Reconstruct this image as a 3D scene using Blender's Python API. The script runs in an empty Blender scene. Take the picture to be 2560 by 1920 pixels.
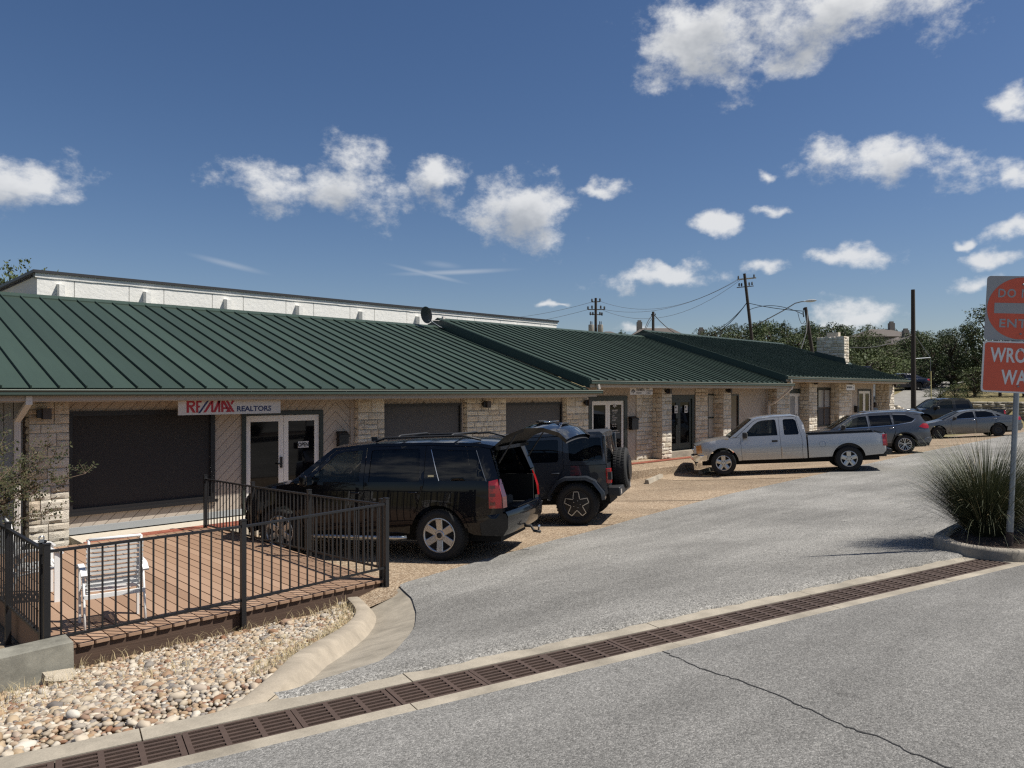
import bpy, bmesh, math, random
from mathutils import Vector, Matrix, noise
from mathutils.geometry import delaunay_2d_cdt
R = random.Random(7)
rad = math.radians
S = bpy.context.scene
COL = S.collection
# ---------------------------------------------------------------- camera
CAMZ = 2.55
YAW = math.atan(1920 / 1875)            # angle between the view axis and the shop fronts (+X)
cd = bpy.data.cameras.new('camera')
cd.sensor_fit = 'HORIZONTAL'; cd.sensor_width = 36.0
cd.lens = 36.0 * 1875 / 2560
cd.shift_y = 18 / 2560
cd.clip_start = 0.05; cd.clip_end = 3000
cam = bpy.data.objects.new('camera', cd); COL.objects.link(cam)
cam.location = (0, 0, CAMZ)
cam.rotation_euler = (rad(90), 0, YAW - rad(90))
S.camera = cam
# ---------------------------------------------------------------- light
SUN_EL, SUN_AZ = rad(57), rad(-50)      # azimuth measured from +X
sdir = Vector((math.cos(SUN_EL) * math.cos(SUN_AZ), math.cos(SUN_EL) * math.sin(SUN_AZ), math.sin(SUN_EL)))
sl = bpy.data.lights.new('sun', 'SUN'); sl.energy = 5.0; sl.angle = rad(0.53); sl.color = (1.0, 0.95, 0.87)
so = bpy.data.objects.new('sun', sl); COL.objects.link(so)
so.rotation_euler = sdir.to_track_quat('Z', 'Y').to_euler(); so.location = (20, -20, 40)
S.view_settings.view_transform = 'Standard'; S.view_settings.look = 'None'
S.view_settings.exposure = 0.36; S.view_settings.gamma = 1.0
S.view_settings.use_curve_mapping = False
S.cycles.use_denoising = False
S.cycles.pixel_filter_type = 'BLACKMAN_HARRIS'; S.cycles.filter_width = 1.3
S.cycles.max_bounces = 6; S.cycles.diffuse_bounces = 3; S.cycles.glossy_bounces = 4
S.cycles.transmission_bounces = 6; S.cycles.transparent_max_bounces = 12
S.cycles.caustics_reflective = False; S.cycles.caustics_refractive = False
S.cycles.sample_clamp_indirect = 3.0

def N(nt, kind, **kw):
    n = nt.nodes.new(kind)
    for k, v in kw.items():
        if k == 'ins':
            for i, val in v.items():
                if hasattr(val, 'is_output') or isinstance(val, bpy.types.NodeSocket): nt.links.new(val, n.inputs[i])
                else: n.inputs[i].default_value = val
        else: setattr(n, k, v)
    return n
def Mth(nt, op, *a, clamp=False):
    n = nt.nodes.new('ShaderNodeMath'); n.operation = op; n.use_clamp = clamp
    for i, v in enumerate(a):
        if isinstance(v, bpy.types.NodeSocket): nt.links.new(v, n.inputs[i])
        else: n.inputs[i].default_value = v
    return n.outputs[0]
def VM(nt, op, *a, out=0):
    n = nt.nodes.new('ShaderNodeVectorMath'); n.operation = op
    for i, v in enumerate(a):
        if isinstance(v, bpy.types.NodeSocket): nt.links.new(v, n.inputs[i])
        else: n.inputs[i].default_value = v
    return n.outputs[out]
def build_world():
    w = bpy.data.worlds.new('World'); S.world = w; w.use_nodes = True
    w.cycles.sampling_method = 'MANUAL'; w.cycles.sample_map_resolution = 512
    nt = w.node_tree; nt.nodes.clear()
    out = N(nt, 'ShaderNodeOutputWorld'); bg = N(nt, 'ShaderNodeBackground')
    sky = N(nt, 'ShaderNodeTexSky'); sky.sky_type = 'NISHITA'; sky.sun_disc = False
    sky.sun_elevation = SUN_EL; sky.sun_rotation = math.atan2(sdir.x, sdir.y)
    sky.altitude = 250; sky.air_density = 1.0; sky.dust_density = 0.6; sky.ozone_density = 2.0
    tc = N(nt, 'ShaderNodeTexCoord'); d = tc.outputs['Generated']
    sep = N(nt, 'ShaderNodeSeparateXYZ', ins={0: d})
    # azimuth from the view heading to the right, elevation (radians)
    dn = VM(nt, 'NORMALIZE', d); sp = N(nt, 'ShaderNodeSeparateXYZ', ins={0: dn})
    fw = VM(nt, 'DOT_PRODUCT', dn, (math.cos(YAW), math.sin(YAW), 0), out=1)
    rt = VM(nt, 'DOT_PRODUCT', dn, (math.sin(YAW), -math.cos(YAW), 0), out=1)
    az = Mth(nt, 'ARCTAN2', rt, fw); el = Mth(nt, 'ARCSINE', sp.outputs[2])
    ae = N(nt, 'ShaderNodeCombineXYZ', ins={0: az, 1: el}).outputs[0]
    ae0 = ae
    wob = N(nt, 'ShaderNodeTexNoise', ins={'Vector': VM(nt, 'MULTIPLY', dn, (1, 1, 1.3)), 'Scale': 9.0, 'Detail': 2.0})
    ae = VM(nt, 'MULTIPLY_ADD', VM(nt, 'SUBTRACT', wob.outputs['Color'], (0.5, 0.5, 0.5)), (0.07, 0.045, 0), ae)
    wob2 = N(nt, 'ShaderNodeTexNoise', ins={'Vector': dn, 'Scale': 34.0, 'Detail': 2.0})
    ae = VM(nt, 'MULTIPLY_ADD', VM(nt, 'SUBTRACT', wob2.outputs['Color'], (0.5, 0.5, 0.5)), (0.045, 0.028, 0), ae)
    ae2 = VM(nt, 'ADD', ae, (0.012, 0.027, 0))      # one step towards the sun
    # cloud list: heading, elevation, half width, half height (degrees)
    C = []
    def px(x, y, hw, hh):                          # measured on the 2212 px wide view of the photo
        x, y, hw, hh = x * 1.1573, y * 1.1573, hw * 1.1573, hh * 1.1573
        a = math.atan((x - 1280) / 1875); e = math.atan((978 - y) / 1875 * math.cos(a))
        C.append((a, e, hw / 1875 * math.cos(a) ** 2, hh / 1875 * math.cos(a)))
    for c in [(1790, 20, 300, 100), (1560, 95, 160, 90), (1690, 120, 130, 50), (2190, 225, 70, 42), (1950, 355, 150, 75), (1790, 350, 95, 55),
              (2160, 360, 45, 30), (1665, 382, 30, 18), (50, 400, 165, 62), (590, 405, 120, 60), (760, 400, 110, 82), (930, 385, 62, 55),
              (1140, 460, 125, 70), (1310, 408, 55, 18), (1550, 488, 65, 28), (1660, 456, 55, 17), (1430, 598, 140, 30),
              (1650, 580, 70, 22), (1835, 547, 140, 32), (2190, 490, 60, 30), (2100, 522, 36, 18), (2135, 562, 75, 24), (2090, 622, 80, 26),
              (1850, 690, 120, 40), (1380, 712, 80, 18), (1195, 654, 40, 9)]: px(*c)
    for a, e, w_, h_ in [(-62, 18, 12, 4), (-85, 30, 16, 6), (-110, 15, 14, 4), (-140, 24, 18, 6), (-165, 40, 14, 7), (170, 14, 16, 4),
                         (140, 28, 15, 6), (112, 16, 14, 4), (85, 35, 14, 6), (62, 14, 12, 3.5), (48, 30, 9, 4), (-20, 62, 14, 7), (75, 62, 14, 7), (-120, 60, 16, 8)]:
        C.append((rad(a), rad(e), rad(w_), rad(h_)))
    nz = VM(nt, 'MULTIPLY', dn, (1, 1, 1.5))
    def rmin(vec, lst):
        acc = None
        for a, e, w_, h_ in lst:
            p = VM(nt, 'MULTIPLY_ADD', vec, (1 / w_, 1 / h_, 0), (-a / w_, -e / h_, 0))
            l = VM(nt, 'LENGTH', p, out=1)
            acc = l if acc is None else Mth(nt, 'MINIMUM', acc, l)
        return acc
    def fbm(vec, sc, det, off=(0, 0, 0)):
        v = VM(nt, 'ADD', vec, off) if off != (0, 0, 0) else vec
        n = N(nt, 'ShaderNodeTexNoise', ins={'Vector': v, 'Scale': sc, 'Detail': det, 'Roughness': 0.66})
        return n.outputs[0]
    big = fbm(nz, 5.0, 2)
    def dens(vec, off, lst, det, amp):
        r = rmin(vec, lst); f = fbm(nz, 13, det, off)
        q = Mth(nt, 'SUBTRACT', 1.0, r)
        q = Mth(nt, 'MAXIMUM', q, -1.5)
        k = Mth(nt, 'MULTIPLY_ADD', f, amp, Mth(nt, 'MULTIPLY_ADD', big, 1.2, -0.6 - amp / 2))
        return Mth(nt, 'ADD', Mth(nt, 'MULTIPLY', q, 1.15), k)
    so_ = (sdir.x * 0.035, sdir.y * 0.035, sdir.z * 0.035)
    d0 = dens(ae, (0, 0, 0), C, 6, 3.4); d1 = dens(ae2, so_, [c for c in C if c[2] * c[3] > 0.0012][:16], 4, 2.0)
    mr = N(nt, 'ShaderNodeMapRange', interpolation_type='SMOOTHSTEP', ins={0: d0, 1: -0.1, 2: 0.95, 3: 0.0, 4: 1.0})
    hz = N(nt, 'ShaderNodeMapRange', ins={0: el, 1: 0.0, 2: 0.35, 3: 0.78, 4: 1.0})
    alpha = Mth(nt, 'MULTIPLY', mr.outputs[0], Mth(nt, 'MULTIPLY', hz.outputs[0], 0.97))
    sh = N(nt, 'ShaderNodeMapRange', interpolation_type='SMOOTHSTEP', ins={0: d1, 1: -0.15, 2: 1.25, 3: 1.0, 4: 0.0})
    cc = N(nt, 'ShaderNodeMix', data_type='RGBA', ins={0: sh.outputs[0], 6: (6.4, 6.8, 7.4, 1), 7: (12.5, 12.6, 12.7, 1)})
    # deeper blue overhead
    hs = N(nt, 'ShaderNodeHueSaturation', ins={'Saturation': 1.16, 'Value': 1.17, 'Color': VM(nt, 'MULTIPLY', sky.outputs[0], (1.0, 0.97, 1.03))})
    # thin high streaks
    for x, y, hw, hh, rot, a_ in [(985, 588, 150, 7, 0.05, 0.28), (925, 592, 95, 6, -0.22, 0.24), (495, 571, 85, 8, -0.2, 0.2), (955, 572, 50, 9, -0.1, 0.12)]:
        x, y, hw, hh = x * 1.1573, y * 1.1573, hw * 1.1573, hh * 1.1573
        a = math.atan((x - 1280) / 1875); e = math.atan((978 - y) / 1875 * math.cos(a)); w_, h_ = hw / 1875, hh / 1875
        v = VM(nt, 'SUBTRACT', ae0, (a, e, 0)); vr = N(nt, 'ShaderNodeVectorRotate', rotation_type='Z_AXIS', ins={'Vector': v, 'Angle': -rot}).outputs[0]
        l = VM(nt, 'LENGTH', VM(nt, 'MULTIPLY', vr, (1 / w_, 1 / h_, 0)), out=1)
        alpha = Mth(nt, 'MAXIMUM', alpha, N(nt, 'ShaderNodeMapRange', interpolation_type='SMOOTHSTEP', ins={0: l, 1: 0.0, 2: 1.1, 3: a_, 4: 0.0}).outputs[0])
    mx = N(nt, 'ShaderNodeMix', data_type='RGBA', ins={0: alpha, 6: hs.outputs[0], 7: cc.outputs[2]})
    nt.links.new(mx.outputs[2], bg.inputs[0]); bg.inputs[1].default_value = 0.05
    nt.links.new(bg.outputs[0], out.inputs[0])
build_world()

# ---------------------------------------------------------------- helpers
class MB:
    def __init__(s): s.v = []; s.f = []
    def add(s, vs, fs):
        b = len(s.v); s.v += [tuple(v) for v in vs]; s.f += [tuple(b + i for i in f) for f in fs]; return s
    def box(s, x0, x1, y0, y1, z0, z1):
        return s.add([(x0, y0, z0), (x1, y0, z0), (x1, y1, z0), (x0, y1, z0), (x0, y0, z1), (x1, y0, z1), (x1, y1, z1), (x0, y1, z1)],
                     [(0, 3, 2, 1), (4, 5, 6, 7), (0, 1, 5, 4), (1, 2, 6, 5), (2, 3, 7, 6), (3, 0, 4, 7)])
    def beam(s, a, b, w, h, up=(0, 0, 1)):
        a, b = Vector(a), Vector(b); d = (b - a).normalized(); u = Vector(up)
        x = d.cross(u)
        if x.length < 1e-4: x = d.cross(Vector((1, 0, 0)))
        x.normalize(); u = x.cross(d)
        vs = [p + x * (i * w / 2) + u * (j * h / 2) for p in (a, b) for i, j in ((-1, -1), (1, -1), (1, 1), (-1, 1))]
        return s.add(vs, [(0, 1, 2, 3), (7, 6, 5, 4), (0, 4, 5, 1), (1, 5, 6, 2), (2, 6, 7, 3), (3, 7, 4, 0)])
    def tube(s, pts, r, n=8, caps=True):
        pts = [Vector(p) for p in pts]; rs = r if isinstance(r, (list, tuple)) else [r] * len(pts)
        b = len(s.v); prev = None
        for i, p in enumerate(pts):
            t = (pts[min(i + 1, len(pts) - 1)] - pts[max(i - 1, 0)]).normalized()
            if prev is None:
                x = t.cross(Vector((0, 0, 1)))
                if x.length < 1e-3: x = t.cross(Vector((1, 0, 0)))
            else: x = prev - t * prev.dot(t)
            x.normalize(); prev = x; y = t.cross(x)
            for k in range(n):
                a = 2 * math.pi * k / n; s.v.append(tuple(p + (x * math.cos(a) + y * math.sin(a)) * rs[i]))
        for i in range(len(pts) - 1):
            for k in range(n):
                s.f.append((b + i * n + k, b + i * n + (k + 1) % n, b + (i + 1) * n + (k + 1) % n, b + (i + 1) * n + k))
        if caps:
            s.f.append(tuple(b + k for k in range(n))[::-1]); e = b + (len(pts) - 1) * n; s.f.append(tuple(e + k for k in range(n)))
        return s
    def prism(s, poly, f0, f1):
        """poly: list of 2D points, f0/f1 map a 2D point to 3D on the two caps"""
        n = len(poly); vs = [f0(p) for p in poly] + [f1(p) for p in poly]
        return s.add(vs, [tuple(range(n))[::-1], tuple(range(n, 2 * n))] + [(i, (i + 1) % n, n + (i + 1) % n, n + i) for i in range(n)])
    def lathe(s, prof, n=24, axis='y', c=(0, 0, 0)):
        b = len(s.v)
        for r, h in prof:
            for k in range(n):
                a = 2 * math.pi * k / n; p, q = r * math.cos(a), r * math.sin(a)
                v = (p, h, q) if axis == 'y' else ((p, q, h) if axis == 'z' else (h, p, q))
                s.v.append((v[0] + c[0], v[1] + c[1], v[2] + c[2]))
        for i in range(len(prof) - 1):
            for k in range(n): s.f.append((b + i * n + k, b + i * n + (k + 1) % n, b + (i + 1) * n + (k + 1) % n, b + (i + 1) * n + k))
        return s
    def grid(s, fn, nu, nv):
        b = len(s.v)
        for i in range(nu + 1):
            for j in range(nv + 1): s.v.append(tuple(fn(i / nu, j / nv)))
        for i in range(nu):
            for j in range(nv): s.f.append((b + i * (nv + 1) + j, b + (i + 1) * (nv + 1) + j, b + (i + 1) * (nv + 1) + j + 1, b + i * (nv + 1) + j + 1))
        return s
    def me(s, name, smooth=False, fix=True, angle=None):
        m = bpy.data.meshes.new(name); m.from_pydata(s.v, [], s.f); m.update()
        if fix:
            bm = bmesh.new(); bm.from_mesh(m); bmesh.ops.recalc_face_normals(bm, faces=bm.faces); bm.to_mesh(m); bm.free()
        if smooth:
            m.polygons.foreach_set('use_smooth', [True] * len(m.polygons))
            if angle is not None: m.set_sharp_from_angle(angle=rad(angle))
        return m
def wloc(o):
    v = Vector((0, 0, 0))
    while o is not None: v += Vector(o.location); o = o.parent
    return v
def link(o, parent=None): COL.objects.link(o); o.parent = parent; return o
def obj(name, me, mat, parent=None, loc=None, rot=None, scale=None, world=False):
    """world=True: the mesh is written in world coordinates (parents are unrotated)"""
    if isinstance(me, MB): me = me.me(name)
    if mat is not None and not me.materials: me.materials.append(mat)
    o = bpy.data.objects.new(name, me); link(o, parent)
    if world: o.location = -wloc(parent) if parent else (0, 0, 0)
    if loc is not None: o.location = loc
    if rot is not None: o.rotation_euler = rot
    if scale is not None: o.scale = scale
    return o
def thing(name, label, cat, loc=(0, 0, 0), rotz=0.0, group=None):
    o = bpy.data.objects.new(name, None); link(o); o.location = loc; o.rotation_euler = (0, 0, rotz); o.empty_display_size = 0.1
    return tag(o, label, cat, group)
def tag(o, label, cat, group=None):
    o['label'] = label; o['category'] = cat
    if group: o['group'] = group
    return o
def struct(o): o['kind'] = 'structure'; return o
def stuff(o): o['kind'] = 'stuff'; return o
def text_mesh(txt, size, extrude=0.002, bold=0.0, spacing=1.0, align='LEFT', shear=0.0):
    c = bpy.data.curves.new('lettering', 'FONT'); c.body = txt; c.size = size; c.extrude = extrude; c.offset = bold; c.space_character = spacing
    c.align_x = align; c.align_y = 'BOTTOM_BASELINE'; c.shear = shear; c.resolution_u = 3
    o = bpy.data.objects.new('lettering', c); COL.objects.link(o)
    bpy.context.view_layer.update()
    m = bpy.data.meshes.new_from_object(o.evaluated_get(bpy.context.evaluated_depsgraph_get()))
    bpy.data.objects.remove(o); bpy.data.curves.remove(c); m.materials.clear(); return m

# ---------------------------------------------------------------- materials
def new_mat(name):
    m = bpy.data.materials.new(name); m.use_nodes = True; nt = m.node_tree; nt.nodes.clear()
    o = N(nt, 'ShaderNodeOutputMaterial'); b = N(nt, 'ShaderNodeBsdfPrincipled'); nt.links.new(b.outputs[0], o.inputs[0])
    return m, nt, b
def mat(name, col, rough=0.6, metal=0.0, var=0.12, scale=6.0, bump=0.0, bscale=40.0, coat=0.0, spec=0.5, rnd=0.0, stretch=None, det=5, bdist=0.01, trans=0.0):
    """plain surface whose colour wanders a little; rnd = tint per object"""
    m, nt, b = new_mat(name)
    tc = N(nt, 'ShaderNodeTexCoord'); v = tc.outputs['Object']
    if stretch: v = VM(nt, 'MULTIPLY', v, stretch)
    if var > 0:
        n = N(nt, 'ShaderNodeTexNoise', ins={'Vector': v, 'Scale': scale, 'Detail': det, 'Roughness': 0.6})
        f = Mth(nt, 'MULTIPLY_ADD', n.outputs[0], 2 * var, 1 - var)
        if rnd > 0:
            oi = N(nt, 'ShaderNodeObjectInfo'); f = Mth(nt, 'MULTIPLY', f, Mth(nt, 'MULTIPLY_ADD', oi.outputs['Random'], 2 * rnd, 1 - rnd))
        c = VM(nt, 'SCALE', (col[0], col[1], col[2])); sc = c.node; nt.links.new(f, sc.inputs['Scale']); nt.links.new(c, b.inputs['Base Color'])
    else: b.inputs['Base Color'].default_value = (*col, 1)
    b.inputs['Roughness'].default_value = rough; b.inputs['Metallic'].default_value = metal
    b.inputs['Coat Weight'].default_value = coat; b.inputs['Coat Roughness'].default_value = 0.03
    b.inputs['Specular IOR Level'].default_value = spec
    if trans: b.inputs['Transmission Weight'].default_value = trans
    if bump > 0:
        n2 = N(nt, 'ShaderNodeTexNoise', ins={'Vector': v, 'Scale': bscale, 'Detail': 6.0, 'Roughness': 0.65})
        bp = N(nt, 'ShaderNodeBump', ins={'Strength': bump, 'Distance': bdist, 'Height': n2.outputs[0]}); nt.links.new(bp.outputs[0], b.inputs['Normal'])
    return m
def glass_mat(name, tint=(0.02, 0.025, 0.03), alpha=0.5, rough=0.02):
    m, nt, b = new_mat(name); out = [n for n in nt.nodes if n.type == 'OUTPUT_MATERIAL'][0]
    b.inputs['Base Color'].default_value = (*tint, 1); b.inputs['Roughness'].default_value = rough; b.inputs['Specular IOR Level'].default_value = 0.4
    b.inputs['IOR'].default_value = 1.5
    t = N(nt, 'ShaderNodeBsdfTransparent', ins={0: (0.75, 0.85, 0.85, 1)})
    mx = N(nt, 'ShaderNodeMixShader', ins={0: alpha, 1: t.outputs[0], 2: b.outputs[0]}); nt.links.new(mx.outputs[0], out.inputs[0])
    return m
def ramp(nt, fac, stops):
    r = N(nt, 'ShaderNodeValToRGB', ins={0: fac}); cr = r.color_ramp
    while len(cr.elements) < len(stops): cr.elements.new(0.5)
    for e, (p, c) in zip(cr.elements, stops): e.position = p; e.color = (*c, 1)
    return r.outputs[0]
def aggregate_mat(name, stops, fine, patch_lo=0.86, patch_hi=1.1, bump=0.6, dist=0.006, rough=0.9, streak=None, spots=0.62):
    """chip seal, exposed aggregate: grains of several greys, worn patches, fine relief"""
    m, nt, b = new_mat(name); v = N(nt, 'ShaderNodeTexCoord').outputs['Object']
    vo = N(nt, 'ShaderNodeTexVoronoi', ins={'Vector': v, 'Scale': fine}); hue = N(nt, 'ShaderNodeSeparateColor', ins={0: vo.outputs['Color']})
    c = ramp(nt, hue.outputs[0], stops)
    p = N(nt, 'ShaderNodeTexNoise', ins={'Vector': v, 'Scale': 0.55, 'Detail': 7, 'Roughness': 0.62})
    f = N(nt, 'ShaderNodeMapRange', ins={0: p.outputs[0], 1: 0.3, 2: 0.7, 3: patch_lo, 4: patch_hi}).outputs[0]
    if streak:
        sv = VM(nt, 'MULTIPLY', v, streak)
        q = N(nt, 'ShaderNodeTexNoise', ins={'Vector': sv, 'Scale': 1.0, 'Detail': 5, 'Roughness': 0.6})
        f = Mth(nt, 'MULTIPLY', f, N(nt, 'ShaderNodeMapRange', ins={0: q.outputs[0], 1: 0.35, 2: 0.68, 3: 0.85, 4: 1.1}).outputs[0])
    mid = N(nt, 'ShaderNodeTexNoise', ins={'Vector': v, 'Scale': 14.0, 'Detail': 6, 'Roughness': 0.7})
    f = Mth(nt, 'MULTIPLY', f, N(nt, 'ShaderNodeMapRange', ins={0: mid.outputs[0], 1: 0.3, 2: 0.7, 3: 0.92, 4: 1.08}).outputs[0])
    wob = N(nt, 'ShaderNodeTexNoise', ins={'Vector': v, 'Scale': 3.0, 'Detail': 3})
    st = N(nt, 'ShaderNodeTexVoronoi', ins={'Vector': VM(nt, 'MULTIPLY_ADD', wob.outputs['Color'], (0.25, 0.25, 0), v), 'Scale': 0.9})      # oil drips and gum
    f = Mth(nt, 'MULTIPLY', f, N(nt, 'ShaderNodeMapRange', ins={0: st.outputs['Distance'], 1: 0.02, 2: 0.09, 3: spots, 4: 1.0}).outputs[0])
    dirt = N(nt, 'ShaderNodeTexNoise', ins={'Vector': v, 'Scale': 0.22, 'Detail': 4, 'Roughness': 0.55, 'Distortion': 0.6})
    f = Mth(nt, 'MULTIPLY', f, N(nt, 'ShaderNodeMapRange', ins={0: dirt.outputs[0], 1: 0.42, 2: 0.6, 3: 0.86, 4: 1.06}).outputs[0])
    sc = N(nt, 'ShaderNodeVectorMath', operation='SCALE'); nt.links.new(c, sc.inputs[0]); nt.links.new(f, sc.inputs['Scale'])
    nt.links.new(sc.outputs[0], b.inputs['Base Color']); b.inputs['Roughness'].default_value = rough; b.inputs['Specular IOR Level'].default_value = 0.25
    h = Mth(nt, 'MULTIPLY_ADD', mid.outputs[0], 0.6, Mth(nt, 'SUBTRACT', 1.0, vo.outputs['Distance']))
    bp = N(nt, 'ShaderNodeBump', ins={'Strength': bump, 'Distance': dist, 'Height': h}); nt.links.new(bp.outputs[0], b.inputs['Normal'])
    return m
def concrete_mat(name, col, dark=0.55, rough=0.85):
    m, nt, b = new_mat(name); v = N(nt, 'ShaderNodeTexCoord').outputs['Object']
    a = N(nt, 'ShaderNodeTexNoise', ins={'Vector': v, 'Scale': 2.2, 'Detail': 9, 'Roughness': 0.7}).outputs[0]
    g = N(nt, 'ShaderNodeTexNoise', ins={'Vector': v, 'Scale': 90, 'Detail': 3, 'Roughness': 0.7}).outputs[0]
    f = Mth(nt, 'MULTIPLY', N(nt, 'ShaderNodeMapRange', ins={0: a, 1: 0.32, 2: 0.68, 3: dark, 4: 1.12}).outputs[0], Mth(nt, 'MULTIPLY_ADD', g, 0.5, 0.75))
    sc = N(nt, 'ShaderNodeVectorMath', operation='SCALE'); sc.inputs[0].default_value = col; nt.links.new(f, sc.inputs['Scale'])
    nt.links.new(sc.outputs[0], b.inputs['Base Color']); b.inputs['Roughness'].default_value = rough; b.inputs['Specular IOR Level'].default_value = 0.3
    bp = N(nt, 'ShaderNodeBump', ins={'Strength': 0.5, 'Distance': 0.003, 'Height': g}); nt.links.new(bp.outputs[0], b.inputs['Normal'])
    return m
def object_ramp_mat(name, stops, rough=0.85, bump=0.5, bscale=25, var=0.15, dist=0.01):
    """colour picked per object from a ramp: stones, bricks, boards"""
    m, nt, b = new_mat(name); v = N(nt, 'ShaderNodeTexCoord').outputs['Object']; oi = N(nt, 'ShaderNodeObjectInfo')
    v = VM(nt, 'ADD', v, oi.outputs['Location'])
    c = ramp(nt, oi.outputs['Random'], stops)
    n = N(nt, 'ShaderNodeTexNoise', ins={'Vector': v, 'Scale': bscale, 'Detail': 7, 'Roughness': 0.65})
    sc = N(nt, 'ShaderNodeVectorMath', operation='SCALE'); nt.links.new(c, sc.inputs[0]); nt.links.new(Mth(nt, 'MULTIPLY_ADD', n.outputs[0], 2 * var, 1 - var), sc.inputs['Scale'])
    nt.links.new(sc.outputs[0], b.inputs['Base Color']); b.inputs['Roughness'].default_value = rough; b.inputs['Specular IOR Level'].default_value = 0.25
    bp = N(nt, 'ShaderNodeBump', ins={'Strength': bump, 'Distance': dist, 'Height': n.outputs[0]}); nt.links.new(bp.outputs[0], b.inputs['Normal'])
    return m
M = {}
M['asphalt'] = aggregate_mat('worn_asphalt', [(0.0, (0.11, 0.107, 0.1)), (0.35, (0.175, 0.171, 0.16)), (0.7, (0.215, 0.209, 0.196)), (1.0, (0.32, 0.311, 0.29))], 120, streak=(0.5, 2.2, 1), bump=0.7, dist=0.005)
M['drive'] = aggregate_mat('chip_seal', [(0.0, (0.11, 0.106, 0.097)), (0.4, (0.225, 0.218, 0.2)), (0.75, (0.3, 0.29, 0.267)), (1.0, (0.44, 0.425, 0.39))], 95, patch_lo=0.82, patch_hi=1.15, streak=(0.35, 1.6, 1), bump=0.9)
M['lip'] = aggregate_mat('asphalt_edge', [(0.0, (0.03, 0.03, 0.03)), (0.4, (0.14, 0.14, 0.135)), (0.7, (0.3, 0.295, 0.285)), (1.0, (0.5, 0.49, 0.47))], 70, bump=1.0, dist=0.012)
M['pad'] = aggregate_mat('exposed_aggregate', [(0.0, (0.13, 0.09, 0.058)), (0.4, (0.28, 0.205, 0.135)), (0.75, (0.37, 0.28, 0.19)), (1.0, (0.5, 0.42, 0.31))], 60, patch_lo=0.8, patch_hi=1.1, streak=(1.0, 0.5, 1), bump=0.7)
M['concrete'] = concrete_mat('concrete', (0.35, 0.31, 0.245), 0.6)
M['kerb'] = concrete_mat('kerb_concrete', (0.36, 0.31, 0.24), 0.66)
M['old_concrete'] = concrete_mat('weathered_concrete', (0.27, 0.26, 0.215), 0.35)
M['mulch'] = mat('bark_mulch', (0.07, 0.045, 0.032), 0.95, var=0.7, scale=30, bump=1.0, bscale=50, bdist=0.03)
M['soil'] = mat('dry_soil', (0.2, 0.155, 0.105), 0.95, var=0.4, scale=12, bump=0.8, bscale=60)
M['dry_grass'] = mat('dry_straw', (0.42, 0.34, 0.19), 0.8, var=0.45, scale=3)
M['limestone'] = object_ramp_mat('limestone', [(0.0, (0.53, 0.46, 0.35)), (0.3, (0.64, 0.58, 0.48)), (0.7, (0.7, 0.65, 0.55)), (1.0, (0.6, 0.5, 0.38))], bump=0.9, bscale=14, dist=0.03)
M['mortar'] = mat('mortar', (0.5, 0.45, 0.37), 0.95, var=0.2, scale=14, bump=0.4, bscale=90)
M['siding'] = mat('painted_siding', (0.41, 0.355, 0.295), 0.65, var=0.06, scale=3, rnd=0.05, bump=0.15, bscale=60, stretch=(1, 1, 1))
M['siding_trim'] = mat('tan_trim', (0.42, 0.36, 0.3), 0.6, var=0.06, scale=3)
M['grey_siding'] = mat('grey_siding', (0.3, 0.32, 0.33), 0.65, var=0.1, scale=3, rnd=0.05)
M['dark_trim'] = mat('dark_green_trim', (0.018, 0.025, 0.021), 0.45, var=0.1)
M['screen'] = mat('solar_screen', (0.07, 0.07, 0.074), 0.8, var=0.08, scale=2)
M['screen_dark'] = mat('dark_solar_screen', (0.022, 0.021, 0.021), 0.8, var=0.1, scale=2)
M['frame_black'] = mat('black_frame', (0.008, 0.008, 0.009), 0.5, var=0.0)
M['white_paint'] = mat('white_paint', (0.72, 0.7, 0.66), 0.4, var=0.05, scale=2)
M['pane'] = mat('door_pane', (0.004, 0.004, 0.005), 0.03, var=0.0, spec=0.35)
M['roof'] = mat('green_metal_roof', (0.034, 0.053, 0.041), 0.5, metal=0.0, var=0.2, scale=1.6, spec=0.22, rnd=0.14, stretch=(2.2, 0.35, 0.35))
M['gutter'] = mat('green_gutter', (0.034, 0.054, 0.043), 0.4, var=0.08, scale=2)
M['gutter_lip'] = mat('gutter_lip', (0.4, 0.43, 0.36), 0.35, metal=0.3, var=0.05)
M['downspout'] = mat('downspout_paint', (0.62, 0.58, 0.53), 0.4, var=0.08, scale=3)
M['stucco'] = mat('white_stucco', (0.72, 0.71, 0.67), 0.9, var=0.1, scale=0.8, bump=0.5, bscale=6, bdist=0.04)
M['coping'] = mat('dark_coping', (0.025, 0.025, 0.027), 0.5, var=0.1)
M['black_metal'] = mat('black_powder_coat', (0.012, 0.012, 0.013), 0.45, var=0.1, scale=8)
M['deck'] = object_ramp_mat('deck_board', [(0.0, (0.26, 0.165, 0.108)), (0.5, (0.31, 0.2, 0.132)), (0.9, (0.34, 0.225, 0.152)), (1.0, (0.25, 0.148, 0.09))], rough=0.7, bump=0.25, bscale=30, var=0.12, dist=0.004)
M['rim_wood'] = mat('rim_joist', (0.075, 0.045, 0.03), 0.75, var=0.35, scale=5, stretch=(0.3, 4, 8), bump=0.4, bscale=12)
M['grate'] = mat('rusty_iron', (0.068, 0.043, 0.032), 0.75, var=0.35, scale=9, rnd=0.12, bump=0.35, bscale=120)
M['pit'] = mat('trench_dark', (0.03, 0.026, 0.022), 0.95, var=0.3)
M['brick'] = object_ramp_mat('red_paver', [(0, (0.2, 0.06, 0.04)), (1, (0.3, 0.11, 0.07))], rough=0.85, bump=0.4, bscale=40)
M['white_plastic'] = mat('white_powder_coat', (0.74, 0.74, 0.72), 0.4, var=0.05, scale=5)
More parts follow.
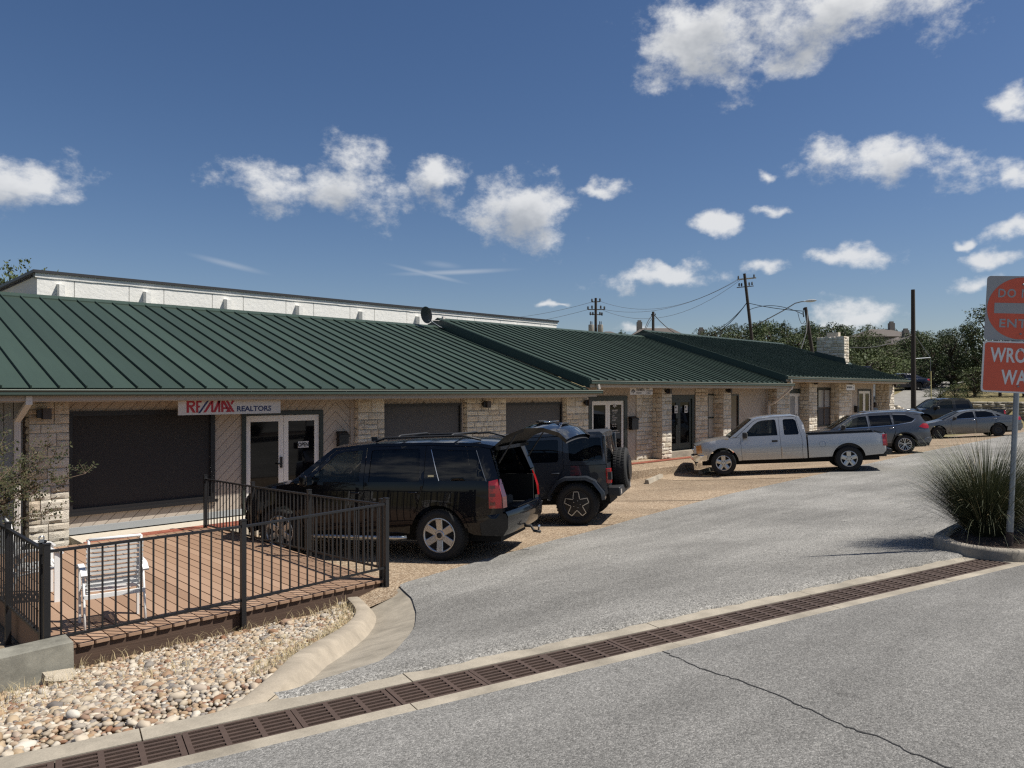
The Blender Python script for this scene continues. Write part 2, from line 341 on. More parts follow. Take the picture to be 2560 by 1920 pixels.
M['vinyl'] = mat('white_vinyl_strap', (0.6, 0.6, 0.58), 0.35, var=0.08, scale=10)
M['steel'] = mat('galvanised_steel', (0.24, 0.26, 0.28), 0.45, metal=0.6, var=0.2, scale=7)
M['pole_wood'] = mat('creosote_pole', (0.035, 0.027, 0.022), 0.85, var=0.35, scale=2, stretch=(6, 6, 0.6))
M['cable'] = mat('cable', (0.012, 0.012, 0.013), 0.6, var=0)
M['thin_wire'] = mat('weathered_wire', (0.16, 0.17, 0.19), 0.6, var=0)
# ---------------------------------------------------------------- ground levels
DZ = 0.64                                # level of the trench drain
DP = Vector((1.61, 4.306)); DU = Vector((0.9741, -0.226)).normalized(); DN = Vector((-DU.y, DU.x))
def lerp(a, b, t): return a + (b - a) * t
def pl(x, pts):
    if x <= pts[0][0]: return pts[0][1]
    for (x0, y0), (x1, y1) in zip(pts, pts[1:]):
        if x <= x1: return lerp(y0, y1, (x - x0) / (x1 - x0))
    return pts[-1][1]
def sm(t): t = max(0.0, min(1.0, t)); return t * t * (3 - 2 * t)
def drain_s(x, y): return (x - DP.x) * DN.x + (y - DP.y) * DN.y
def pad_z(x, y):
    b = pl(x, [(5, -0.12), (7.4, -0.09), (11.3, -0.05), (23, 0.153), (30.7, 0.25), (45.3, 0.31), (70, 0.4)])
    k = pl(x, [(6, 0.045), (12, 0.055), (20, 0.075)])
    return b - k * (min(y, 12.6) - 9)
def pad_edge(x): return pl(x, [(5.9, 8.28), (9.0, 8.72), (12.4, 9.15), (16.6, 9.5), (24, 9.5), (40, 9.75), (60, 10.5)])
def low_z(x): return lerp(-0.29, pad_z(x, pad_edge(x)), sm((x - 4.6) / 1.6))
def low_y(x): return lerp(8.42, pad_edge(x), sm((x - 4.6) / 1.6))
def gz(x, y):
    s = drain_s(x, y)
    top = DZ + 0.012 * max(0, x - 11)
    if s <= 0: return top + 0.068 * max(0, -s - 0.32)
    ye = low_y(x)
    if y >= ye: return pad_z(x, y) if x > 5.6 else lerp(-0.29, pad_z(x, y), sm((x - 4.6) / 1.6))
    se = drain_s(x, ye); t = s / max(se, 0.2)
    return lerp(top, low_z(x), sm(t) * 0.45 + t * 0.55)
def sheet(name, x0, x1, nx, ylo, yhi, ny, m, dz=0.0, smooth=True):
    mb = MB(); mb.grid(lambda u, v: (lambda x: (lambda y: (x, y, gz(x, y) + dz))(lerp(ylo(x), yhi(x), v)))(lerp(x0, x1, u)), nx, ny)
    return struct(obj(name, mb.me(name, smooth, fix=False), m))
def dline(x, s): return DP.y + (s - (x - DP.x) * DN.x) / DN.y       # y where the drain-parallel line at s crosses x

# far terrain, one sheet to the horizon
def hill(x, y):
    q = (x + y) * 0.7071 - 57.5
    base = -0.7
    if x > 44 or y > 24:
        a = sm((y - 19.3) / 1.5)
        rampq = lerp(1.0 if q > 0.6 else 0.0, sm((q + 7) / 9), a)
        far = max(0, q)
        z = (-0.25 if q < 0 else 0.0) + 1.75 * rampq + 0.09 * min(far, 15) + 0.035 * max(0, min(far, 60) - 15) + 0.02 * max(0, far - 60)
        z += 0.35 * noise.noise(Vector((x * 0.03, y * 0.03, 0))) * sm((far - 5) / 20)
        if q < 0 and a < 0.5: z = gz(x, min(y, 11)) - 0.12
        return z
    return base
def terrain():
    xs = [-400, -200, -80, -30, -8] + [4 * i for i in range(0, 11)] + [44 + 1.2 * i for i in range(0, 42)] + [96 + 6 * i for i in range(12)] + [180, 240, 350, 600]
    ys = [-500, -200, -80, -40, -20] + [-12 + 1.5 * i for i in range(0, 50)] + [64 + 5 * i for i in range(14)] + [150, 220, 350, 700]
    mb = MB()
    for x in xs:
        for y in ys: mb.v.append((x, y, hill(x, y)))
    ny = len(ys)
    for i in range(len(xs) - 1):
        for j in range(ny - 1): mb.f.append((i * ny + j, (i + 1) * ny + j, (i + 1) * ny + j + 1, i * ny + j + 1))
    M['hill'] = mat('dry_hillside', (0.17, 0.14, 0.06), 0.95, var=0.45, scale=0.35, bump=0.6, bscale=6, bdist=0.1, det=8)
    struct(obj('terrain', mb.me('terrain', True, fix=False), M['hill']))
terrain()
NS = -0.44                              # near edge of the concrete beside the drain
FS = 0.12
sheet('road', -14, 46, 60, lambda x: -16, lambda x: dline(x, NS), 24, M['asphalt'])
# the drive between the drain and the parking pad; the chip seal ends in a thick rounded lip at the drain
def drive():
    mb = MB(); cols = []
    xs = [2.22 + 0.08 * i for i in range(103)] + [10.5 + 0.6 * i for i in range(70)]
    for x in xs:
        yl = dline(x, FS + 0.015 + 0.012 * math.sin(x * 9) + 0.01 * math.sin(x * 23 + 1))
        left = None
        ye = pad_edge(x) if x > 5.9 else None
        if x <= 5.9:      # edge of the concrete apron beside the kerb
            ye = pl(x, [(2.2, 4.36), (2.7, 4.46), (3.11, 4.56), (3.48, 4.88), (4.1, 5.54), (4.58, 6.09), (5.21, 6.9), (5.64, 7.56), (5.9, 8.15)])
        if ye < yl + 0.1: ye = yl + 0.1
        cols.append((x, yl, ye))
    NY = 26
    for x, yl, ye in cols:
        lip = 0.05 * (1 - sm((x - 9.6) / 1.0)) if x < 10.6 else 0.0
        for j in range(NY + 1):
            t = j / NY; tt = t ** 1.8
            y = lerp(yl, ye, tt); z = gz(x, y) + 0.004
            e = (y - yl) / 0.16
            z += lip * (math.sqrt(max(0, 1 - (1 - min(e, 1)) ** 2)) * lerp(1.0, 0.45, sm((y - yl) / 1.2)))
            if j == 0: z = gz(x, y) - 0.02
            z += 0.006 * noise.noise(Vector((x * 14, y * 14, 0))) * (1 if lip else 0)
            mb.v.append((x, y, z))
    for i in range(len(cols) - 1):
        for j in range(NY): mb.f.append((i * (NY + 1) + j, (i + 1) * (NY + 1) + j, (i + 1) * (NY + 1) + j + 1, i * (NY + 1) + j + 1))
    struct(obj('driveway', mb.me('driveway', True, fix=False), M['drive']))
drive()
sheet('parking_pad', 5.2, 58, 90, lambda x: pad_edge(x) - 0.3 if x > 5.9 else 8.0, lambda x: 16.0, 14, M['pad'], dz=-0.004)
# joints sawn in the pad
mbj = MB()
for x in (9.6, 13.6, 19.2, 27.4, 35.0, 43.0):
    p = [(x + 0.42 * (13.8 - y), y) for y in [pad_edge(x) + 0.1 + 0.35 * k for k in range(13)] if y < 13.8]
    for (xa, ya), (xb, yb) in zip(p, p[1:]): mb = mbj.beam((xa, ya, gz(xa, ya) + 0.001), (xb, yb, gz(xb, yb) + 0.001), 0.016, 0.006)
struct(obj('pad_joint', mbj, mat('joint_filler', (0.06, 0.045, 0.035), 0.9, var=0.2)))
# crack across the near road
def crack():
    pts = [(2.15, 2.75), (2.35, 2.3), (2.6, 1.9), (2.62, 1.6), (2.75, 1.3)]
    pts = CRACK
    mb = MB(); prev = None; rr = random.Random(3); line = []
    for (xa, ya), (xb, yb) in zip(pts, pts[1:]):
        n = max(3, int(math.hypot(xb - xa, yb - ya) / 0.035))
        for k in range(n):
            t = k / n; line.append((lerp(xa, xb, t) + rr.uniform(-0.012, 0.012), lerp(ya, yb, t) + rr.uniform(-0.012, 0.012)))
    for i, (x, y) in enumerate(line):
        w = 0.006 + 0.005 * noise.noise(Vector((i * 0.25, 0, 0)))
        mb.v += [(x - w, y - w * 0.3, gz(x, y) + 0.003), (x + w, y + w * 0.3, gz(x, y) + 0.003)]
    for i in range(len(line) - 1): mb.f.append((2 * i, 2 * i + 1, 2 * i + 3, 2 * i + 2))
    struct(obj('road_crack', mb.me('road_crack', fix=False), mat('crack_dark', (0.02, 0.02, 0.02), 0.95, var=0)))
CRACK = [(4.62, 3.15), (4.443, 2.741), (4.382, 2.401), (4.26, 2.032), (4.166, 1.835), (4.074, 1.625), (4.039, 1.419), (3.947, 1.258), (3.9, 1.09), (3.8, 0.7), (3.75, 0.2)]
crack()
# ---- trench drain
def P3(t, s, z): return (DP.x + DU.x * t + DN.x * s, DP.y + DU.y * t + DN.y * s, z)
def drain():
    t0, t1 = -1.9, 8.456
    mb = MB()
    def strip(sa, sb, ta, tb, top, depth=0.3):
        n = max(2, int((tb - ta) / 0.25)); rr = random.Random(int(sa * 100))
        mb.prism([(ta, sa), (tb, sa), (tb, sb), (ta, sb)], lambda p: P3(p[0], p[1], top - depth), lambda p: P3(p[0], p[1], top))
    edges = [t0, -0.35, 1.25, 3.4, 5.3, 7.1, t1 + 0.25]
    for a, b in zip(edges, edges[1:]):
        strip(NS - 0.006, -0.318, a + 0.004, b - 0.004, DZ + 0.002 + R.uniform(-0.003, 0.003))
        strip(0.003, FS + 0.05, a + 0.16, b + 0.152, DZ + 0.002 + R.uniform(-0.003, 0.003))
    strip(-0.318, 0.003, t1 + 0.02, t1 + 0.27, DZ)
    o = struct(obj('drain_channel', mb, M['concrete']))
    pit = MB().prism([(t0, -0.318), (t1 + 0.02, -0.318), (t1 + 0.02, 0.003), (t0, 0.003)], lambda p: P3(p[0], p[1], DZ - 0.3), lambda p: P3(p[0], p[1], DZ - 0.28))
    struct(obj('trench_bottom', pit, M['pit']))
    # one cast grate: 0.61 x 0.31 m, three groups of six slots
    L, W, T = 0.598, 0.308, 0.04
    g = MB(); m = 0.03
    xs = [0, m]; cell = (L - 4 * m) / 3
    for k in range(3): xs += [m + k * (cell + m) + cell, m + k * (cell + m) + cell + m]
    xs[-1] = L
    for i in range(0, len(xs), 2): g.box(xs[i], xs[i + 1], 0, W, -T, 0)
    nb = 6; pitch = (W - 0.026) / nb
    for k in range(3):
        a = m + k * (cell + m); 
        g.box(a - 0.001, a + cell + 0.001, 0, 0.026, -T, -0.0005)
        for j in range(nb):
            y = 0.026 + j * pitch
            g.box(a - 0.001, a + cell + 0.001, y + pitch * 0.62, y + pitch, -T, -0.0005)
    gm = g.me('drain_grate'); gm.materials.append(M['grate'])
    ang = math.atan2(DU.y, DU.x); t = -0.604 * 3 + 0.003
    n = 0
    while t + 0.6 < t1 + 0.02:
        o = bpy.data.objects.new('drain_grate', gm); link(o)
        p = P3(t, -0.3115, DZ - 0.004 + R.uniform(-0.002, 0.003)); o.location = p; o.rotation_euler = (R.uniform(-0.004, 0.004), R.uniform(-0.003, 0.003), ang)
        tag(o, 'rusty slotted cast iron grate set in the concrete trench drain across the road', 'drain grate', 'trench drain grates'); t += 0.604
drain()
# ---- kerb and apron beside the gravel bed
KTOP = [(5.32, 8.36), (5.0, 7.65), (4.4, 6.9), (3.7, 6.15), (3.05, 5.45), (2.5, 4.8), (2.1, 4.45), (1.85, 4.34)]
KH = [0.13, 0.15, 0.16, 0.16, 0.15, 0.1, 0.03, 0.01]
def kerb():
    mb = MB(); sec = []; n = 48
    L = len(KTOP) - 1
    def at(t):
        i = min(int(t * L), L - 1); f = t * L - i
        p0 = KTOP[max(i - 1, 0)]; p1 = KTOP[i]; p2 = KTOP[i + 1]; p3 = KTOP[min(i + 2, L)]
        cr = lambda a, b, c, d: 0.5 * (2 * b + (c - a) * f + (2 * a - 5 * b + 4 * c - d) * f * f + (3 * b - a - 3 * c + d) * f ** 3)
        return Vector((cr(p0[0], p1[0], p2[0], p3[0]), cr(p0[1], p1[1], p2[1], p3[1]))), lerp(KH[i], KH[i + 1], f)
    for k in range(n + 1):
        p, h = at(k / n); q, _ = at(min(k / n + 0.01, 1)); q0, _ = at(max(k / n - 0.01, 0)); d = (q - q0).normalized(); nn = Vector((-d.y, d.x))   # towards the drive
        if nn.x < 0: nn = -nn
        zt = gz(p.x, p.y) + 0.1 * min(1, h / 0.14)
        face = 0.19 * min(1, h / 0.12)
        pr = [(-0.1, -0.2), (-0.095, -0.005), (-0.07, 0.004), (0.035, 0.0), (0.065, -0.018), (face * 0.6, -h * 0.5), (face * 0.85, -h * 0.9), (face + 0.06, -h - 0.004), (face + 0.12, -h - 0.012), (face + 0.12, -h - 0.25)]
        row = []
        for a, dz in pr:
            w = p + nn * a
            row.append((w.x, w.y, zt + dz + (0.002 * noise.noise(Vector((w.x * 6, w.y * 6, 1))))))
        sec.append(row)
    m = len(sec[0])
    for r in sec: mb.v += r
    for i in range(n):
        for j in range(m - 1): mb.f.append((i * m + j, (i + 1) * m + j, (i + 1) * m + j + 1, i * m + j + 1))
    mb.f.append(tuple(range(m))); mb.f.append(tuple(n * m + j for j in range(m))[::-1])
    struct(obj('kerb', mb.me('kerb', True, angle=50), M['kerb']))
    # the concrete gutter apron in front of it
    a = MB(); nn_ = 40
    EDGE = [(5.95, 8.2), (5.66, 7.56), (5.23, 6.9), (4.6, 6.09), (4.12, 5.54), (3.5, 4.88), (3.1, 4.52), (2.5, 4.42)]
    for k in range(nn_ + 1):
        t = k / nn_; p, h = at(t); i = min(int(t * 7), 6); f = t * 7 - i
        e = Vector((lerp(EDGE[i][0], EDGE[i + 1][0], f), lerp(EDGE[i][1], EDGE[i + 1][1], f)))
        for j in range(9):
            w = p.lerp(e, j / 8); zt = gz(p.x, p.y) + 0.095 * min(1, h / 0.14) - h; zo = gz(e.x, e.y) + 0.012
            a.v.append((w.x, w.y, lerp(zt, zo, j / 8)))
    for k in range(nn_):
        for j in range(8): a.f.append((k * 9 + j, (k + 1) * 9 + j, (k + 1) * 9 + j + 1, k * 9 + j + 1))
    struct(obj('gutter_apron', a.me('gutter_apron', True, fix=False), M['concrete']))
kerb()
# ---------------------------------------------------------------- rough stones, shared meshes
def stone_variants(n=10, seed=5):
    out = []; rr = random.Random(seed)
    for k in range(n):
        mb = MB(); G = 4
        off = rr.uniform(0, 100)
        for i in range(G + 1):
            for j in range(G + 1):
                u, v = i / G - 0.5, j / G - 0.5
                edge = min(i, G - i, j, G - j)
                d = -0.55 if edge == 0 else -1.0 + 0.7 * noise.noise(Vector((u * 3.1 + off, v * 3.1, k)))
                w = 1.0 if edge else 1.0
                mb.v.append((u * w + (rr.uniform(-0.03, 0.03) if edge else rr.uniform(-0.012, 0.0) * (1 if u > 0 else -1)), d, v + (rr.uniform(-0.03, 0.03) if edge else 0)))
        for i in range(G):
            for j in range(G): mb.f.append((i * (G + 1) + j, (i + 1) * (G + 1) + j, (i + 1) * (G + 1) + j + 1, i * (G + 1) + j + 1))
        ring = [i * (G + 1) for i in range(G + 1)] + [G * (G + 1) + j for j in range(1, G + 1)] + [i * (G + 1) + G for i in range(G - 1, -1, -1)] + [j for j in range(G - 1, 0, -1)]
        b = len(mb.v)
        for r in ring: x, y, z = mb.v[r]; mb.v.append((x, 0.3, z))
        nr = len(ring)
        for q in range(nr): mb.f.append((ring[q], ring[(q + 1) % nr], b + (q + 1) % nr, b + q))
        m = mb.me('stone', True, angle=24); m.materials.append(M['limestone']); out.append(m)
    return out
STONES = stone_variants()
def ashlar(w, h, rr, hmin=0.12, hmax=0.24):
    """random coursed rectangles (u, v, du, dv) filling w x h"""
    out = []; v = 0.0
    while v < h - 0.02:
        dv = rr.uniform(hmin, hmax)
        if h - v - dv < hmin: dv = h - v
        u = 0.0
        while u < w - 0.02:
            du = rr.uniform(0.16, 0.42)
            if w - u - du < 0.16: du = w - u
            if dv > 0.21 and du < 0.42 and rr.random() < 0.45:
                k = rr.uniform(0.4, 0.6); out += [(u, v, du, dv * k), (u, v + dv * k, du, dv * (1 - k))]
            else: out.append((u, v, du, dv))
            u += du
        v += dv
    return out
def stone_face(parent, origin, ux, w, h, normal_rot, rr, g=0.012, depth=0.04, hmin=0.12, hmax=0.24):
    """stones on a face; ux = unit vector along the face, normal_rot = rotation about z of a -Y facing stone"""
    n = 0
    for u, v, du, dv in ashlar(w, h, rr, hmin, hmax):
        o = bpy.data.objects.new('stone', rr.choice(STONES)); link(o, parent)
        c = Vector(origin) + Vector(ux) * (u + du / 2) + Vector((0, 0, v + dv / 2))
        o.location = c; o.rotation_euler = (0, 0, normal_rot)
        o.scale = (du - g, depth * rr.uniform(0.8, 1.25), dv - g)
        n += 1
    return n
def pier(parent, x0, x1, y0, y1, z0, z1, rr, left=True, right=False):
    """stone pier: mortar core with stones on the faces that show"""
    core = obj('pier', MB().box(x0 + 0.03, x1 - 0.03, y0 + 0.03, y1, z0, z1), M['mortar'], parent, world=True)
    stone_face(core, (x0, y0 + 0.03, z0), (1, 0, 0), x1 - x0, z1 - z0, 0, rr)
    if left and y1 - y0 > 0.1: stone_face(core, (x0 + 0.03, y1, z0), (0, -1, 0), y1 - y0 - 0.03, z1 - z0, -math.pi / 2, rr)
    if right: stone_face(core, (x1 - 0.03, y0 + 0.03, z0), (0, 1, 0), y1 - y0 - 0.03, z1 - z0, math.pi / 2, rr)
    return core
def clip(poly, a, b, c):
    """keep a*x+b*y<=c"""
    out = []
    for i in range(len(poly)):
        p, q = poly[i], poly[(i + 1) % len(poly)]; dp, dq = a * p[0] + b * p[1] - c, a * q[0] + b * q[1] - c
        if dp <= 0: out.append(p)
        if (dp < 0) != (dq < 0) and dp != dq: t = dp / (dp - dq); out.append((p[0] + (q[0] - p[0]) * t, p[1] + (q[1] - p[1]) * t))
    return out
def siding(parent, x0, x1, z0, z1, y, slope, pitch=0.148, phase=0.0, m='siding', xc=None):
    """diagonal boards cut to a rectangle; slope +1 leans '/', -1 leans '\\'; xc = axis where the boards meet in a chevron"""
    back = obj('siding', MB().box(x0, x1, y + 0.012, y + 0.12, z0, z1), M['siding_groove'], parent, world=True)
    parts = [(x0, x1, slope)] if xc is None else [(x0, xc, slope), (xc, x1, -slope)]
    for a, b, sl in parts:
        if b - a < 0.02: continue
        rect = [(a, z0), (b, z0), (b, z1), (a, z1)]
        nx, nz = -sl * 0.70711, 0.70711
        vals = [nx * p[0] + nz * p[1] for p in rect]
        ref = nx * (xc if xc is not None else 0.0)
        k0 = math.floor((min(vals) - ref - phase) / pitch) - 1; k1 = math.ceil((max(vals) - ref - phase) / pitch) + 1
        for k in range(k0, k1):
            lo, hi = ref + phase + k * pitch + 0.0045, ref + phase + (k + 1) * pitch - 0.0045
            pg = clip(clip(rect, nx, nz, hi), -nx, -nz, -lo)
            if len(pg) < 3: continue
            ar = abs(sum(pg[i][0] * pg[(i + 1) % len(pg)][1] - pg[(i + 1) % len(pg)][0] * pg[i][1] for i in range(len(pg)))) / 2
            if ar < 0.003: continue
            mb = MB().prism(pg, lambda p: (p[0], y, p[1]), lambda p: (p[0], y + 0.0125, p[1]))
            obj('board', mb, M[m], back, world=True)
M['siding_groove'] = mat('siding_groove', (0.23, 0.19, 0.15), 0.8, var=0.1)
M['soffit'] = mat('soffit_board', (0.46, 0.38, 0.29), 0.7, var=0.08)
def framed(parent, name, x0, x1, z0, z1, y, fw, m, depth=0.08, sill=True):
    """rectangular frame of four members"""
    mb = MB()
    mb.box(x0, x0 + fw, y, y + depth, z0, z1); mb.box(x1 - fw, x1, y, y + depth, z0, z1)
    mb.box(x0 + fw, x1 - fw, y + 0.001, y + depth, z1 - fw, z1)
    if sill: mb.box(x0 + fw, x1 - fw, y + 0.001, y + depth, z0, z0 + fw)
    return obj(name, mb, m, parent, world=True)
SLOPE = 0.317; EY = 14.2; RY = 21.3; PW = 0.406
ZO = [0.0, 0.285, 0.57]
def roof(parent, x0, x1, z, gutter_x1, rake_left=False, rake_right=False, hide_from=None):
    """standing seam panels from eave to ridge, plus the slope behind"""
    zr = z + (RY - EY) * SLOPE
    nrm = Vector((0, -SLOPE, 1)).normalized()
    base = MB(); th = 0.05
    base.add([(x0, EY, z), (x1, EY, z), (x1, RY, zr), (x0, RY, zr), (x0, EY + 0.02, z - th), (x1, EY + 0.02, z - th), (x1, RY, zr - th), (x0, RY, zr - th),
              (x1, RY + 6.5, zr - 6.5 * SLOPE), (x0, RY + 6.5, zr - 6.5 * SLOPE)],
             [(0, 1, 2, 3), (4, 7, 6, 5), (0, 4, 5, 1), (1, 5, 6, 2), (3, 7, 4, 0), (3, 2, 8, 9), (2, 6, 8), (3, 9, 7)])
    r = obj('roof', base, M['roof'], parent, world=True)
    # panel, shared mesh: pan + seam on its left edge
    Ls = (RY - EY) * math.sqrt(1 + SLOPE ** 2); hs = 0.055
    def pan(w):
        p = MB(); ca, sa = 1 / math.sqrt(1 + SLOPE ** 2), SLOPE / math.sqrt(1 + SLOPE ** 2)
        def q(u, l, h): return (u, l * ca - h * sa, l * sa + h * ca)
        def bx(u0, u1, l0, l1, h0, h1):
            vs = [q(u0, l0, h0), q(u1, l0, h0), q(u1, l1, h0), q(u0, l1, h0), q(u0, l0, h1), q(u1, l0, h1), q(u1, l1, h1), q(u0, l1, h1)]
            p.add(vs, [(0, 3, 2, 1), (4, 5, 6, 7), (0, 1, 5, 4), (1, 2, 6, 5), (2, 3, 7, 6), (3, 0, 4, 7)])
        bx(0.012, w, -0.02, Ls, 0.004, 0.012); bx(-0.011, 0.011, -0.025, Ls, 0.0, hs)
        m = p.me('panel'); m.materials.append(M['roof']); return m
    full = pan(PW - 0.012); x = x0 + 0.02; last = None
    while x < x1 - 0.05:
        w = min(PW, x1 - x)
        me = full if w > PW - 0.01 else pan(w - 0.012)
        o = bpy.data.objects.new('panel', me); link(o, r); o.location = (x, EY, z + 0.001); x += PW
    # ridge cap
    rc = MB(); pts = [(-0.2, -0.2 * SLOPE + 0.045), (0, 0.075), (0.2, -0.2 * SLOPE + 0.045), (0.2, -0.2 * SLOPE - 0.01), (-0.2, -0.2 * SLOPE + 0.0)]
    rc.prism([(RY + a, zr + b) for a, b in pts], lambda p: (x0 - 0.04, p[0], p[1]), lambda p: (x1 + 0.02, p[0], p[1]))
    obj('ridge_cap', rc, M['roof'], parent, world=True)
    # gutter with a bright lip, fascia, soffit
    gy0, gy1, gt = EY - 0.115, EY + 0.015, z - 0.03
    prof = [(gy1, gt - 0.1), (gy0 + 0.035, gt - 0.1), (gy0 + 0.01, gt - 0.075), (gy0 + 0.012, gt - 0.035), (gy0, gt - 0.012), (gy0, gt), (gy0 + 0.012, gt), (gy0 + 0.02, gt - 0.03), (gy0 + 0.02, gt - 0.07), (gy0 + 0.04, gt - 0.09), (gy1, gt - 0.09)]
    gb = MB().prism(prof, lambda p: (x0 - 0.03, p[0], p[1]), lambda p: (gutter_x1, p[0], p[1]))
    gb.box(x0 - 0.032, x0 - 0.028, gy0 + 0.002, gy1, gt - 0.098, gt - 0.002); gb.box(gutter_x1 - 0.002, gutter_x1 + 0.002, gy0 + 0.002, gy1, gt - 0.098, gt - 0.002)
    g = obj('gutter', gb, M['gutter'], parent, world=True)
    obj('gutter_lip', MB().box(x0 - 0.03, gutter_x1 + 0.003, gy0 - 0.006, gy0 + 0.014, gt - 0.003, gt + 0.009), M['gutter_lip'], g, world=True)
    obj('fascia', MB().box(x0, min(gutter_x1, x1 + 0.4), EY + 0.018, EY + 0.05, z - 0.21, z - 0.02), M['siding_trim'], parent, world=True)
    obj('soffit', MB().box(x0, x1, EY + 0.05, 15.9, z - 0.23, z - 0.2), M['soffit'], parent, world=True)
    for flag, xe, sgn in ((rake_left, x0, -1), (rake_right, x1, 1)):
        if not flag: continue
        d = 0.3; rk = MB()
        pg = [(EY - 0.02, z - 0.02 + 0.05), (RY, zr + 0.05), (RY + 6.5, zr - 6.5 * SLOPE + 0.05), (RY + 6.5, zr - 6.5 * SLOPE - d), (RY, zr - d), (EY - 0.02, z - d + 0.06)]
        rk.prism(pg, lambda p: (xe + sgn * 0.03, p[0], p[1]), lambda p: (xe, p[0], p[1])); obj('rake_trim', rk, M['gutter_dark'], parent, world=True)
M['gutter_dark'] = mat('dark_green_metal', (0.018, 0.04, 0.032), 0.5, var=0.08)
def downspout(parent, pts, w=0.075, d=0.055):
    mb = MB()
    for a, b in zip(pts, pts[1:]):
        mb.beam(a, b, w, d, up=(0, 1, 0))
    for p in pts[1:-1]: mb.box(p[0] - w / 2 - 0.002, p[0] + w / 2 + 0.002, p[1] - d / 2 - 0.002, p[1] + d / 2 + 0.002, p[2] - 0.03, p[2] + 0.03)
    for k in (-1, 0, 1):      # flutes
        a, b = Vector(pts[-2]), Vector(pts[-1]); off = Vector((k * w * 0.28, -d / 2 - 0.004, 0)); mb.beam(a + off, b + off, 0.012, 0.008, up=(0, 1, 0))
    return obj('downspout', mb, M['downspout'], parent, world=True)
def wall_light(x, y, z, label, twin=False):
    t = thing('wall_light', label, 'wall light', (x, y, z - 0.09), 0, 'box lights on the stone piers')
    mb = MB().box(-0.065, 0.065, -0.16, -0.02, 0, 0.18); obj('housing', mb, M['bronze'], t)
    obj('bracket', MB().box(-0.14, -0.06, -0.11, -0.045, 0.02, 0.16).box(-0.1, 0.02, -0.045, 0.03, 0.05, 0.13), M['frame_black'], t)
    return t
M['bronze'] = mat('bronze_lamp', (0.045, 0.035, 0.03), 0.5, var=0.1)
def double_door(parent, x0, x1, z0, z1, y, frame_m, leaf_m, trim=0.1, glass=None, handle=True, stile=0.1, base=0.24, single=False):
    """dark outer trim, then a pair of glazed leaves, each a part with its pane and handle"""
    framed(parent, 'door_frame', x0, x1, z0, z1, y - 0.02, trim, frame_m, 0.12, sill=False)
    ix0, ix1, iz1 = x0 + trim, x1 - trim, z1 - trim; mid = (ix0 + ix1) / 2
    spans = [(ix0, ix1)] if single else [(ix0, mid - 0.004), (mid + 0.004, ix1)]
    for k, (a, b) in enumerate(spans):
        mb = MB(); yy = y + 0.02; sb = min(stile, (b - a) * 0.24)
        mb.box(a, a + sb, yy, yy + 0.045, z0 + 0.02, iz1); mb.box(b - sb, b, yy, yy + 0.045, z0 + 0.02, iz1)
        mb.box(a + sb, b - sb, yy + 0.001, yy + 0.045, iz1 - 0.13, iz1); mb.box(a + sb, b - sb, yy + 0.001, yy + 0.045, z0 + 0.02, z0 + base)
        d = obj('door', mb, leaf_m, parent, world=True)
        obj('pane', MB().box(a + sb, b - sb, yy + 0.02, yy + 0.028, z0 + base, iz1 - 0.13), glass or M['pane'], d, world=True)
        if handle and (single or k == 0):
            hx = b - sb * 0.5; obj('handle', MB().box(hx - 0.02, hx + 0.02, yy - 0.035, yy, z0 + 0.92, z0 + 1.16).box(hx - 0.09, hx + 0.015, yy - 0.05, yy - 0.03, z0 + 1.0, z0 + 1.03), M['frame_black'], d, world=True)
def screen_window(parent, x0, x1, z0, z1, y, m, fw=0.07):
    w = framed(parent, 'window', x0, x1, z0, z1, y - 0.03, fw, M['frame_black'], 0.1)
    obj('screen', MB().box(x0 + fw, x1 - fw, y + 0.02, y + 0.03, z0 + fw, z1 - fw), m, w, world=True)
    obj('sill', MB().box(x0 - 0.03, x1 + 0.05, y - 0.06, y - 0.031, z0 - 0.03, z0 + 0.03), M['frame_black'], w, world=True)
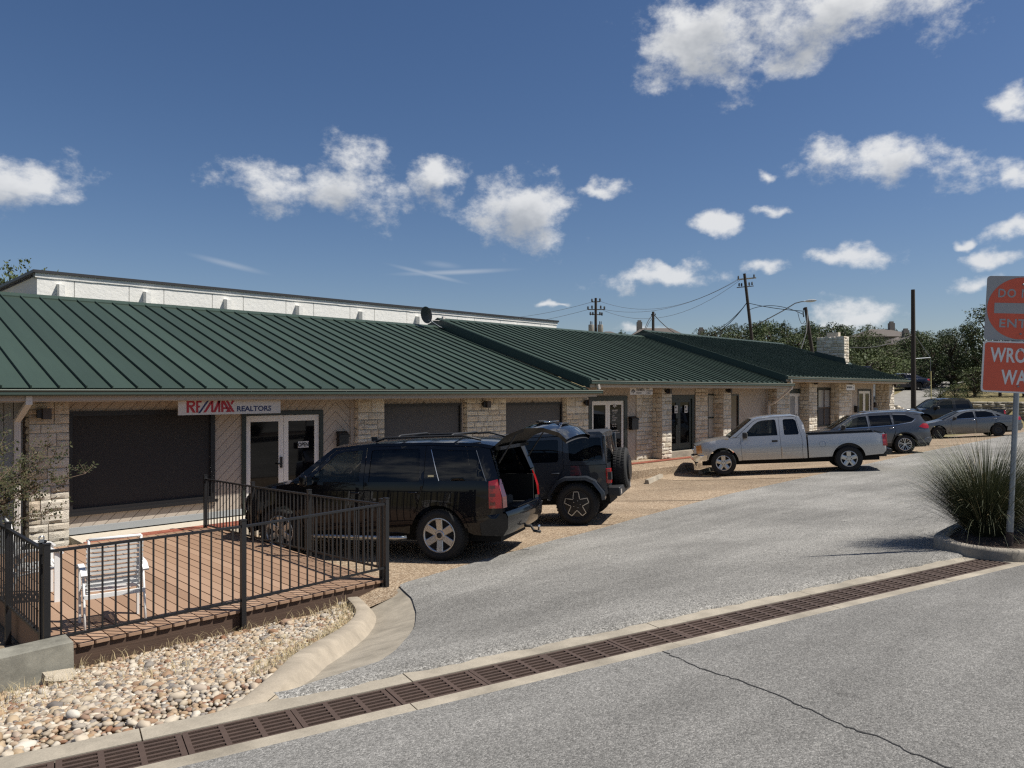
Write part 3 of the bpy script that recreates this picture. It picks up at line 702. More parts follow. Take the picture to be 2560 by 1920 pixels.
# ================================================================ the three office units
rr = random.Random(11)
def unit_one():
    z = 2.60; WY = 15.15; PY = 14.95
    t = thing('office_building', 'long low office unit with green metal roof behind the wooden deck and dark screened windows', 'building', (10, 18, -0.3))
    roof(t, -4.0, 17.02, z, 17.55)
    top = z - 0.23
    pier(t, 3.05, 3.67, PY, WY, -0.25, top, rr); pier(t, 9.61, 10.35, PY, WY, -0.25, top, rr); pier(t, 12.95, 14.38, PY, WY, -0.25, top, rr); pier(t, 16.9, 17.92, PY, WY, -0.25, top, rr)
    obj('wall', MB().box(-4, 17.7, WY + 0.13, WY + 0.3, -0.4, top - 0.001).box(17.5, 17.7, WY + 0.3, 27, -0.4, top - 0.002).add([(17.05, EY + 0.6, z - 0.2), (17.05, RY, z + (RY - EY) * SLOPE - 0.1), (17.05, RY + 6, z + 0.2), (17.2, EY + 0.6, z - 0.2), (17.2, RY, z + (RY - EY) * SLOPE - 0.1), (17.2, RY + 6, z + 0.2)], [(0, 1, 2), (3, 5, 4)]), M['siding_groove'], t, world=True)
    # first bay: big window, boards below, beside and above
    siding(t, 3.67, 6.32, 0.1, 0.33, WY - 0.02, 1); siding(t, 3.67, 6.89, 2.19, top, WY - 0.02, 1); siding(t, 6.32, 6.89, 0.1, 2.19, WY - 0.02, 1)
    siding(t, 6.89, 9.61, 2.13, top, WY - 0.02, 1, xc=9.12); siding(t, 8.79, 9.61, -0.05, 2.13, WY - 0.02, 1, xc=9.12)
    obj('base_trim', MB().box(3.67, 6.89, WY - 0.05, WY + 0.1, -0.02, 0.1), M['grey_siding'], t, world=True)
    obj('corner_trim', MB().box(9.5, 9.61, WY - 0.05, WY - 0.022, -0.05, top), M['siding_trim'], t, world=True)
    screen_window(t, 3.66, 6.32, 0.34, 2.19, WY - 0.03, M['screen_dark'], 0.09)
    double_door(t, 6.89, 8.79, -0.03, 2.12, WY - 0.03, M['dark_trim'], M['white_paint'], 0.09, stile=0.11)
    siding(t, 10.35, 12.95, 2.24, top, WY - 0.02, 1, xc=11.65); siding(t, 14.38, 16.9, 2.22, top, WY - 0.02, 1, xc=15.6)
    screen_window(t, 10.37, 12.88, 0.45, 2.24, WY - 0.03, M['screen'], 0.06); screen_window(t, 14.4, 16.86, 0.45, 2.22, WY - 0.03, M['screen'], 0.06)
    siding(t, 10.35, 12.95, -0.3, 0.42, WY - 0.02, 1); siding(t, 14.38, 16.9, -0.3, 0.42, WY - 0.02, 1)
    obj('corner_trim', MB().box(12.885, 12.95, WY - 0.05, WY - 0.022, -0.1, top), M['siding_trim'], t, world=True)
    obj('corner_trim', MB().box(16.862, 16.9, WY - 0.05, WY - 0.022, -0.1, top), M['siding_trim'], t, world=True)
    # left end: grey boards standing upright
    x = 3.03
    while x > -3.8:
        obj('board', MB().box(x - 0.14, x - 0.012, WY + 0.1, WY + 0.13, -0.4, top), M['grey_siding'], t, world=True); x -= 0.14
    downspout(t, [(2.9, EY + 0.02, z - 0.11), (2.9, EY + 0.03, z - 0.24), (2.86, PY - 0.1, z - 0.55), (2.86, PY - 0.1, -0.2)], 0.09, 0.07)
    return t
U1 = unit_one()
def unit_two():
    z = 2.60 + ZO[1]; WY = 15.4; PY = 14.95
    t = thing('office_building', 'middle office unit with green metal roof, white glazed door and dark double door', 'building', (23, 18, 0.0))
    roof(t, 17.06, 29.72, z, 30.2, rake_left=True)
    top = z - 0.23; fz = 0.2
    obj('wall', MB().box(17.72, 31, WY + 0.13, WY + 0.3, -0.2, top).box(29.5, 29.7, WY + 0.3, 27, -0.2, top).add([(29.75, EY + 0.6, z - 0.2), (29.75, RY, z + (RY - EY) * SLOPE - 0.1), (29.75, RY + 6, z + 0.2), (29.85, EY + 0.6, z - 0.2), (29.85, RY, z + (RY - EY) * SLOPE - 0.1), (29.85, RY + 6, z + 0.2)], [(0, 1, 2), (3, 5, 4)]), M['siding_groove'], t, world=True)
    # gable between the two roof levels
    zl = 2.60
    gp = [(EY + 0.3, zl + 0.1), (RY, zl + (RY - EY) * SLOPE), (RY, z + (RY - EY) * SLOPE - 0.08), (EY + 0.3, z)]
    obj('gable_wall', MB().prism(gp, lambda p: (17.1, p[0], p[1]), lambda p: (17.16, p[0], p[1])), M['gutter_dark'], t, world=True)
    siding(t, 17.9, 20.93, 2.4, top, WY - 0.02, 1, xc=None); siding(t, 20.45, 20.93, fz, 2.4, WY - 0.02, -1)
    double_door(t, 18.4, 20.43, fz, 2.4, WY - 0.03, M['dark_trim'], M['white_paint'], 0.17, stile=0.11)
    pier(t, 20.93, 21.9, WY - 0.06, WY + 0.1, fz, top, rr, left=False)
    pier(t, 21.87, 22.47, PY, WY + 0.05, fz, top, rr)
    siding(t, 22.47, 24.62, 2.42, top, WY - 0.02, 1)
    double_door(t, 22.55, 24.6, fz + 0.2, 2.41, WY + 0.0, M['dark_trim'], M['dark_trim'], 0.14, stile=0.14)
    obj('door_step', MB().box(22.5, 24.7, PY + 0.12, WY + 0.12, fz - 0.1, fz + 0.19), M['concrete'], t, world=True)
    pier(t, 24.64, 25.5, WY - 0.06, WY + 0.1, fz, top, rr, left=False)
    def slim(a, b, sx):
        w = framed(t, 'window', a, b, 0.7, 2.44, WY - 0.05, 0.05, M['dark_trim'], 0.1)
        obj('pane', MB().box(a + 0.05, b - 0.05, WY + 0.0, WY + 0.01, 0.75, 2.39), M['blind'], w, world=True)
        obj('rail', MB().box(a + 0.05, b - 0.05, WY - 0.03, WY - 0.002, 1.5, 1.55), M['dark_trim'], w, world=True)
    slim(25.5, 26.12, 0); siding(t, 25.5, 27.34, 2.44, top, WY - 0.02, 1); siding(t, 25.5, 26.2, fz, 0.7, WY - 0.02, 1)
    pier(t, 25.98, 26.56, PY, WY + 0.05, fz, top, rr)
    w = framed(t, 'window', 26.9, 27.88, fz + 0.2, 2.42, WY - 0.05, 0.05, M['dark_trim'], 0.1)
    obj('pane', MB().box(26.95, 27.83, WY, WY + 0.01, fz + 0.25, 2.37), M['brown_pane'], w, world=True)
    siding(t, 26.56, 27.9, 2.42, top, WY - 0.02, -1); siding(t, 27.9, 30.9, fz, top, WY - 0.02, -1, xc=29.0)
    obj('corner_trim', MB().box(30.2, 30.37, WY - 0.06, WY - 0.022, fz, top), M['siding_trim'], t, world=True)
    downspout(t, [(17.38, EY - 0.05, z - 0.12), (17.45, EY - 0.03, 2.615)], 0.09, 0.07)
    return t
M['blind'] = mat('window_blind', (0.4, 0.38, 0.33), 0.5, var=0.1, scale=1.5, stretch=(1, 1, 20), spec=0.6)
M['brown_pane'] = mat('brown_window', (0.1, 0.075, 0.06), 0.12, var=0.2, scale=1)
M['lace'] = mat('curtained_pane', (0.3, 0.31, 0.32), 0.15, var=0.25, scale=2, spec=0.6)
U2 = unit_two()
def unit_three():
    z = 2.60 + ZO[2]; WY = 15.4; PY = 14.95
    t = thing('office_building', 'farthest office unit of the row with green metal roof, stone chimney and corner pier', 'building', (36, 18, 0.2))
    roof(t, 29.6, 43.98, z, 44.2, rake_left=True, rake_right=True)
    top = z - 0.23; fz = 0.35
    obj('wall', MB().box(30.9, 42.4, WY + 0.13, WY + 0.3, 0.0, top).box(42.2, 42.4, WY + 0.3, 27, 0.0, top), M['siding_groove'], t, world=True)
    zl = 2.60 + ZO[1]
    gp = [(EY + 0.3, zl + 0.1), (RY, zl + (RY - EY) * SLOPE), (RY, z + (RY - EY) * SLOPE - 0.08), (EY + 0.3, z)]
    obj('gable_wall', MB().prism(gp, lambda p: (29.66, p[0], p[1]), lambda p: (29.72, p[0], p[1])), M['gutter_dark'], t, world=True)
    ge = [(EY + 0.5, z - 0.2), (RY, z + (RY - EY) * SLOPE - 0.2), (RY + 6, z + 0.1), (RY + 6, z - 0.3)]
    obj('gable_wall', MB().prism(ge, lambda p: (43.4, p[0], p[1]), lambda p: (43.5, p[0], p[1])), M['siding_trim'], t, world=True)
    pier(t, 30.37, 31.57, PY, WY + 0.1, fz, top, rr)
    siding(t, 31.57, 34.2, 2.66, top, WY - 0.02, 1)
    double_door(t, 32.1, 34.2, fz, 2.65, WY - 0.03, M['dark_trim'], M['white_paint'], 0.2, glass=M['lace'], stile=0.13)
    pier(t, 33.5, 34.34, PY, WY + 0.05, fz, top, rr)
    siding(t, 34.34, 36.8, 2.72, top, WY - 0.02, 1); siding(t, 34.34, 36.8, fz, 0.85, WY - 0.02, 1)
    w = framed(t, 'window', 35.36, 37.52, 0.86, 2.73, WY - 0.04, 0.06, M['dark_trim'], 0.1)
    for k in range(3):
        a = 35.42 + k * 0.68
        for zz0, zz1, mm in ((0.92, 1.72, M['screen']), (1.78, 2.6, M['lace'])):
            obj('pane', MB().box(a + 0.03, a + 0.65, WY, WY + 0.01, zz0, zz1), mm, w, world=True)
        obj('mullion', MB().box(a - 0.03, a + 0.028, WY - 0.03, WY + 0.02, 0.92, 2.6), M['brown_pane'], w, world=True)
    obj('rail', MB().box(35.42, 37.46, WY - 0.025, WY + 0.02, 1.722, 1.778), M['brown_pane'], w, world=True)
    obj('transom', MB().box(35.42, 37.46, WY - 0.025, WY + 0.02, 2.602, 2.67), M['frame_black'], w, world=True)
    pier(t, 36.82, 38.38, PY, WY + 0.05, fz, top, rr)
    siding(t, 38.38, 42.36, 2.66, top, WY - 0.02, 1); siding(t, 38.38, 40.19, fz, 2.66, WY - 0.02, 1); siding(t, 42.02, 42.36, fz, 2.66, WY - 0.02, 1)
    double_door(t, 40.19, 42.02, fz, 2.65, WY - 0.03, M['frame_black'], M['white_paint'], 0.09, stile=0.14)
    pier(t, 43.5, 44.25, PY, PY + 0.75, 0.1, top, rr, right=True)
    downspout(t, [(29.95, EY - 0.05, z - 0.12), (30.02, EY - 0.03, 2.9)], 0.09, 0.07)
    downspout(t, [(30.1, EY - 0.04, 2.76), (30.1, EY + 0.0, 2.66), (30.05, PY - 0.02, 2.05), (30.05, PY + 0.2, 1.95), (30.05, PY + 0.2, 0.2)], 0.09, 0.07)
    # chimney
    zr = lambda y: z + (y - EY) * SLOPE
    cx0, cx1, cy0, cy1, ct = 42.5, 43.2, 17.0, 18.55, 5.6
    c = obj('chimney', MB().box(cx0 + 0.03, cx1 - 0.03, cy0 + 0.03, cy1, zr(cy0) - 0.3, ct).box(cx0 + 0.2, cx1 - 0.2, cy0 + 0.4, cy1 - 0.5, ct, ct + 0.28), M['mortar'], t, world=True)
    stone_face(c, (cx0 + 0.03, cy1, zr(cy0) - 0.1), (0, -1, 0), cy1 - cy0 - 0.03, ct - zr(cy0) + 0.13, -math.pi / 2, rr, depth=0.05)
    stone_face(c, (cx0, cy0 + 0.03, zr(cy0) - 0.05), (1, 0, 0), cx1 - cx0, ct - zr(cy0) + 0.08, 0, rr, depth=0.05)
    stone_face(c, (cx1 - 0.03, cy0 + 0.03, zr(cy0) - 0.1), (0, 1, 0), cy1 - cy0, ct - zr(cy0) + 0.13, math.pi / 2, rr, depth=0.05)
    obj('flashing', MB().add([(cx0 - 0.05, cy0 - 0.15, zr(cy0 - 0.15) + 0.05), (cx0 - 0.045, cy0 - 0.05, zr(cy0) + 0.32), (cx0 - 0.045, cy1 + 0.1, zr(cy1) + 0.3), (cx0 - 0.05, cy1 + 0.1, zr(cy1) - 0.02), (cx0 - 0.05, cy0 - 0.15, zr(cy0 - 0.15) - 0.02), (cx1 + 0.05, cy0 - 0.15, zr(cy0 - 0.15) + 0.05), (cx1 + 0.05, cy0 - 0.05, zr(cy0) + 0.12)], [(0, 1, 2, 3, 4), (0, 5, 6)]), M['gutter_dark'], c, world=True)
    return t
U3 = unit_three()
# light fittings on the piers
for x, y, z, lab in [(3.28, 14.9, 2.16, 'dark box light on the stone pier beside the downspout'), (13.55, 14.9, 2.2, 'dark box light on the wide stone pier between two screened windows'),
                     (17.75, 14.9, 2.2, 'dark box light on the pier beside the white glazed door'), (22.1, 14.9, 2.55, 'dark box light on the pier beside the dark double door'),
                     (26.2, 14.9, 2.58, 'dark box light on the pier beside two slim windows'), (33.9, 14.9, 2.95, 'dark box light on the pier beside the three-part window'),
                     (37.9, 14.9, 2.95, 'dark box light beside the small white sign on the pier'), (44.0, 14.9, 2.9, 'dark box light on the corner pier at the end of the row')]:
    wall_light(x, y, z, lab)
# mailboxes
def mailbox(x, y, z, w, h, d, label):
    t = thing('mailbox', label, 'mailbox', (x, y, z)); mb = MB().box(0, w, -d, 0, 0, h); obj('box', mb, M['frame_black'], t)
    obj('lid', MB().add([(-0.01, -d - 0.02, h - 0.03), (w + 0.01, -d - 0.02, h - 0.03), (w + 0.01, 0, h + 0.05), (-0.01, 0, h + 0.05), (-0.01, 0, h + 0.002), (w + 0.01, 0, h + 0.002), (w + 0.01, -d - 0.02, h - 0.08), (-0.01, -d - 0.02, h - 0.08)], [(0, 1, 2, 3), (0, 7, 6, 1), (1, 6, 5, 2), (0, 3, 4, 7), (3, 2, 5, 4)]), M['frame_black'], t)
mailbox(9.13, 15.1, 1.22, 0.25, 0.36, 0.12, 'black mailbox on the chevron siding right of the white double door')
mailbox(20.5, 15.35, 1.25, 0.36, 0.4, 0.14, 'black mailbox between the white glazed door and the stone wall')
mailbox(39.7, 15.35, 1.45, 0.25, 0.3, 0.14, 'black mailbox left of the last white door of the row')
# ---- porches, walkway
pv = MB().box(3.7, 17.0, 14.02, 15.2, -0.5, -0.045)
porch = struct(obj('porch', pv, M['mortar']))
def pavers(parent, x0, x1, y0, y1, z, bw=0.2, bd=0.1):
    mb = MB().box(0.003, bw - 0.003, 0.003, bd - 0.003, -0.02, 0.0); me = mb.me('brick'); me.materials.append(M['brick'])
    j = 0; y = y0
    while y < y1 - 0.02:
        x = x0 - (bw / 2 if j % 2 else 0)
        while x < x1 - 0.05:
            if x >= x0 - 0.001:
                o = bpy.data.objects.new('brick', me); link(o, parent); o.location = (x, y, z)
            x += bw
        y += bd; j += 1
pavers(porch, 3.7, 9.6, 14.05, 14.45, -0.02, 0.2, 0.2)
def walkway():
    mb = MB(); xs = [17.4 + 0.5 * i for i in range(50)]
    for x in xs:
        f = 0.2 if x < 30 else 0.35; e = 13.95
        for y, zz in ((e, pad_z(x, 13) - 0.1), (e + 0.015, f - 0.13), (e + 0.05, f - 0.09), (14.75, f - 0.02), (15.6, f)): mb.v.append((x, y, zz))
    for i in range(len(xs) - 1):
        for j in range(4): mb.f.append((i * 5 + j, (i + 1) * 5 + j, (i + 1) * 5 + j + 1, i * 5 + j + 1))
    mb.f.append((0, 1, 2, 3, 4))
    w = struct(obj('walkway', mb.me('walkway', False), M['pad']))
    pavers(w, 17.6, 30.0, 14.62, 14.9, 0.2, 0.2, 0.14)
walkway()
def wheel_stop(x, y, ang, label):
    L, w, h = 1.8, 0.16, 0.13
    pr = [(-w / 2, 0), (w / 2, 0), (w / 2 - 0.035, h), (-w / 2 + 0.035, h)]
    m = MB().prism(pr, lambda p: (0, p[0], p[1]), lambda p: (L, p[0], p[1]))
    o = obj('wheel_stop', m, M['concrete'], loc=(x, y, gz(x, y) - 0.015), rot=(0, 0, ang)); tag(o, label, 'wheel stop', 'wheel stops along the walkway')
wheel_stop(18.3, 13.05, rad(21), 'concrete wheel stop in the empty space between the dark off-roader and silver pickup')
wheel_stop(21.5, 13.22, rad(14), 'concrete wheel stop under the nose of the silver pickup')
# ---- white building behind
def white_building():
    Y = 30.0; x0, x1 = 6.35, 33.0; zt = 6.72
    t = thing('white_building', 'tall windowless white stucco building rising behind the green roof of the near unit', 'building', (20, 36, -0.7))
    obj('wall', MB().box(x0 + 0.05, x1 - 0.05, Y + 0.06, Y + 14, -0.7, zt - 0.15), M['stucco'], t, world=True)
    J = [x0, 9.33, 10.58, 12.45, 13.74, 15.65, 16.98, 18.84, 20.18, 22.07, 24.3, 26.1, 27.6, 29.05, 31.0, x1]
    J = [x0, 7.51, 9.33, 10.58, 12.45, 13.74, 15.65, 16.98, 18.84, 20.18, 22.07, 23.4, 25.3, 26.5, 28.4, 29.7, 31.6, x1]
    for a, b in zip(J, J[1:]): obj('wall_panel', MB().box(a + 0.012, b - 0.012, Y, Y + 0.08, 1.5, zt - 0.2), M['stucco'], t, world=True)
    cr = MB(); n = 120
    for k in range(n + 1):
        x = lerp(x0 - 0.05, x1 + 0.05, k / n); w = 0.02 * noise.noise(Vector((x * 2.3, 0, 0)))
        cr.v += [(x, Y - 0.03, zt - 0.24 + w), (x, Y - 0.04, zt - 0.08), (x, Y + 0.2, zt - 0.08), (x, Y + 0.2, zt - 0.26 + w)]
    for k in range(n):
        for j in range(4): cr.f.append((k * 4 + j, (k + 1) * 4 + j, (k + 1) * 4 + (j + 1) % 4, k * 4 + (j + 1) % 4))
    obj('cornice', cr.me('cornice', False), M['stucco'], t, world=True)
    obj('coping', MB().box(x0 - 0.12, x1 + 0.12, Y - 0.09, Y + 0.3, zt - 0.08, zt + 0.02).box(x0 - 0.12, x0 + 0.3, Y + 0.3, Y + 14, zt - 0.08, zt + 0.02).box(x1 - 0.3, x1 + 0.12, Y + 0.3, Y + 14, zt - 0.08, zt + 0.02), M['coping'], t, world=True)
    for x, zz in [(7.05, 6.32), (9.91, 6.32), (13.0, 6.3), (16.18, 6.3), (19.38, 6.28), (22.68, 6.28), (26.1, 6.22), (29.6, 6.2), (32.2, 6.15)]:
        f = MB().add([(x - 0.09, Y - 0.34, 1), (x + 0.09, Y - 0.34, 1), (x + 0.09, Y, 1), (x - 0.09, Y, 1), (x - 0.09, Y - 0.34, zz - 0.05), (x + 0.09, Y - 0.34, zz - 0.05), (x + 0.09, Y, zz), (x - 0.09, Y, zz)],
                     [(0, 3, 2, 1), (4, 5, 6, 7), (0, 1, 5, 4), (1, 2, 6, 5), (2, 3, 7, 6), (3, 0, 4, 7)])
        obj('fin', f, M['stucco'], t, world=True)
    lr = MB().box(x0 - 0.9, x0 + 0.1, Y + 0.2, Y + 10, 5.45, 5.6); obj('side_roof', lr, M['coping'], t, world=True)
white_building()
# ================================================================ deck, railings, chairs
def deck():
    t = thing('wooden_deck', 'raised reddish-brown wooden deck enclosed by black railings', 'deck', (4, 11.2, -0.3))
    x = 2.0; k = 0; rr = random.Random(2)
    while x < 5.82:
        y0 = 8.46 + rr.uniform(-0.008, 0.008); w = 0.142
        mb = MB(); e = 0.012
        pg = [(x, y0 + e), (x + e, y0), (x + w - e, y0), (x + w, y0 + e), (x + w, 14.0), (x, 14.0)]
        zt = rr.uniform(-0.002, 0.002)
        mb.prism(pg, lambda p: (p[0], p[1], -0.032), lambda p: (p[0], p[1], zt)); obj('board', mb, M['deck'], t, world=True); x += 0.155; k += 1
    obj('rim_board', MB().box(2.0, 5.8, 8.49, 8.53, -0.3, -0.034), M['rim_wood'], t, world=True)
    obj('rim_board', MB().box(5.78, 5.82, 8.531, 14.0, -0.3, -0.034), M['rim_wood'], t, world=True)
    obj('rim_board', MB().box(1.94, 1.98, 8.5, 14.0, -0.3, 0.002), M['deck'], t, world=True)
    for y in (9.9, 11.4, 12.9): obj('joist', MB().box(2.0, 5.77, y, y + 0.04, -0.22, -0.034), M['rim_wood'], t, world=True)
    for xx, yy in ((2.3, 8.62), (3.9, 8.62), (5.6, 8.62), (2.3, 13.4), (5.6, 13.4)): obj('footing', MB().box(xx, xx + 0.12, yy, yy + 0.12, -0.6, -0.034), M['rim_wood'], t, world=True)
    struct(obj('under_deck_soil', MB().box(1.0, 6.0, 8.5, 14.02, -0.9, -0.32), M['soil']))
deck()
def railing(name, label, posts, feet, n_pick, tops=None):
    """posts: list of (x, y, top z, bottom z); rails and pickets between neighbours"""
    t = thing(name, label, 'railing', (posts[0][0], posts[0][1], posts[0][3]), 0, 'black metal railings round the deck')
    for x, y, zt, zb in posts:
        pm = MB().box(x - 0.028, x + 0.028, y - 0.028, y + 0.028, zb, zt).box(x - 0.033, x + 0.033, y - 0.033, y + 0.033, zt, zt + 0.012)
        obj('post', pm, M['black_metal'], t, world=True)
    for (a, b), n in zip(zip(posts, posts[1:]), n_pick):
        pa, pb = Vector(a[:2]), Vector(b[:2]); d = (pb - pa).normalized(); s, e = pa + d * 0.03, pb - d * 0.03
        za, zb = a[2] - 0.07, b[2] - 0.07; la, lb = a[2] - 0.93, b[2] - 0.93
        obj('top_rail', MB().beam((s.x, s.y, za), (e.x, e.y, zb), 0.038, 0.026), M['black_metal'], t, world=True)
        obj('bottom_rail', MB().beam((s.x, s.y, la), (e.x, e.y, lb), 0.026, 0.026), M['black_metal'], t, world=True)
        for k in range(1, n + 1):
            f = k / (n + 1); p = pa.lerp(pb, f)
            obj('picket', MB().box(p.x - 0.008, p.x + 0.008, p.y - 0.008, p.y + 0.008, lerp(la, lb, f), lerp(za, zb, f)), M['black_metal'], t, world=True)
    return t
railing('railing', 'black metal railing along the front edge of the deck above the pebbles', [(1.87, 8.43, 1.05, -0.3), (3.86, 8.43, 1.046, -0.34), (5.86, 8.43, 1.1, -0.26)], None, [15, 16])
railing('railing', 'black metal railing between the deck and the parked black SUV', [(5.86, 8.53, 1.08, -0.2), (5.86, 10.49, 1.02, -0.3), (5.8, 12.3, 0.985, -0.3), (5.72, 14.1, 0.97, -0.05)], None, [16, 15, 14])
railing('railing', 'black metal railing on the side of the deck by the leafy shrub', [(1.86, 8.55, 1.06, -0.3), (1.85, 10.06, 1.06, -0.4), (1.83, 12.0, 1.04, -0.4)], None, [13, 16])
# hasp on the corner post
hp = thing('latch', 'small shiny steel latch on top of the deck railing corner post', 'latch', (1.845, 8.52, 1.07))
obj('ring', MB().lathe([(0.022 + 0.007 * math.cos(a * math.pi / 4), 0.007 * math.sin(a * math.pi / 4)) for a in range(9)], 14, 'y', (0, 0, 0.03)).me('ring', True), M['steel_bright'] if 'steel_bright' in M else mat('bright_steel', (0.6, 0.6, 0.58), 0.2, metal=1.0, var=0), hp)
obj('plate', MB().box(-0.02, 0.02, -0.006, 0.006, -0.01, 0.02), M['steel'], hp)
def patio_chair(label, x, y, rz):
    """white aluminium chair with vinyl straps; faces +y locally"""
    t = thing('patio_chair', label, 'chair', (x, y, 0.0), rz, 'white patio chairs on the deck')
    w = 0.29; W = M['white_plastic']
    for s in (-1, 1):
        obj('leg', MB().tube([(s * w, -0.28, 0.0), (s * w, -0.2, 0.3), (s * w, -0.12, 0.56), (s * w, -0.05, 0.64)], 0.013, 8).me('leg', True), W, t)
        obj('leg', MB().box(s * w - 0.012, s * w + 0.012, 0.2, 0.27, 0.0, 0.6), W, t)
        arm = MB(); pr = [(-0.26, 0.6), (-0.14, 0.655), (0.1, 0.66), (0.25, 0.62), (0.29, 0.585)]
        for (ya, za), (yb, zb) in zip(pr, pr[1:]): arm.beam((s * (w + 0.005), ya, za), (s * (w + 0.005), yb, zb), 0.06, 0.022)
        obj('armrest', arm, W, t)
        obj('back_post', MB().tube([(s * 0.25, 0.12, 0.37), (s * 0.25, -0.1, 0.42), (s * 0.25, -0.17, 0.6), (s * 0.25, -0.24, 0.98)], 0.014, 8).me('back_post', True), W, t)
        obj('seat_rail', MB().tube([(s * 0.25, 0.27, 0.41), (s * 0.25, 0.0, 0.39), (s * 0.25, -0.18, 0.36)], 0.014, 8).me('seat_rail', True), W, t)
    obj('back_rail', MB().tube([(-0.25, -0.24, 0.98), (0.25, -0.24, 0.98)], 0.016, 8).me('back_rail', True), W, t)
    obj('cross_rail', MB().box(-w, w, -0.2, -0.17, 0.34, 0.385), W, t)
    obj('cross_rail', MB().box(-w, w, 0.25, 0.275, 0.36, 0.4), W, t)
    for k in range(10):
        z = 0.46 + k * 0.05; y_ = -0.17 - 0.07 * (z - 0.6) / 0.38 if z > 0.6 else -0.11 - 0.06 * (z - 0.42) / 0.18
        mb = MB().grid(lambda u, v: (lerp(-0.275, 0.275, u), y_ - 0.012 * math.sin(u * math.pi) + (0.016 if 0.05 < u < 0.95 else -0.016) * (1 if v < 0.5 else 1) * 0.5, z + (v - 0.5) * 0.036), 10, 1)
        obj('strap', mb.me('strap', True, fix=False), M['vinyl'], t)
    for k in range(9):
        y_ = -0.14 + k * 0.045; mb = MB().grid(lambda u, v: (lerp(-0.265, 0.265, u), y_ + (v - 0.5) * 0.036, 0.415 - 0.012 * math.sin(u * math.pi)), 8, 1)
        obj('strap', mb.me('strap', True, fix=False), M['vinyl'], t)
    return t
patio_chair('white strap patio chair with its back to the front railing', 2.62, 8.98, rad(-9))
patio_chair('white strap patio chair turned sideways behind the railing corner post', 2.2, 10.65, rad(-95))
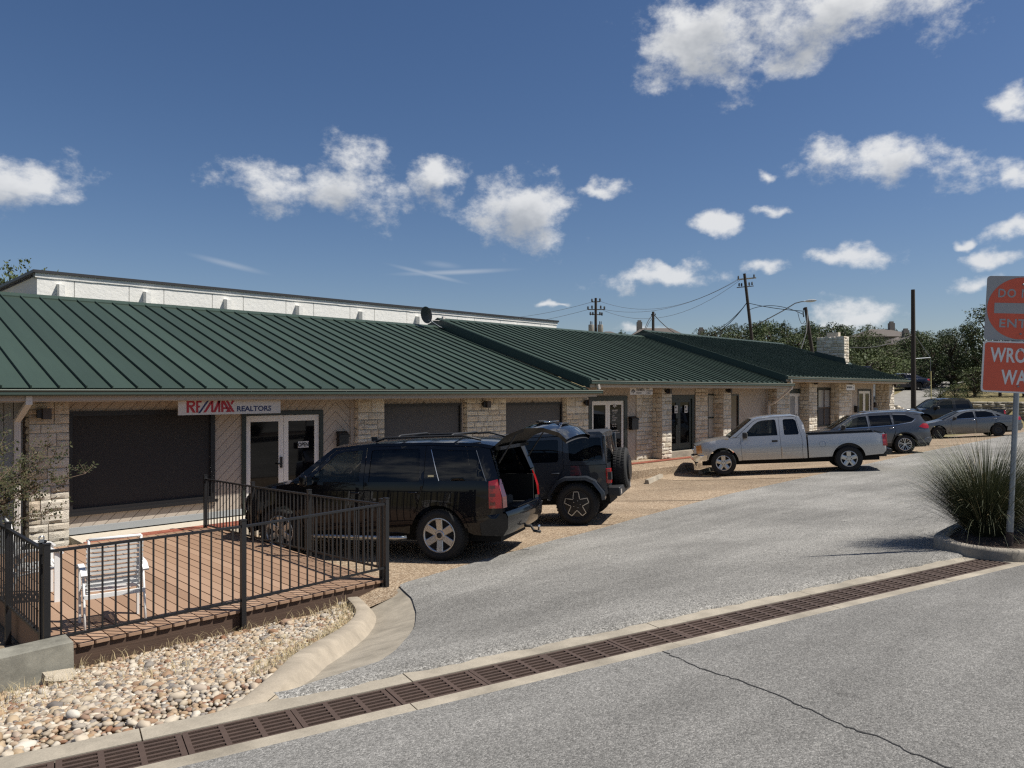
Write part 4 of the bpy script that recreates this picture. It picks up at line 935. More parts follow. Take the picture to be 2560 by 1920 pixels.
# ================================================================ pebble bed
KX = [(4.34, 1.7), (4.45, 1.95), (4.8, 2.36), (5.45, 2.92), (6.15, 3.57), (6.9, 4.28), (7.65, 4.88), (8.36, 5.2)]
def bed_in(x, y): return drain_s(x, y) > 0.21 and y < 8.48 and x < pl(y, KX)
def bed_z(x, y): return gz(x, y) + 0.05 * sm((drain_s(x, y) - 0.2) / 0.6)
def pebbles():
    nx = 40; mb = MB(); NYY = 30
    for i in range(nx + 1):
        for j in range(NYY + 1):
            y = lerp(3.9, 8.5, j / NYY); xm = pl(y, KX) + 0.06; x = lerp(-4.0, xm, (i / nx) ** 0.6)
            mb.v.append((x, max(y, dline(x, 0.19)), bed_z(x, max(y, dline(x, 0.19))) - 0.015))
    for i in range(nx):
        for j in range(NYY): mb.f.append((i * (NYY + 1) + j, (i + 1) * (NYY + 1) + j, (i + 1) * (NYY + 1) + j + 1, i * (NYY + 1) + j + 1))
    bed = struct(obj('pebble_bed', mb.me('pebble_bed', True, fix=False), M['soil']))
    stops = [(0.0, (0.38, 0.32, 0.24)), (0.16, (0.5, 0.44, 0.35)), (0.3, (0.28, 0.18, 0.1)), (0.42, (0.42, 0.33, 0.22)), (0.54, (0.2, 0.1, 0.055)), (0.66, (0.42, 0.37, 0.3)), (0.78, (0.14, 0.125, 0.115)), (0.88, (0.36, 0.29, 0.2)), (1.0, (0.54, 0.5, 0.43))]
    m1 = object_ramp_mat('river_pebble', stops, rough=0.7, bump=0.2, bscale=20, var=0.18, dist=0.004)
    m2, nt, b = new_mat('river_pebbles'); ge = N(nt, 'ShaderNodeNewGeometry'); v = N(nt, 'ShaderNodeTexCoord').outputs['Object']
    c = ramp(nt, ge.outputs['Random Per Island'], stops); n = N(nt, 'ShaderNodeTexNoise', ins={'Vector': v, 'Scale': 22, 'Detail': 5})
    sc = N(nt, 'ShaderNodeVectorMath', operation='SCALE'); nt.links.new(c, sc.inputs[0]); nt.links.new(Mth(nt, 'MULTIPLY_ADD', n.outputs[0], 0.4, 0.8), sc.inputs['Scale'])
    nt.links.new(sc.outputs[0], b.inputs['Base Color']); b.inputs['Roughness'].default_value = 0.7
    rr = random.Random(21); var = []
    for k in range(8):
        bm = bmesh.new(); bmesh.ops.create_icosphere(bm, subdivisions=2, radius=1.0)
        ax = (rr.uniform(0.85, 1.25), rr.uniform(0.65, 0.9), rr.uniform(0.42, 0.7))
        for vv in bm.verts:
            f = 1 + (0.28 + 0.25 * (k % 3 == 0)) * noise.noise(vv.co * 1.5 + Vector((k * 7, 0, 0))); vv.co = Vector((vv.co.x * ax[0], vv.co.y * ax[1], vv.co.z * ax[2])) * f
        me = bpy.data.meshes.new('stone'); bm.to_mesh(me); bm.free(); me.polygons.foreach_set('use_smooth', [True] * len(me.polygons)); me.materials.append(m1); var.append(me)
    data = [([tuple(v.co) for v in me.vertices], [tuple(p.vertices) for p in me.polygons]) for me in var]
    spots = []; tries = 0; cell = {}
    while len(spots) < 9500 and tries < 170000:
        tries += 1; y = rr.uniform(3.95, 8.42); x = rr.uniform(-0.9, 5.2)
        if not bed_in(x, y): continue
        if x < -0.2 and rr.random() < 0.5: continue
        if 0.85 < x < 2.05 and y > 8.02: continue
        r = min(0.056, 0.016 + rr.expovariate(1 / 0.0095)); key = (int(x / 0.09), int(y / 0.09)); bad = 0
        for a in (-1, 0, 1):
            for c_ in (-1, 0, 1):
                for (qx, qy, qr) in cell.get((key[0] + a, key[1] + c_), ()):
                    if (qx - x) ** 2 + (qy - y) ** 2 < (0.62 * (qr + r)) ** 2: bad = 1; break
        if bad: continue
        cell.setdefault(key, []).append((x, y, r)); spots.append((x, y, r))
    # sizes as seen from the road decide which stones are single objects
    big = sorted(range(len(spots)), key=lambda i: -spots[i][2] / math.hypot(spots[i][0], spots[i][1]))[:300]; bs = set(big); mm = MB()
    for i, (x, y, r) in enumerate(spots):
        k = rr.randrange(8); rot = Matrix.Rotation(rr.uniform(0, 6.28), 3, 'Z') @ Matrix.Rotation(rr.uniform(-0.35, 0.35), 3, 'X'); z = bed_z(x, y) + r * rr.uniform(0.1, 0.42)
        if i in bs:
            o = bpy.data.objects.new('stone', var[k]); link(o, bed); o.location = (x, y, z); o.scale = (r, r, r); o.rotation_euler = rot.to_euler()
        else:
            vs, fs = data[k]; mm.add([rot @ (Vector(v) * r) + Vector((x, y, z)) for v in vs], fs)
    s = stuff(obj('gravel', mm.me('gravel', True, fix=False), m2, bed, world=True))
pebbles()
def grass_blades(name, spots, mm, hmin, hmax, seed, width=0.004, lean=0.6):
    rr = random.Random(seed); mb = MB()
    for x, y, z in spots:
        h = rr.uniform(hmin, hmax); a = rr.uniform(0, 6.28); l = h * rr.uniform(0.2, lean); dx, dy = math.cos(a), math.sin(a); wx, wy = -dy * width, dx * width
        p1 = (x + dx * l * 0.35, y + dy * l * 0.35, z + h * 0.6); p2 = (x + dx * l, y + dy * l, z + h * rr.uniform(0.75, 1.0))
        mb.add([(x - wx, y - wy, z), (x + wx, y + wy, z), (p1[0] + wx * 0.7, p1[1] + wy * 0.7, p1[2]), (p1[0] - wx * 0.7, p1[1] - wy * 0.7, p1[2]), p2], [(0, 1, 2, 3), (3, 2, 4)])
    return mb
rr = random.Random(8); sp = []
for _ in range(420):      # along the deck edge and the kerb
    x = rr.uniform(1.9, 5.1); y = 8.42 - abs(rr.gauss(0, 0.12)); 
    if bed_in(x, y): sp.append((x, y, bed_z(x, y)))
for _ in range(1100):
    y = rr.uniform(5.0, 8.3); x = pl(y, KX) - abs(rr.gauss(0, 0.16))
    sp.append((x, y, bed_z(x, y)))
for cx, cy, n, s_ in [(0.6, 6.6, 400, 0.5), (2.4, 6.6, 130, 0.3), (3.4, 6.9, 160, 0.25), (1.5, 7.6, 160, 0.3), (0.3, 7.9, 400, 0.4), (1.3, 7.95, 250, 0.25)]:
    for _ in range(n):
        x, y = rr.gauss(cx, s_), rr.gauss(cy, s_)
        if bed_in(x, y): sp.append((x, y, bed_z(x, y)))
o = stuff(obj('dry_grass', grass_blades('dry_grass', sp, None, 0.04, 0.14, 4, 0.0022, 1.5).me('dry_grass', False, fix=False), M['dry_grass'])); o['label'] = 'bleached dry grass growing through the pebbles along the deck and kerb'; o['category'] = 'grass'
# concrete block, ledge stone and red brick at the corner of the deck
cb = MB(); pr = [(8.06, -0.4), (8.4, -0.4), (8.38, 0.15), (8.1, 0.14)]
cb.prism(pr, lambda p: (0.2, p[0], p[1] - 0.05), lambda p: (2.02, p[0], p[1]))
tag(obj('concrete_block', cb, M['old_concrete']), 'weathered grey concrete block with lichen at the corner of the deck', 'concrete block')
o = tag(obj('ledge_stone', STONES[3], None, loc=(1.86, 7.99, -0.15), scale=(0.26, 0.12, 0.16), rot=(0.1, 0.1, 0.05)), 'pitted cream stone leaning on the weathered concrete block', 'stone')
o = tag(obj('loose_brick', MB().box(-0.1, 0.1, -0.045, 0.045, -0.03, 0.03), mat('dark_red_brick', (0.2, 0.045, 0.035), 0.8, var=0.2), loc=(1.3, 7.92, -0.16), rot=(0, 0.05, -0.1)), 'dark red brick lying in front of the weathered concrete block', 'brick')
# ================================================================ island with sign and grass
ISL = [(10.5, 3.05), (10.15, 2.93), (9.9, 2.74), (9.8, 2.5), (9.82, 2.22), (10.0, 1.93), (10.5, 1.55), (11.5, 1.1), (13.0, 0.6), (15.5, 0.2), (17.0, 0.5), (17.3, 1.3), (16.5, 2.0), (14.0, 2.7), (12.0, 3.05)]
def island():
    n = len(ISL); pts = []
    for i in range(n):
        for f in (0, 0.25, 0.5, 0.75):
            p0, p1, p2, p3 = ISL[i - 1], ISL[i], ISL[(i + 1) % n], ISL[(i + 2) % n]
            cr = lambda a, b, c, d: 0.5 * (2 * b + (c - a) * f + (2 * a - 5 * b + 4 * c - d) * f * f + (3 * b - a - 3 * c + d) * f ** 3)
            pts.append(Vector((cr(p0[0], p1[0], p2[0], p3[0]), cr(p0[1], p1[1], p2[1], p3[1]))))
    m = len(pts); kb = MB(); zt = lambda p: 0.765 + 0.012 * max(0, p.x - 11)
    prof = [(0.0, None), (0.0, -0.03), (0.015, -0.006), (0.03, 0.0), (0.13, 0.0), (0.15, -0.02), (0.15, -0.12)]
    for i, p in enumerate(pts):
        d = (pts[(i + 1) % m] - pts[i - 1]).normalized(); nn = Vector((-d.y, d.x))
        if (Vector((13, 1.7)) - p).dot(nn) < 0: nn = -nn
        for a, dz in prof:
            w = p + nn * a; kb.v.append((w.x, w.y, (gz(p.x, p.y) - 0.06) if dz is None else zt(p) + dz))
    q = len(prof)
    for i in range(m):
        for j in range(q - 1): kb.f.append((i * q + j, ((i + 1) % m) * q + j, ((i + 1) % m) * q + j + 1, i * q + j + 1))
    struct(obj('island_kerb', kb.me('island_kerb', True, angle=45), concrete_mat('island_kerb', (0.36, 0.32, 0.26), 0.5)))
    mb = MB(); c = Vector((12.6, 1.9)); rings = 14
    for r in range(rings + 1):
        for p in pts:
            w = c.lerp(p, 0.985 * r / rings); mb.v.append((w.x, w.y, zt(w) - 0.04 + 0.03 * noise.noise(Vector((w.x * 5, w.y * 5, 0)))))
    for r in range(rings):
        for i in range(m): mb.f.append((r * m + i, r * m + (i + 1) % m, (r + 1) * m + (i + 1) % m, (r + 1) * m + i))
    struct(obj('mulch_bed', mb.me('mulch_bed', True, fix=False), M['mulch']))
island()
M['red_sheet'] = mat('faded_red_sheeting', (0.6, 0.1, 0.05), 0.45, var=0.12, scale=5)
M['silver_sheet'] = mat('weathered_white_sheeting', (0.3, 0.31, 0.32), 0.5, var=0.1, scale=5)
M['white_sheet'] = mat('white_sheeting', (0.62, 0.62, 0.62), 0.45, var=0.06, scale=6)
def round_rect(w, h, r, n=5):
    out = []
    for cx, cy, a0 in ((w / 2 - r, h / 2 - r, 0), (-w / 2 + r, h / 2 - r, 90), (-w / 2 + r, -h / 2 + r, 180), (w / 2 - r, -h / 2 + r, 270)):
        for k in range(n + 1): a = rad(a0 + 90 * k / n); out.append((cx + r * math.cos(a), cy + r * math.sin(a)))
    return out
def plate(name, poly, y0, y1, m, parent, loc=(0, 0, 0)):
    o = obj(name, MB().prism(poly, lambda p: (p[0], y0, p[1]), lambda p: (p[0], y1, p[1])), m, parent); o.location = loc; return o
def put_text(parent, txt, size, x, z, y, m, bold=0.0, align='CENTER', sx=1.0, name='lettering', spacing=1.0, shear=0.0, fit=None):
    me = text_mesh(txt, size, 0.0012, bold, spacing, align, shear); me.materials.append(m)
    if fit: xs = [v.co.x for v in me.vertices]; sx = fit / (max(xs) - min(xs))
    o = bpy.data.objects.new(name, me); link(o, parent); o.location = (x, y, z); o.rotation_euler = (rad(90), 0, 0); o.scale = (sx, 1, 1); return o
def wrong_way():
    base = Vector((10.385, 2.235, 0.72)); top = Vector((10.545, 2.135, 4.05))
    rz = YAW - rad(90) + SIGN_TURN
    t = thing('road_sign', 'faded red do not enter and wrong way signs on one leaning steel post', 'sign', base, rz)
    M3 = Matrix.Rotation(-rz, 3, 'Z'); d = M3 @ (top - base); d.normalize()
    P = lambda h, s=0: d * (h / d.z)
    obj('post', MB().tube([(0, 0, -0.1), P(3.19)], 0.03, 14).me('post', True, angle=50), M['steel'], t)
    obj('sleeve', MB().tube([P(-0.05), P(0.42)], 0.038, 14).me('sleeve', True, angle=50), M['steel'], t)
    obj('sleeve_base', MB().tube([P(-0.05), P(0.17)], 0.039, 14).me('sleeve_base', True, angle=50), mat('rusty_sleeve', (0.06, 0.04, 0.032), 0.8, var=0.3), t)
    tilt = math.atan2(d.x, d.z)
    for kind, h, w, hh in (('dne', 2.805, 0.762, 0.762), ('ww', 2.11, 0.78, 0.61)):
        c = P(h) + Vector((0, -0.045, 0)); e = bpy.data.objects.new('sign_panel', None)
        poly = round_rect(w, hh, 0.04)
        p = obj('sign_panel', MB().prism(poly, lambda q: (q[0], 0, q[1]), lambda q: (q[0], 0.004, q[1])), M['silver_sheet'] if kind == 'dne' else M['white_sheet'], t); p.location = c; p.rotation_euler = (0, tilt, 0)
        if kind == 'dne':
            plate('disc', [(0.365 * math.cos(a * math.pi / 28), 0.365 * math.sin(a * math.pi / 28)) for a in range(56)], -0.002, -0.0003, M['red_sheet'], p)
            plate('bar', [(-0.29, -0.062), (0.29, -0.062), (0.29, 0.062), (-0.29, 0.062)], -0.004, -0.0021, M['silver_sheet'], p)
            put_text(p, 'DO NOT', 0.14, 0, 0.13, -0.0035, M['silver_sheet'], 0.003, spacing=1.15, fit=0.52)
            put_text(p, 'ENTER', 0.14, 0, -0.225, -0.0035, M['silver_sheet'], 0.003, spacing=1.1, fit=0.47)
        else:
            plate('field', round_rect(w - 0.04, hh - 0.04, 0.03), -0.002, -0.0003, M['red_sheet'], p)
            put_text(p, 'WRONG', 0.235, 0, 0.06, -0.0035, M['white_sheet'], 0.006, spacing=1.05, fit=0.61)
            put_text(p, 'WAY', 0.235, 0, -0.2, -0.0035, M['white_sheet'], 0.006, spacing=1.05, fit=0.37)
        for bz in (hh / 2 - 0.1, -hh / 2 + 0.08): obj('bolt', MB().lathe([(0.0, -0.012), (0.011, -0.011), (0.012, -0.002)], 8, 'y', (0, 0, bz)).me('bolt', True), M['steel'], p)
    return t
SIGN_TURN = rad(-14)
wrong_way()
def fountain_grass(label, x, y, z, n, L, seed, spread=1.0):
    rr = random.Random(seed); t = thing('ornamental_grass', label, 'grass clump', (x, y, z), 0, 'grass clumps on the kerbed island'); mb = MB(); dry = MB()
    for k in range(n):
        a = rr.uniform(0, 6.283); r0 = rr.uniform(0, 0.16); b = rr.uniform(0.25, 1.0) ** 0.7 * spread; l = L * rr.uniform(0.6, 1.15)
        th = rr.uniform(0.08, 0.55) + 0.75 * b * rr.random(); px_, py_, pz = r0 * math.cos(a), r0 * math.sin(a), 0.0; seg = 7; w = rr.uniform(0.003, 0.0055); tgt = dry if (rr.random() < 0.04) else mb
        dx, dy = math.cos(a), math.sin(a); curl = rr.uniform(0.5, 1.9) * b; b0 = len(tgt.v)
        for s in range(seg + 1):
            f = s / seg; ww = w * (1 - 0.85 * f); tgt.v += [(px_ - dy * ww, py_ + dx * ww, pz), (px_ + dy * ww, py_ - dx * ww, pz)]
            ang = th + curl * f * f; px_ += dx * math.sin(ang) * l / seg; py_ += dy * math.sin(ang) * l / seg; pz += math.cos(ang) * l / seg
        for s in range(seg): tgt.f.append((b0 + 2 * s, b0 + 2 * s + 1, b0 + 2 * s + 3, b0 + 2 * s + 2))
    stuff(obj('blades', mb.me('blades', True, fix=False), M['grass_green'], t)); stuff(obj('dead_blades', dry.me('dead_blades', True, fix=False), M['dry_grass'], t))
M['grass_green'] = mat('fountain_grass', (0.075, 0.085, 0.042), 0.6, var=0.4, scale=6)
fountain_grass('large arching fountain grass clump behind the leaning sign post', 11.0, 2.62, 0.7, 4200, 1.3, 5)
fountain_grass('smaller fountain grass clump farther along the kerbed island', 12.1, 1.9, 0.72, 2600, 1.2, 6)
fountain_grass('fountain grass clump at the middle of the kerbed island', 13.6, 1.6, 0.74, 900, 1.0, 7)
# ================================================================ wall signs
M['sign_white'] = mat('sign_board', (0.62, 0.56, 0.48), 0.5, var=0.05, scale=2)
M['sign_red'] = mat('sign_red', (0.38, 0.012, 0.018), 0.45, var=0.05); M['sign_blue'] = mat('sign_blue', (0.012, 0.02, 0.09), 0.45, var=0.05); M['sign_dark'] = mat('sign_dark', (0.03, 0.022, 0.02), 0.5, var=0.05)
def realty_sign():
    # board hung at the edge of the soffit
    x0, x1, z0, z1, y = 5.32, 7.37, 2.10, 2.395, 14.36
    t = thing('shop_sign', 'long white sign with red and blue lettering over the dark window and double door', 'sign', (x0, y, z0))
    w, h = x1 - x0, z1 - z0
    obj('board', MB().box(0, w, 0, 0.02, 0, h), M['sign_white'], t)
    obj('hanger', MB().box(0.3, 0.32, 0.006, 0.014, h, h + 0.02).box(w - 0.32, w - 0.3, 0.006, 0.014, h, h + 0.02), M['steel'], t)
    k = h / 308.0           # sign drawn on its own 2040 x 308 grid
    def poly(name, pts, m, lift=0.0): obj(name, MB().prism([(px_ * w / 2020, (308 - py_) * k) for px_, py_ in pts], lambda p: (p[0], -0.003 - lift, p[1]), lambda p: (p[0], -0.0004, p[1])), m, t)
    Rr, Bb = M['sign_red'], M['sign_blue']
    # R: stem, bowl, leg
    poly('letter', [(150, 28), (195, 28), (195, 262), (150, 262)], Rr)
    arc = [(250 + 62 * math.cos(rad(a)), 88 - 60 * math.sin(rad(a))) for a in range(90, -91, -15)]; arci = [(245 + 22 * math.cos(rad(a)), 88 - 24 * math.sin(rad(a))) for a in range(-90, 91, 15)]
    poly('letter', [(195.5, 28)] + arc + [(195.5, 148)] + [(195.5, 112)] + arci + [(195.5, 64)], Rr)
    poly('letter', [(205, 148.5), (255, 148.5), (320, 262), (262, 262)], Rr)
    # E
    poly('letter', [(325, 30), (365, 30), (365, 262), (325, 262)], Rr); poly('letter', [(365.5, 30), (435, 30), (420, 65), (365.5, 65)], Rr); poly('letter', [(365.5, 128), (405, 128), (390, 163), (365.5, 163)], Rr); poly('letter', [(365.5, 228), (372, 228), (358, 262), (365.5, 262)], Rr)
    poly('letter', [(540, 10), (578, 10), (400, 275), (362, 275)], Bb, 0.001)
    # M
    poly('letter', [(600, 30), (650, 30), (510, 262), (458, 262)], Rr); poly('letter', [(608, 70), (650, 30.5), (650, 262), (608, 262)], Rr); poly('letter', [(735, 30), (785, 30), (695, 262), (650.5, 262), (650.5, 240)], Rr); poly('letter', [(745, 30.5), (785.5, 30.5), (785.5, 262), (745, 262)], Rr)
    # A X interlocked
    poly('letter', [(800, 30), (845, 30), (845, 262), (800, 262)], Rr); poly('letter', [(845.5, 30), (865, 30), (1000, 262), (945, 262), (845.5, 92)], Rr); poly('letter', [(845.5, 165), (900, 165), (920, 200), (845.5, 200)], Rr)
    poly('letter', [(885, 30), (935, 30), (1065, 262), (1012, 262)], Rr, 0.0006); poly('letter', [(1015, 28), (1062, 28), (1010, 120), (985, 82)], Rr); poly('letter', [(952, 160), (975, 200), (938, 262), (890, 262)], Rr, 0.0003)
    put_text(t, 'REALTORS', 0.143, 1105 * w / 2020, 0.055, -0.002, Bb, 0.0035, 'LEFT', sx=1.07)
realty_sign()
def insurance_sign():
    x0, z0, w, h = 19.33, 2.44, 1.22, 0.245; y = 14.42
    t = thing('shop_sign', 'cream insurance sign with sunrise emblem hanging under the middle roof edge', 'sign', (x0, y, z0))
    obj('board', MB().box(0, w, 0, 0.02, 0, h), M['sign_white'], t); obj('hanger', MB().box(0.2, 0.22, 0.006, 0.014, h, h + 0.03).box(w - 0.22, w - 0.2, 0.006, 0.014, h, h + 0.03), M['steel'], t)
    emblem(t, 0.16, 0.07, 0.085, M['sign_dark'])
    put_text(t, 'FARMERS', 0.13, 0.32, 0.115, -0.002, M['sign_dark'], 0.003, 'LEFT', sx=0.86); put_text(t, 'INSURANCE', 0.055, 0.32, 0.035, -0.002, M['sign_dark'], 0.001, 'LEFT')
    obj('rule', MB().box(0.845, 0.85, -0.002, -0.0004, 0.02, 0.225), M['sign_dark'], t)
    for k, s in enumerate(('KEITH', 'THOMPSON', 'AGENCY')): put_text(t, s, 0.062, 0.875, 0.165 - 0.068 * k, -0.002, M['sign_dark'], 0.001, 'LEFT')
def emblem(t, x, z, r, m):
    """half sun of rays over a small shield"""
    for k in range(7):
        a = rad(15 + 25 * k); w = 0.16 * r / 0.085 * 0.09
        c, s = math.cos(a), math.sin(a); pts = [(x + c * r * 0.62 - s * r * 0.14, z + s * r * 0.62 + c * r * 0.14), (x + c * r * 0.62 + s * r * 0.14, z + s * r * 0.62 - c * r * 0.14), (x + c * r * 1.25 + s * r * 0.22, z + s * r * 1.25 - c * r * 0.22), (x + c * r * 1.25 - s * r * 0.22, z + s * r * 1.25 + c * r * 0.22)]
        obj('ray', MB().prism(pts, lambda p: (p[0], -0.002, p[1]), lambda p: (p[0], -0.0004, p[1])), m, t)
    obj('shield', MB().prism([(x - r * 0.4, z + r * 0.35), (x + r * 0.4, z + r * 0.35), (x + r * 0.28, z - r * 0.15), (x, z - r * 0.4), (x - r * 0.28, z - r * 0.15)], lambda p: (p[0], -0.002, p[1]), lambda p: (p[0], -0.0004, p[1])), m, t)
insurance_sign()
def small_sign():
    t = thing('shop_sign', 'small white sign with dark lettering beside the box light on the farther pier', 'sign', (36.55, 14.5, 2.6))
    obj('board', MB().box(0, 1.0, 0, 0.02, 0, 0.27), M['white_paint'], t); obj('hanger', MB().box(0.2, 0.22, 0.006, 0.014, 0.27, 0.37).box(0.78, 0.8, 0.006, 0.014, 0.27, 0.37), M['steel'], t)
    put_text(t, 'BEN WATSON', 0.115, 0.05, 0.1, -0.002, M['sign_dark'], 0.004, 'LEFT', sx=0.82); put_text(t, 'SUITE', 0.05, 0.76, 0.2, -0.002, M['sign_dark'], 0.001, 'LEFT'); put_text(t, 'A', 0.12, 0.8, 0.06, -0.002, M['sign_dark'], 0.003, 'LEFT')
small_sign()
M['film_white'] = mat('window_vinyl', (0.55, 0.54, 0.52), 0.5, var=0.0)
op = thing('open_sign', 'small OPEN sign inside the glass of the white double door', 'sign', (8.18, 15.125, 1.3))
obj('card', MB().box(0, 0.26, 0.004, 0.008, 0, 0.14), M['film_white'], op); put_text(op, 'OPEN', 0.125, 0.13, 0.025, 0.002, M['frame_black'], 0.004, sx=0.8)
de = thing('door_lettering', 'white emblem and opening-hours lettering on the dark door glass by the mailbox', 'lettering', (19.62, 15.375, 0.9))
emblem(de, 0.14, 1.13, 0.075, M['film_white']); put_text(de, 'FARMERS', 0.085, 0.14, 0.98, -0.002, M['film_white'], 0.001, sx=0.9); put_text(de, 'INSURANCE', 0.04, 0.14, 0.92, -0.002, M['film_white'], 0)
for k, s in enumerate(['KEITH', 'THOMPSON', 'AGENCY', '', 'MON - FRI', '9:00 - 5:00', '', 'AFTER HOURS', 'BY APPOINTMENT']):
    if s: put_text(de, s, 0.05, 0.0, 0.82 - 0.07 * k, -0.002, M['film_white'], 0.0006, 'LEFT')
for i, (x, z) in enumerate([(23.3, 1.75), (23.95, 1.75)]):
    n_ = thing('door_notice', 'white paper notice on the left leaf of the dark double door' if i == 0 else 'white paper notice on the right leaf of the dark double door', 'notice', (x, 15.39, z)); obj('paper', MB().box(0, 0.2, 0, 0.003, 0, 0.28), M['film_white'], n_)
    obj('print', MB().box(0.03, 0.12, -0.002, -0.0005, 0.17, 0.24).box(0.04, 0.17, -0.002, -0.0005, 0.05, 0.09), M['sign_dark'], n_)
# satellite dish on the ridge
dish = thing('satellite_dish', 'dark satellite dish on a bent mast at the roof step', 'satellite dish', (17.35, 20.9, 4.75))
dm = MB(); dm.lathe([(0.0, 0.0), (0.12, -0.012), (0.24, -0.045), (0.35, -0.1), (0.36, -0.1), (0.24, -0.06), (0.0, -0.02)], 24, 'y')
d_ = obj('reflector', dm.me('reflector', True, angle=60), mat('dish_grey', (0.05, 0.06, 0.065), 0.5, var=0.1), dish, loc=(-1.0, 0.1, 0.5), rot=(rad(14), 0, rad(-72)), scale=(0.66, 0.8, 0.84))
obj('mast', MB().tube([(0.1, 0, -0.05), (-0.5, 0.06, 0.1), (-0.9, 0.1, 0.3), (-1.0, 0.12, 0.5)], 0.022, 8).me('mast', True), M['steel'], dish)
obj('feed_arm', MB().tube([(-1.0, 0.05, 0.3), (-0.72, -0.2, 0.28), (-0.62, -0.3, 0.36)], 0.013, 6).box(-0.66, -0.57, -0.35, -0.26, 0.34, 0.43), M['downspout'], dish)
# ================================================================ vehicles
def paint(name, col, metal=0.0, rough=0.35, coat=1.0):
    return mat(name, col, rough, metal=metal, var=0.03, scale=2.0, coat=coat, spec=0.1 if metal == 0 else 0.5)
M['rubber'] = mat('tyre_rubber', (0.014, 0.014, 0.014), 0.85, var=0.15, scale=20, bump=0.3, bscale=60)
M['liner'] = mat('dark_liner', (0.006, 0.006, 0.006), 0.9, var=0)
M['trim_black'] = mat('black_plastic', (0.016, 0.016, 0.017), 0.55, var=0.08)
M['alloy'] = mat('alloy_wheel', (0.5, 0.5, 0.49), 0.3, metal=0.85, var=0.08)
M['alloy_dark'] = mat('dark_alloy', (0.025, 0.025, 0.027), 0.35, metal=0.5, var=0.08)
M['chrome'] = mat('chrome', (0.7, 0.7, 0.7), 0.12, metal=1.0, var=0)
M['red_lens'] = mat('red_lens', (0.36, 0.01, 0.012), 0.12, var=0.15, scale=12, coat=1.0)
M['dark_red_lens'] = mat('dark_red_lens', (0.1, 0.004, 0.006), 0.15, var=0.15, scale=12, coat=1.0)
M['clear_lens'] = mat('clear_lens', (0.45, 0.46, 0.47), 0.1, var=0.2, scale=15, coat=1.0)
M['amber_lens'] = mat('amber_lens', (0.5, 0.22, 0.06), 0.2, var=0.1, coat=1.0)
M['glass'] = glass_mat('car_glass', (0.01, 0.014, 0.016), 0.62)
M['glass_dark'] = glass_mat('privacy_glass', (0.003, 0.004, 0.006), 0.93)
M['seat'] = mat('seat_cloth', (0.03, 0.028, 0.026), 0.9, var=0.1)
M['dash'] = mat('dashboard', (0.05, 0.05, 0.05), 0.7, var=0.1)
def pip(p, poly):
    x, z = p; c = False
    for i in range(len(poly)):
        (x0, z0), (x1, z1) = poly[i - 1], poly[i]
        if (z0 > z) != (z1 > z) and x < (x1 - x0) * (z - z0) / (z1 - z0) + x0: c = not c
    return c
def dense(poly, d=0.09):
    out = []
    for i in range(len(poly)):
        a, b = poly[i], poly[(i + 1) % len(poly)]; n = max(1, int(math.hypot(b[0] - a[0], b[1] - a[1]) / d))
        out += [(a[0] + (b[0] - a[0]) * k / n, a[1] + (b[1] - a[1]) * k / n) for k in range(n)]
    return out
def fill(poly, holes=(), d=0.1):
    """triangulate a polygon with holes, with inner points so that it can follow a curved body"""
    loops = [dense(poly, d)] + [dense(h, d) for h in holes]; vs = []; es = []
    for lp in loops:
        b = len(vs); vs += lp; es += [(b + i, b + (i + 1) % len(lp)) for i in range(len(lp))]
    xs = [p[0] for p in poly]; zs = [p[1] for p in poly]; x = min(xs) + d * 0.6
    while x < max(xs):
        z = min(zs) + d * 0.55
        while z < max(zs):
            p = (x, z)
            if pip(p, poly) and not any(pip(p, h) for h in holes): vs.append(p)
            z += d
        x += d
    ov, oe, of, *_ = delaunay_2d_cdt([Vector(v) for v in vs], es, [], 0, 1e-5)
    fs = []
    for f in of:
        c = (sum(ov[i].x for i in f) / len(f), sum(ov[i].y for i in f) / len(f))
        if pip(c, loops[0]) and not any(pip(c, h) for h in holes): fs.append(tuple(f))
    return [(v.x, v.y) for v in ov], fs
def arc(cx, cz, r, a0, a1, n=14): return [(cx + r * math.cos(rad(lerp(a0, a1, k / n))), cz + r * math.sin(rad(lerp(a0, a1, k / n)))) for k in range(n + 1)]
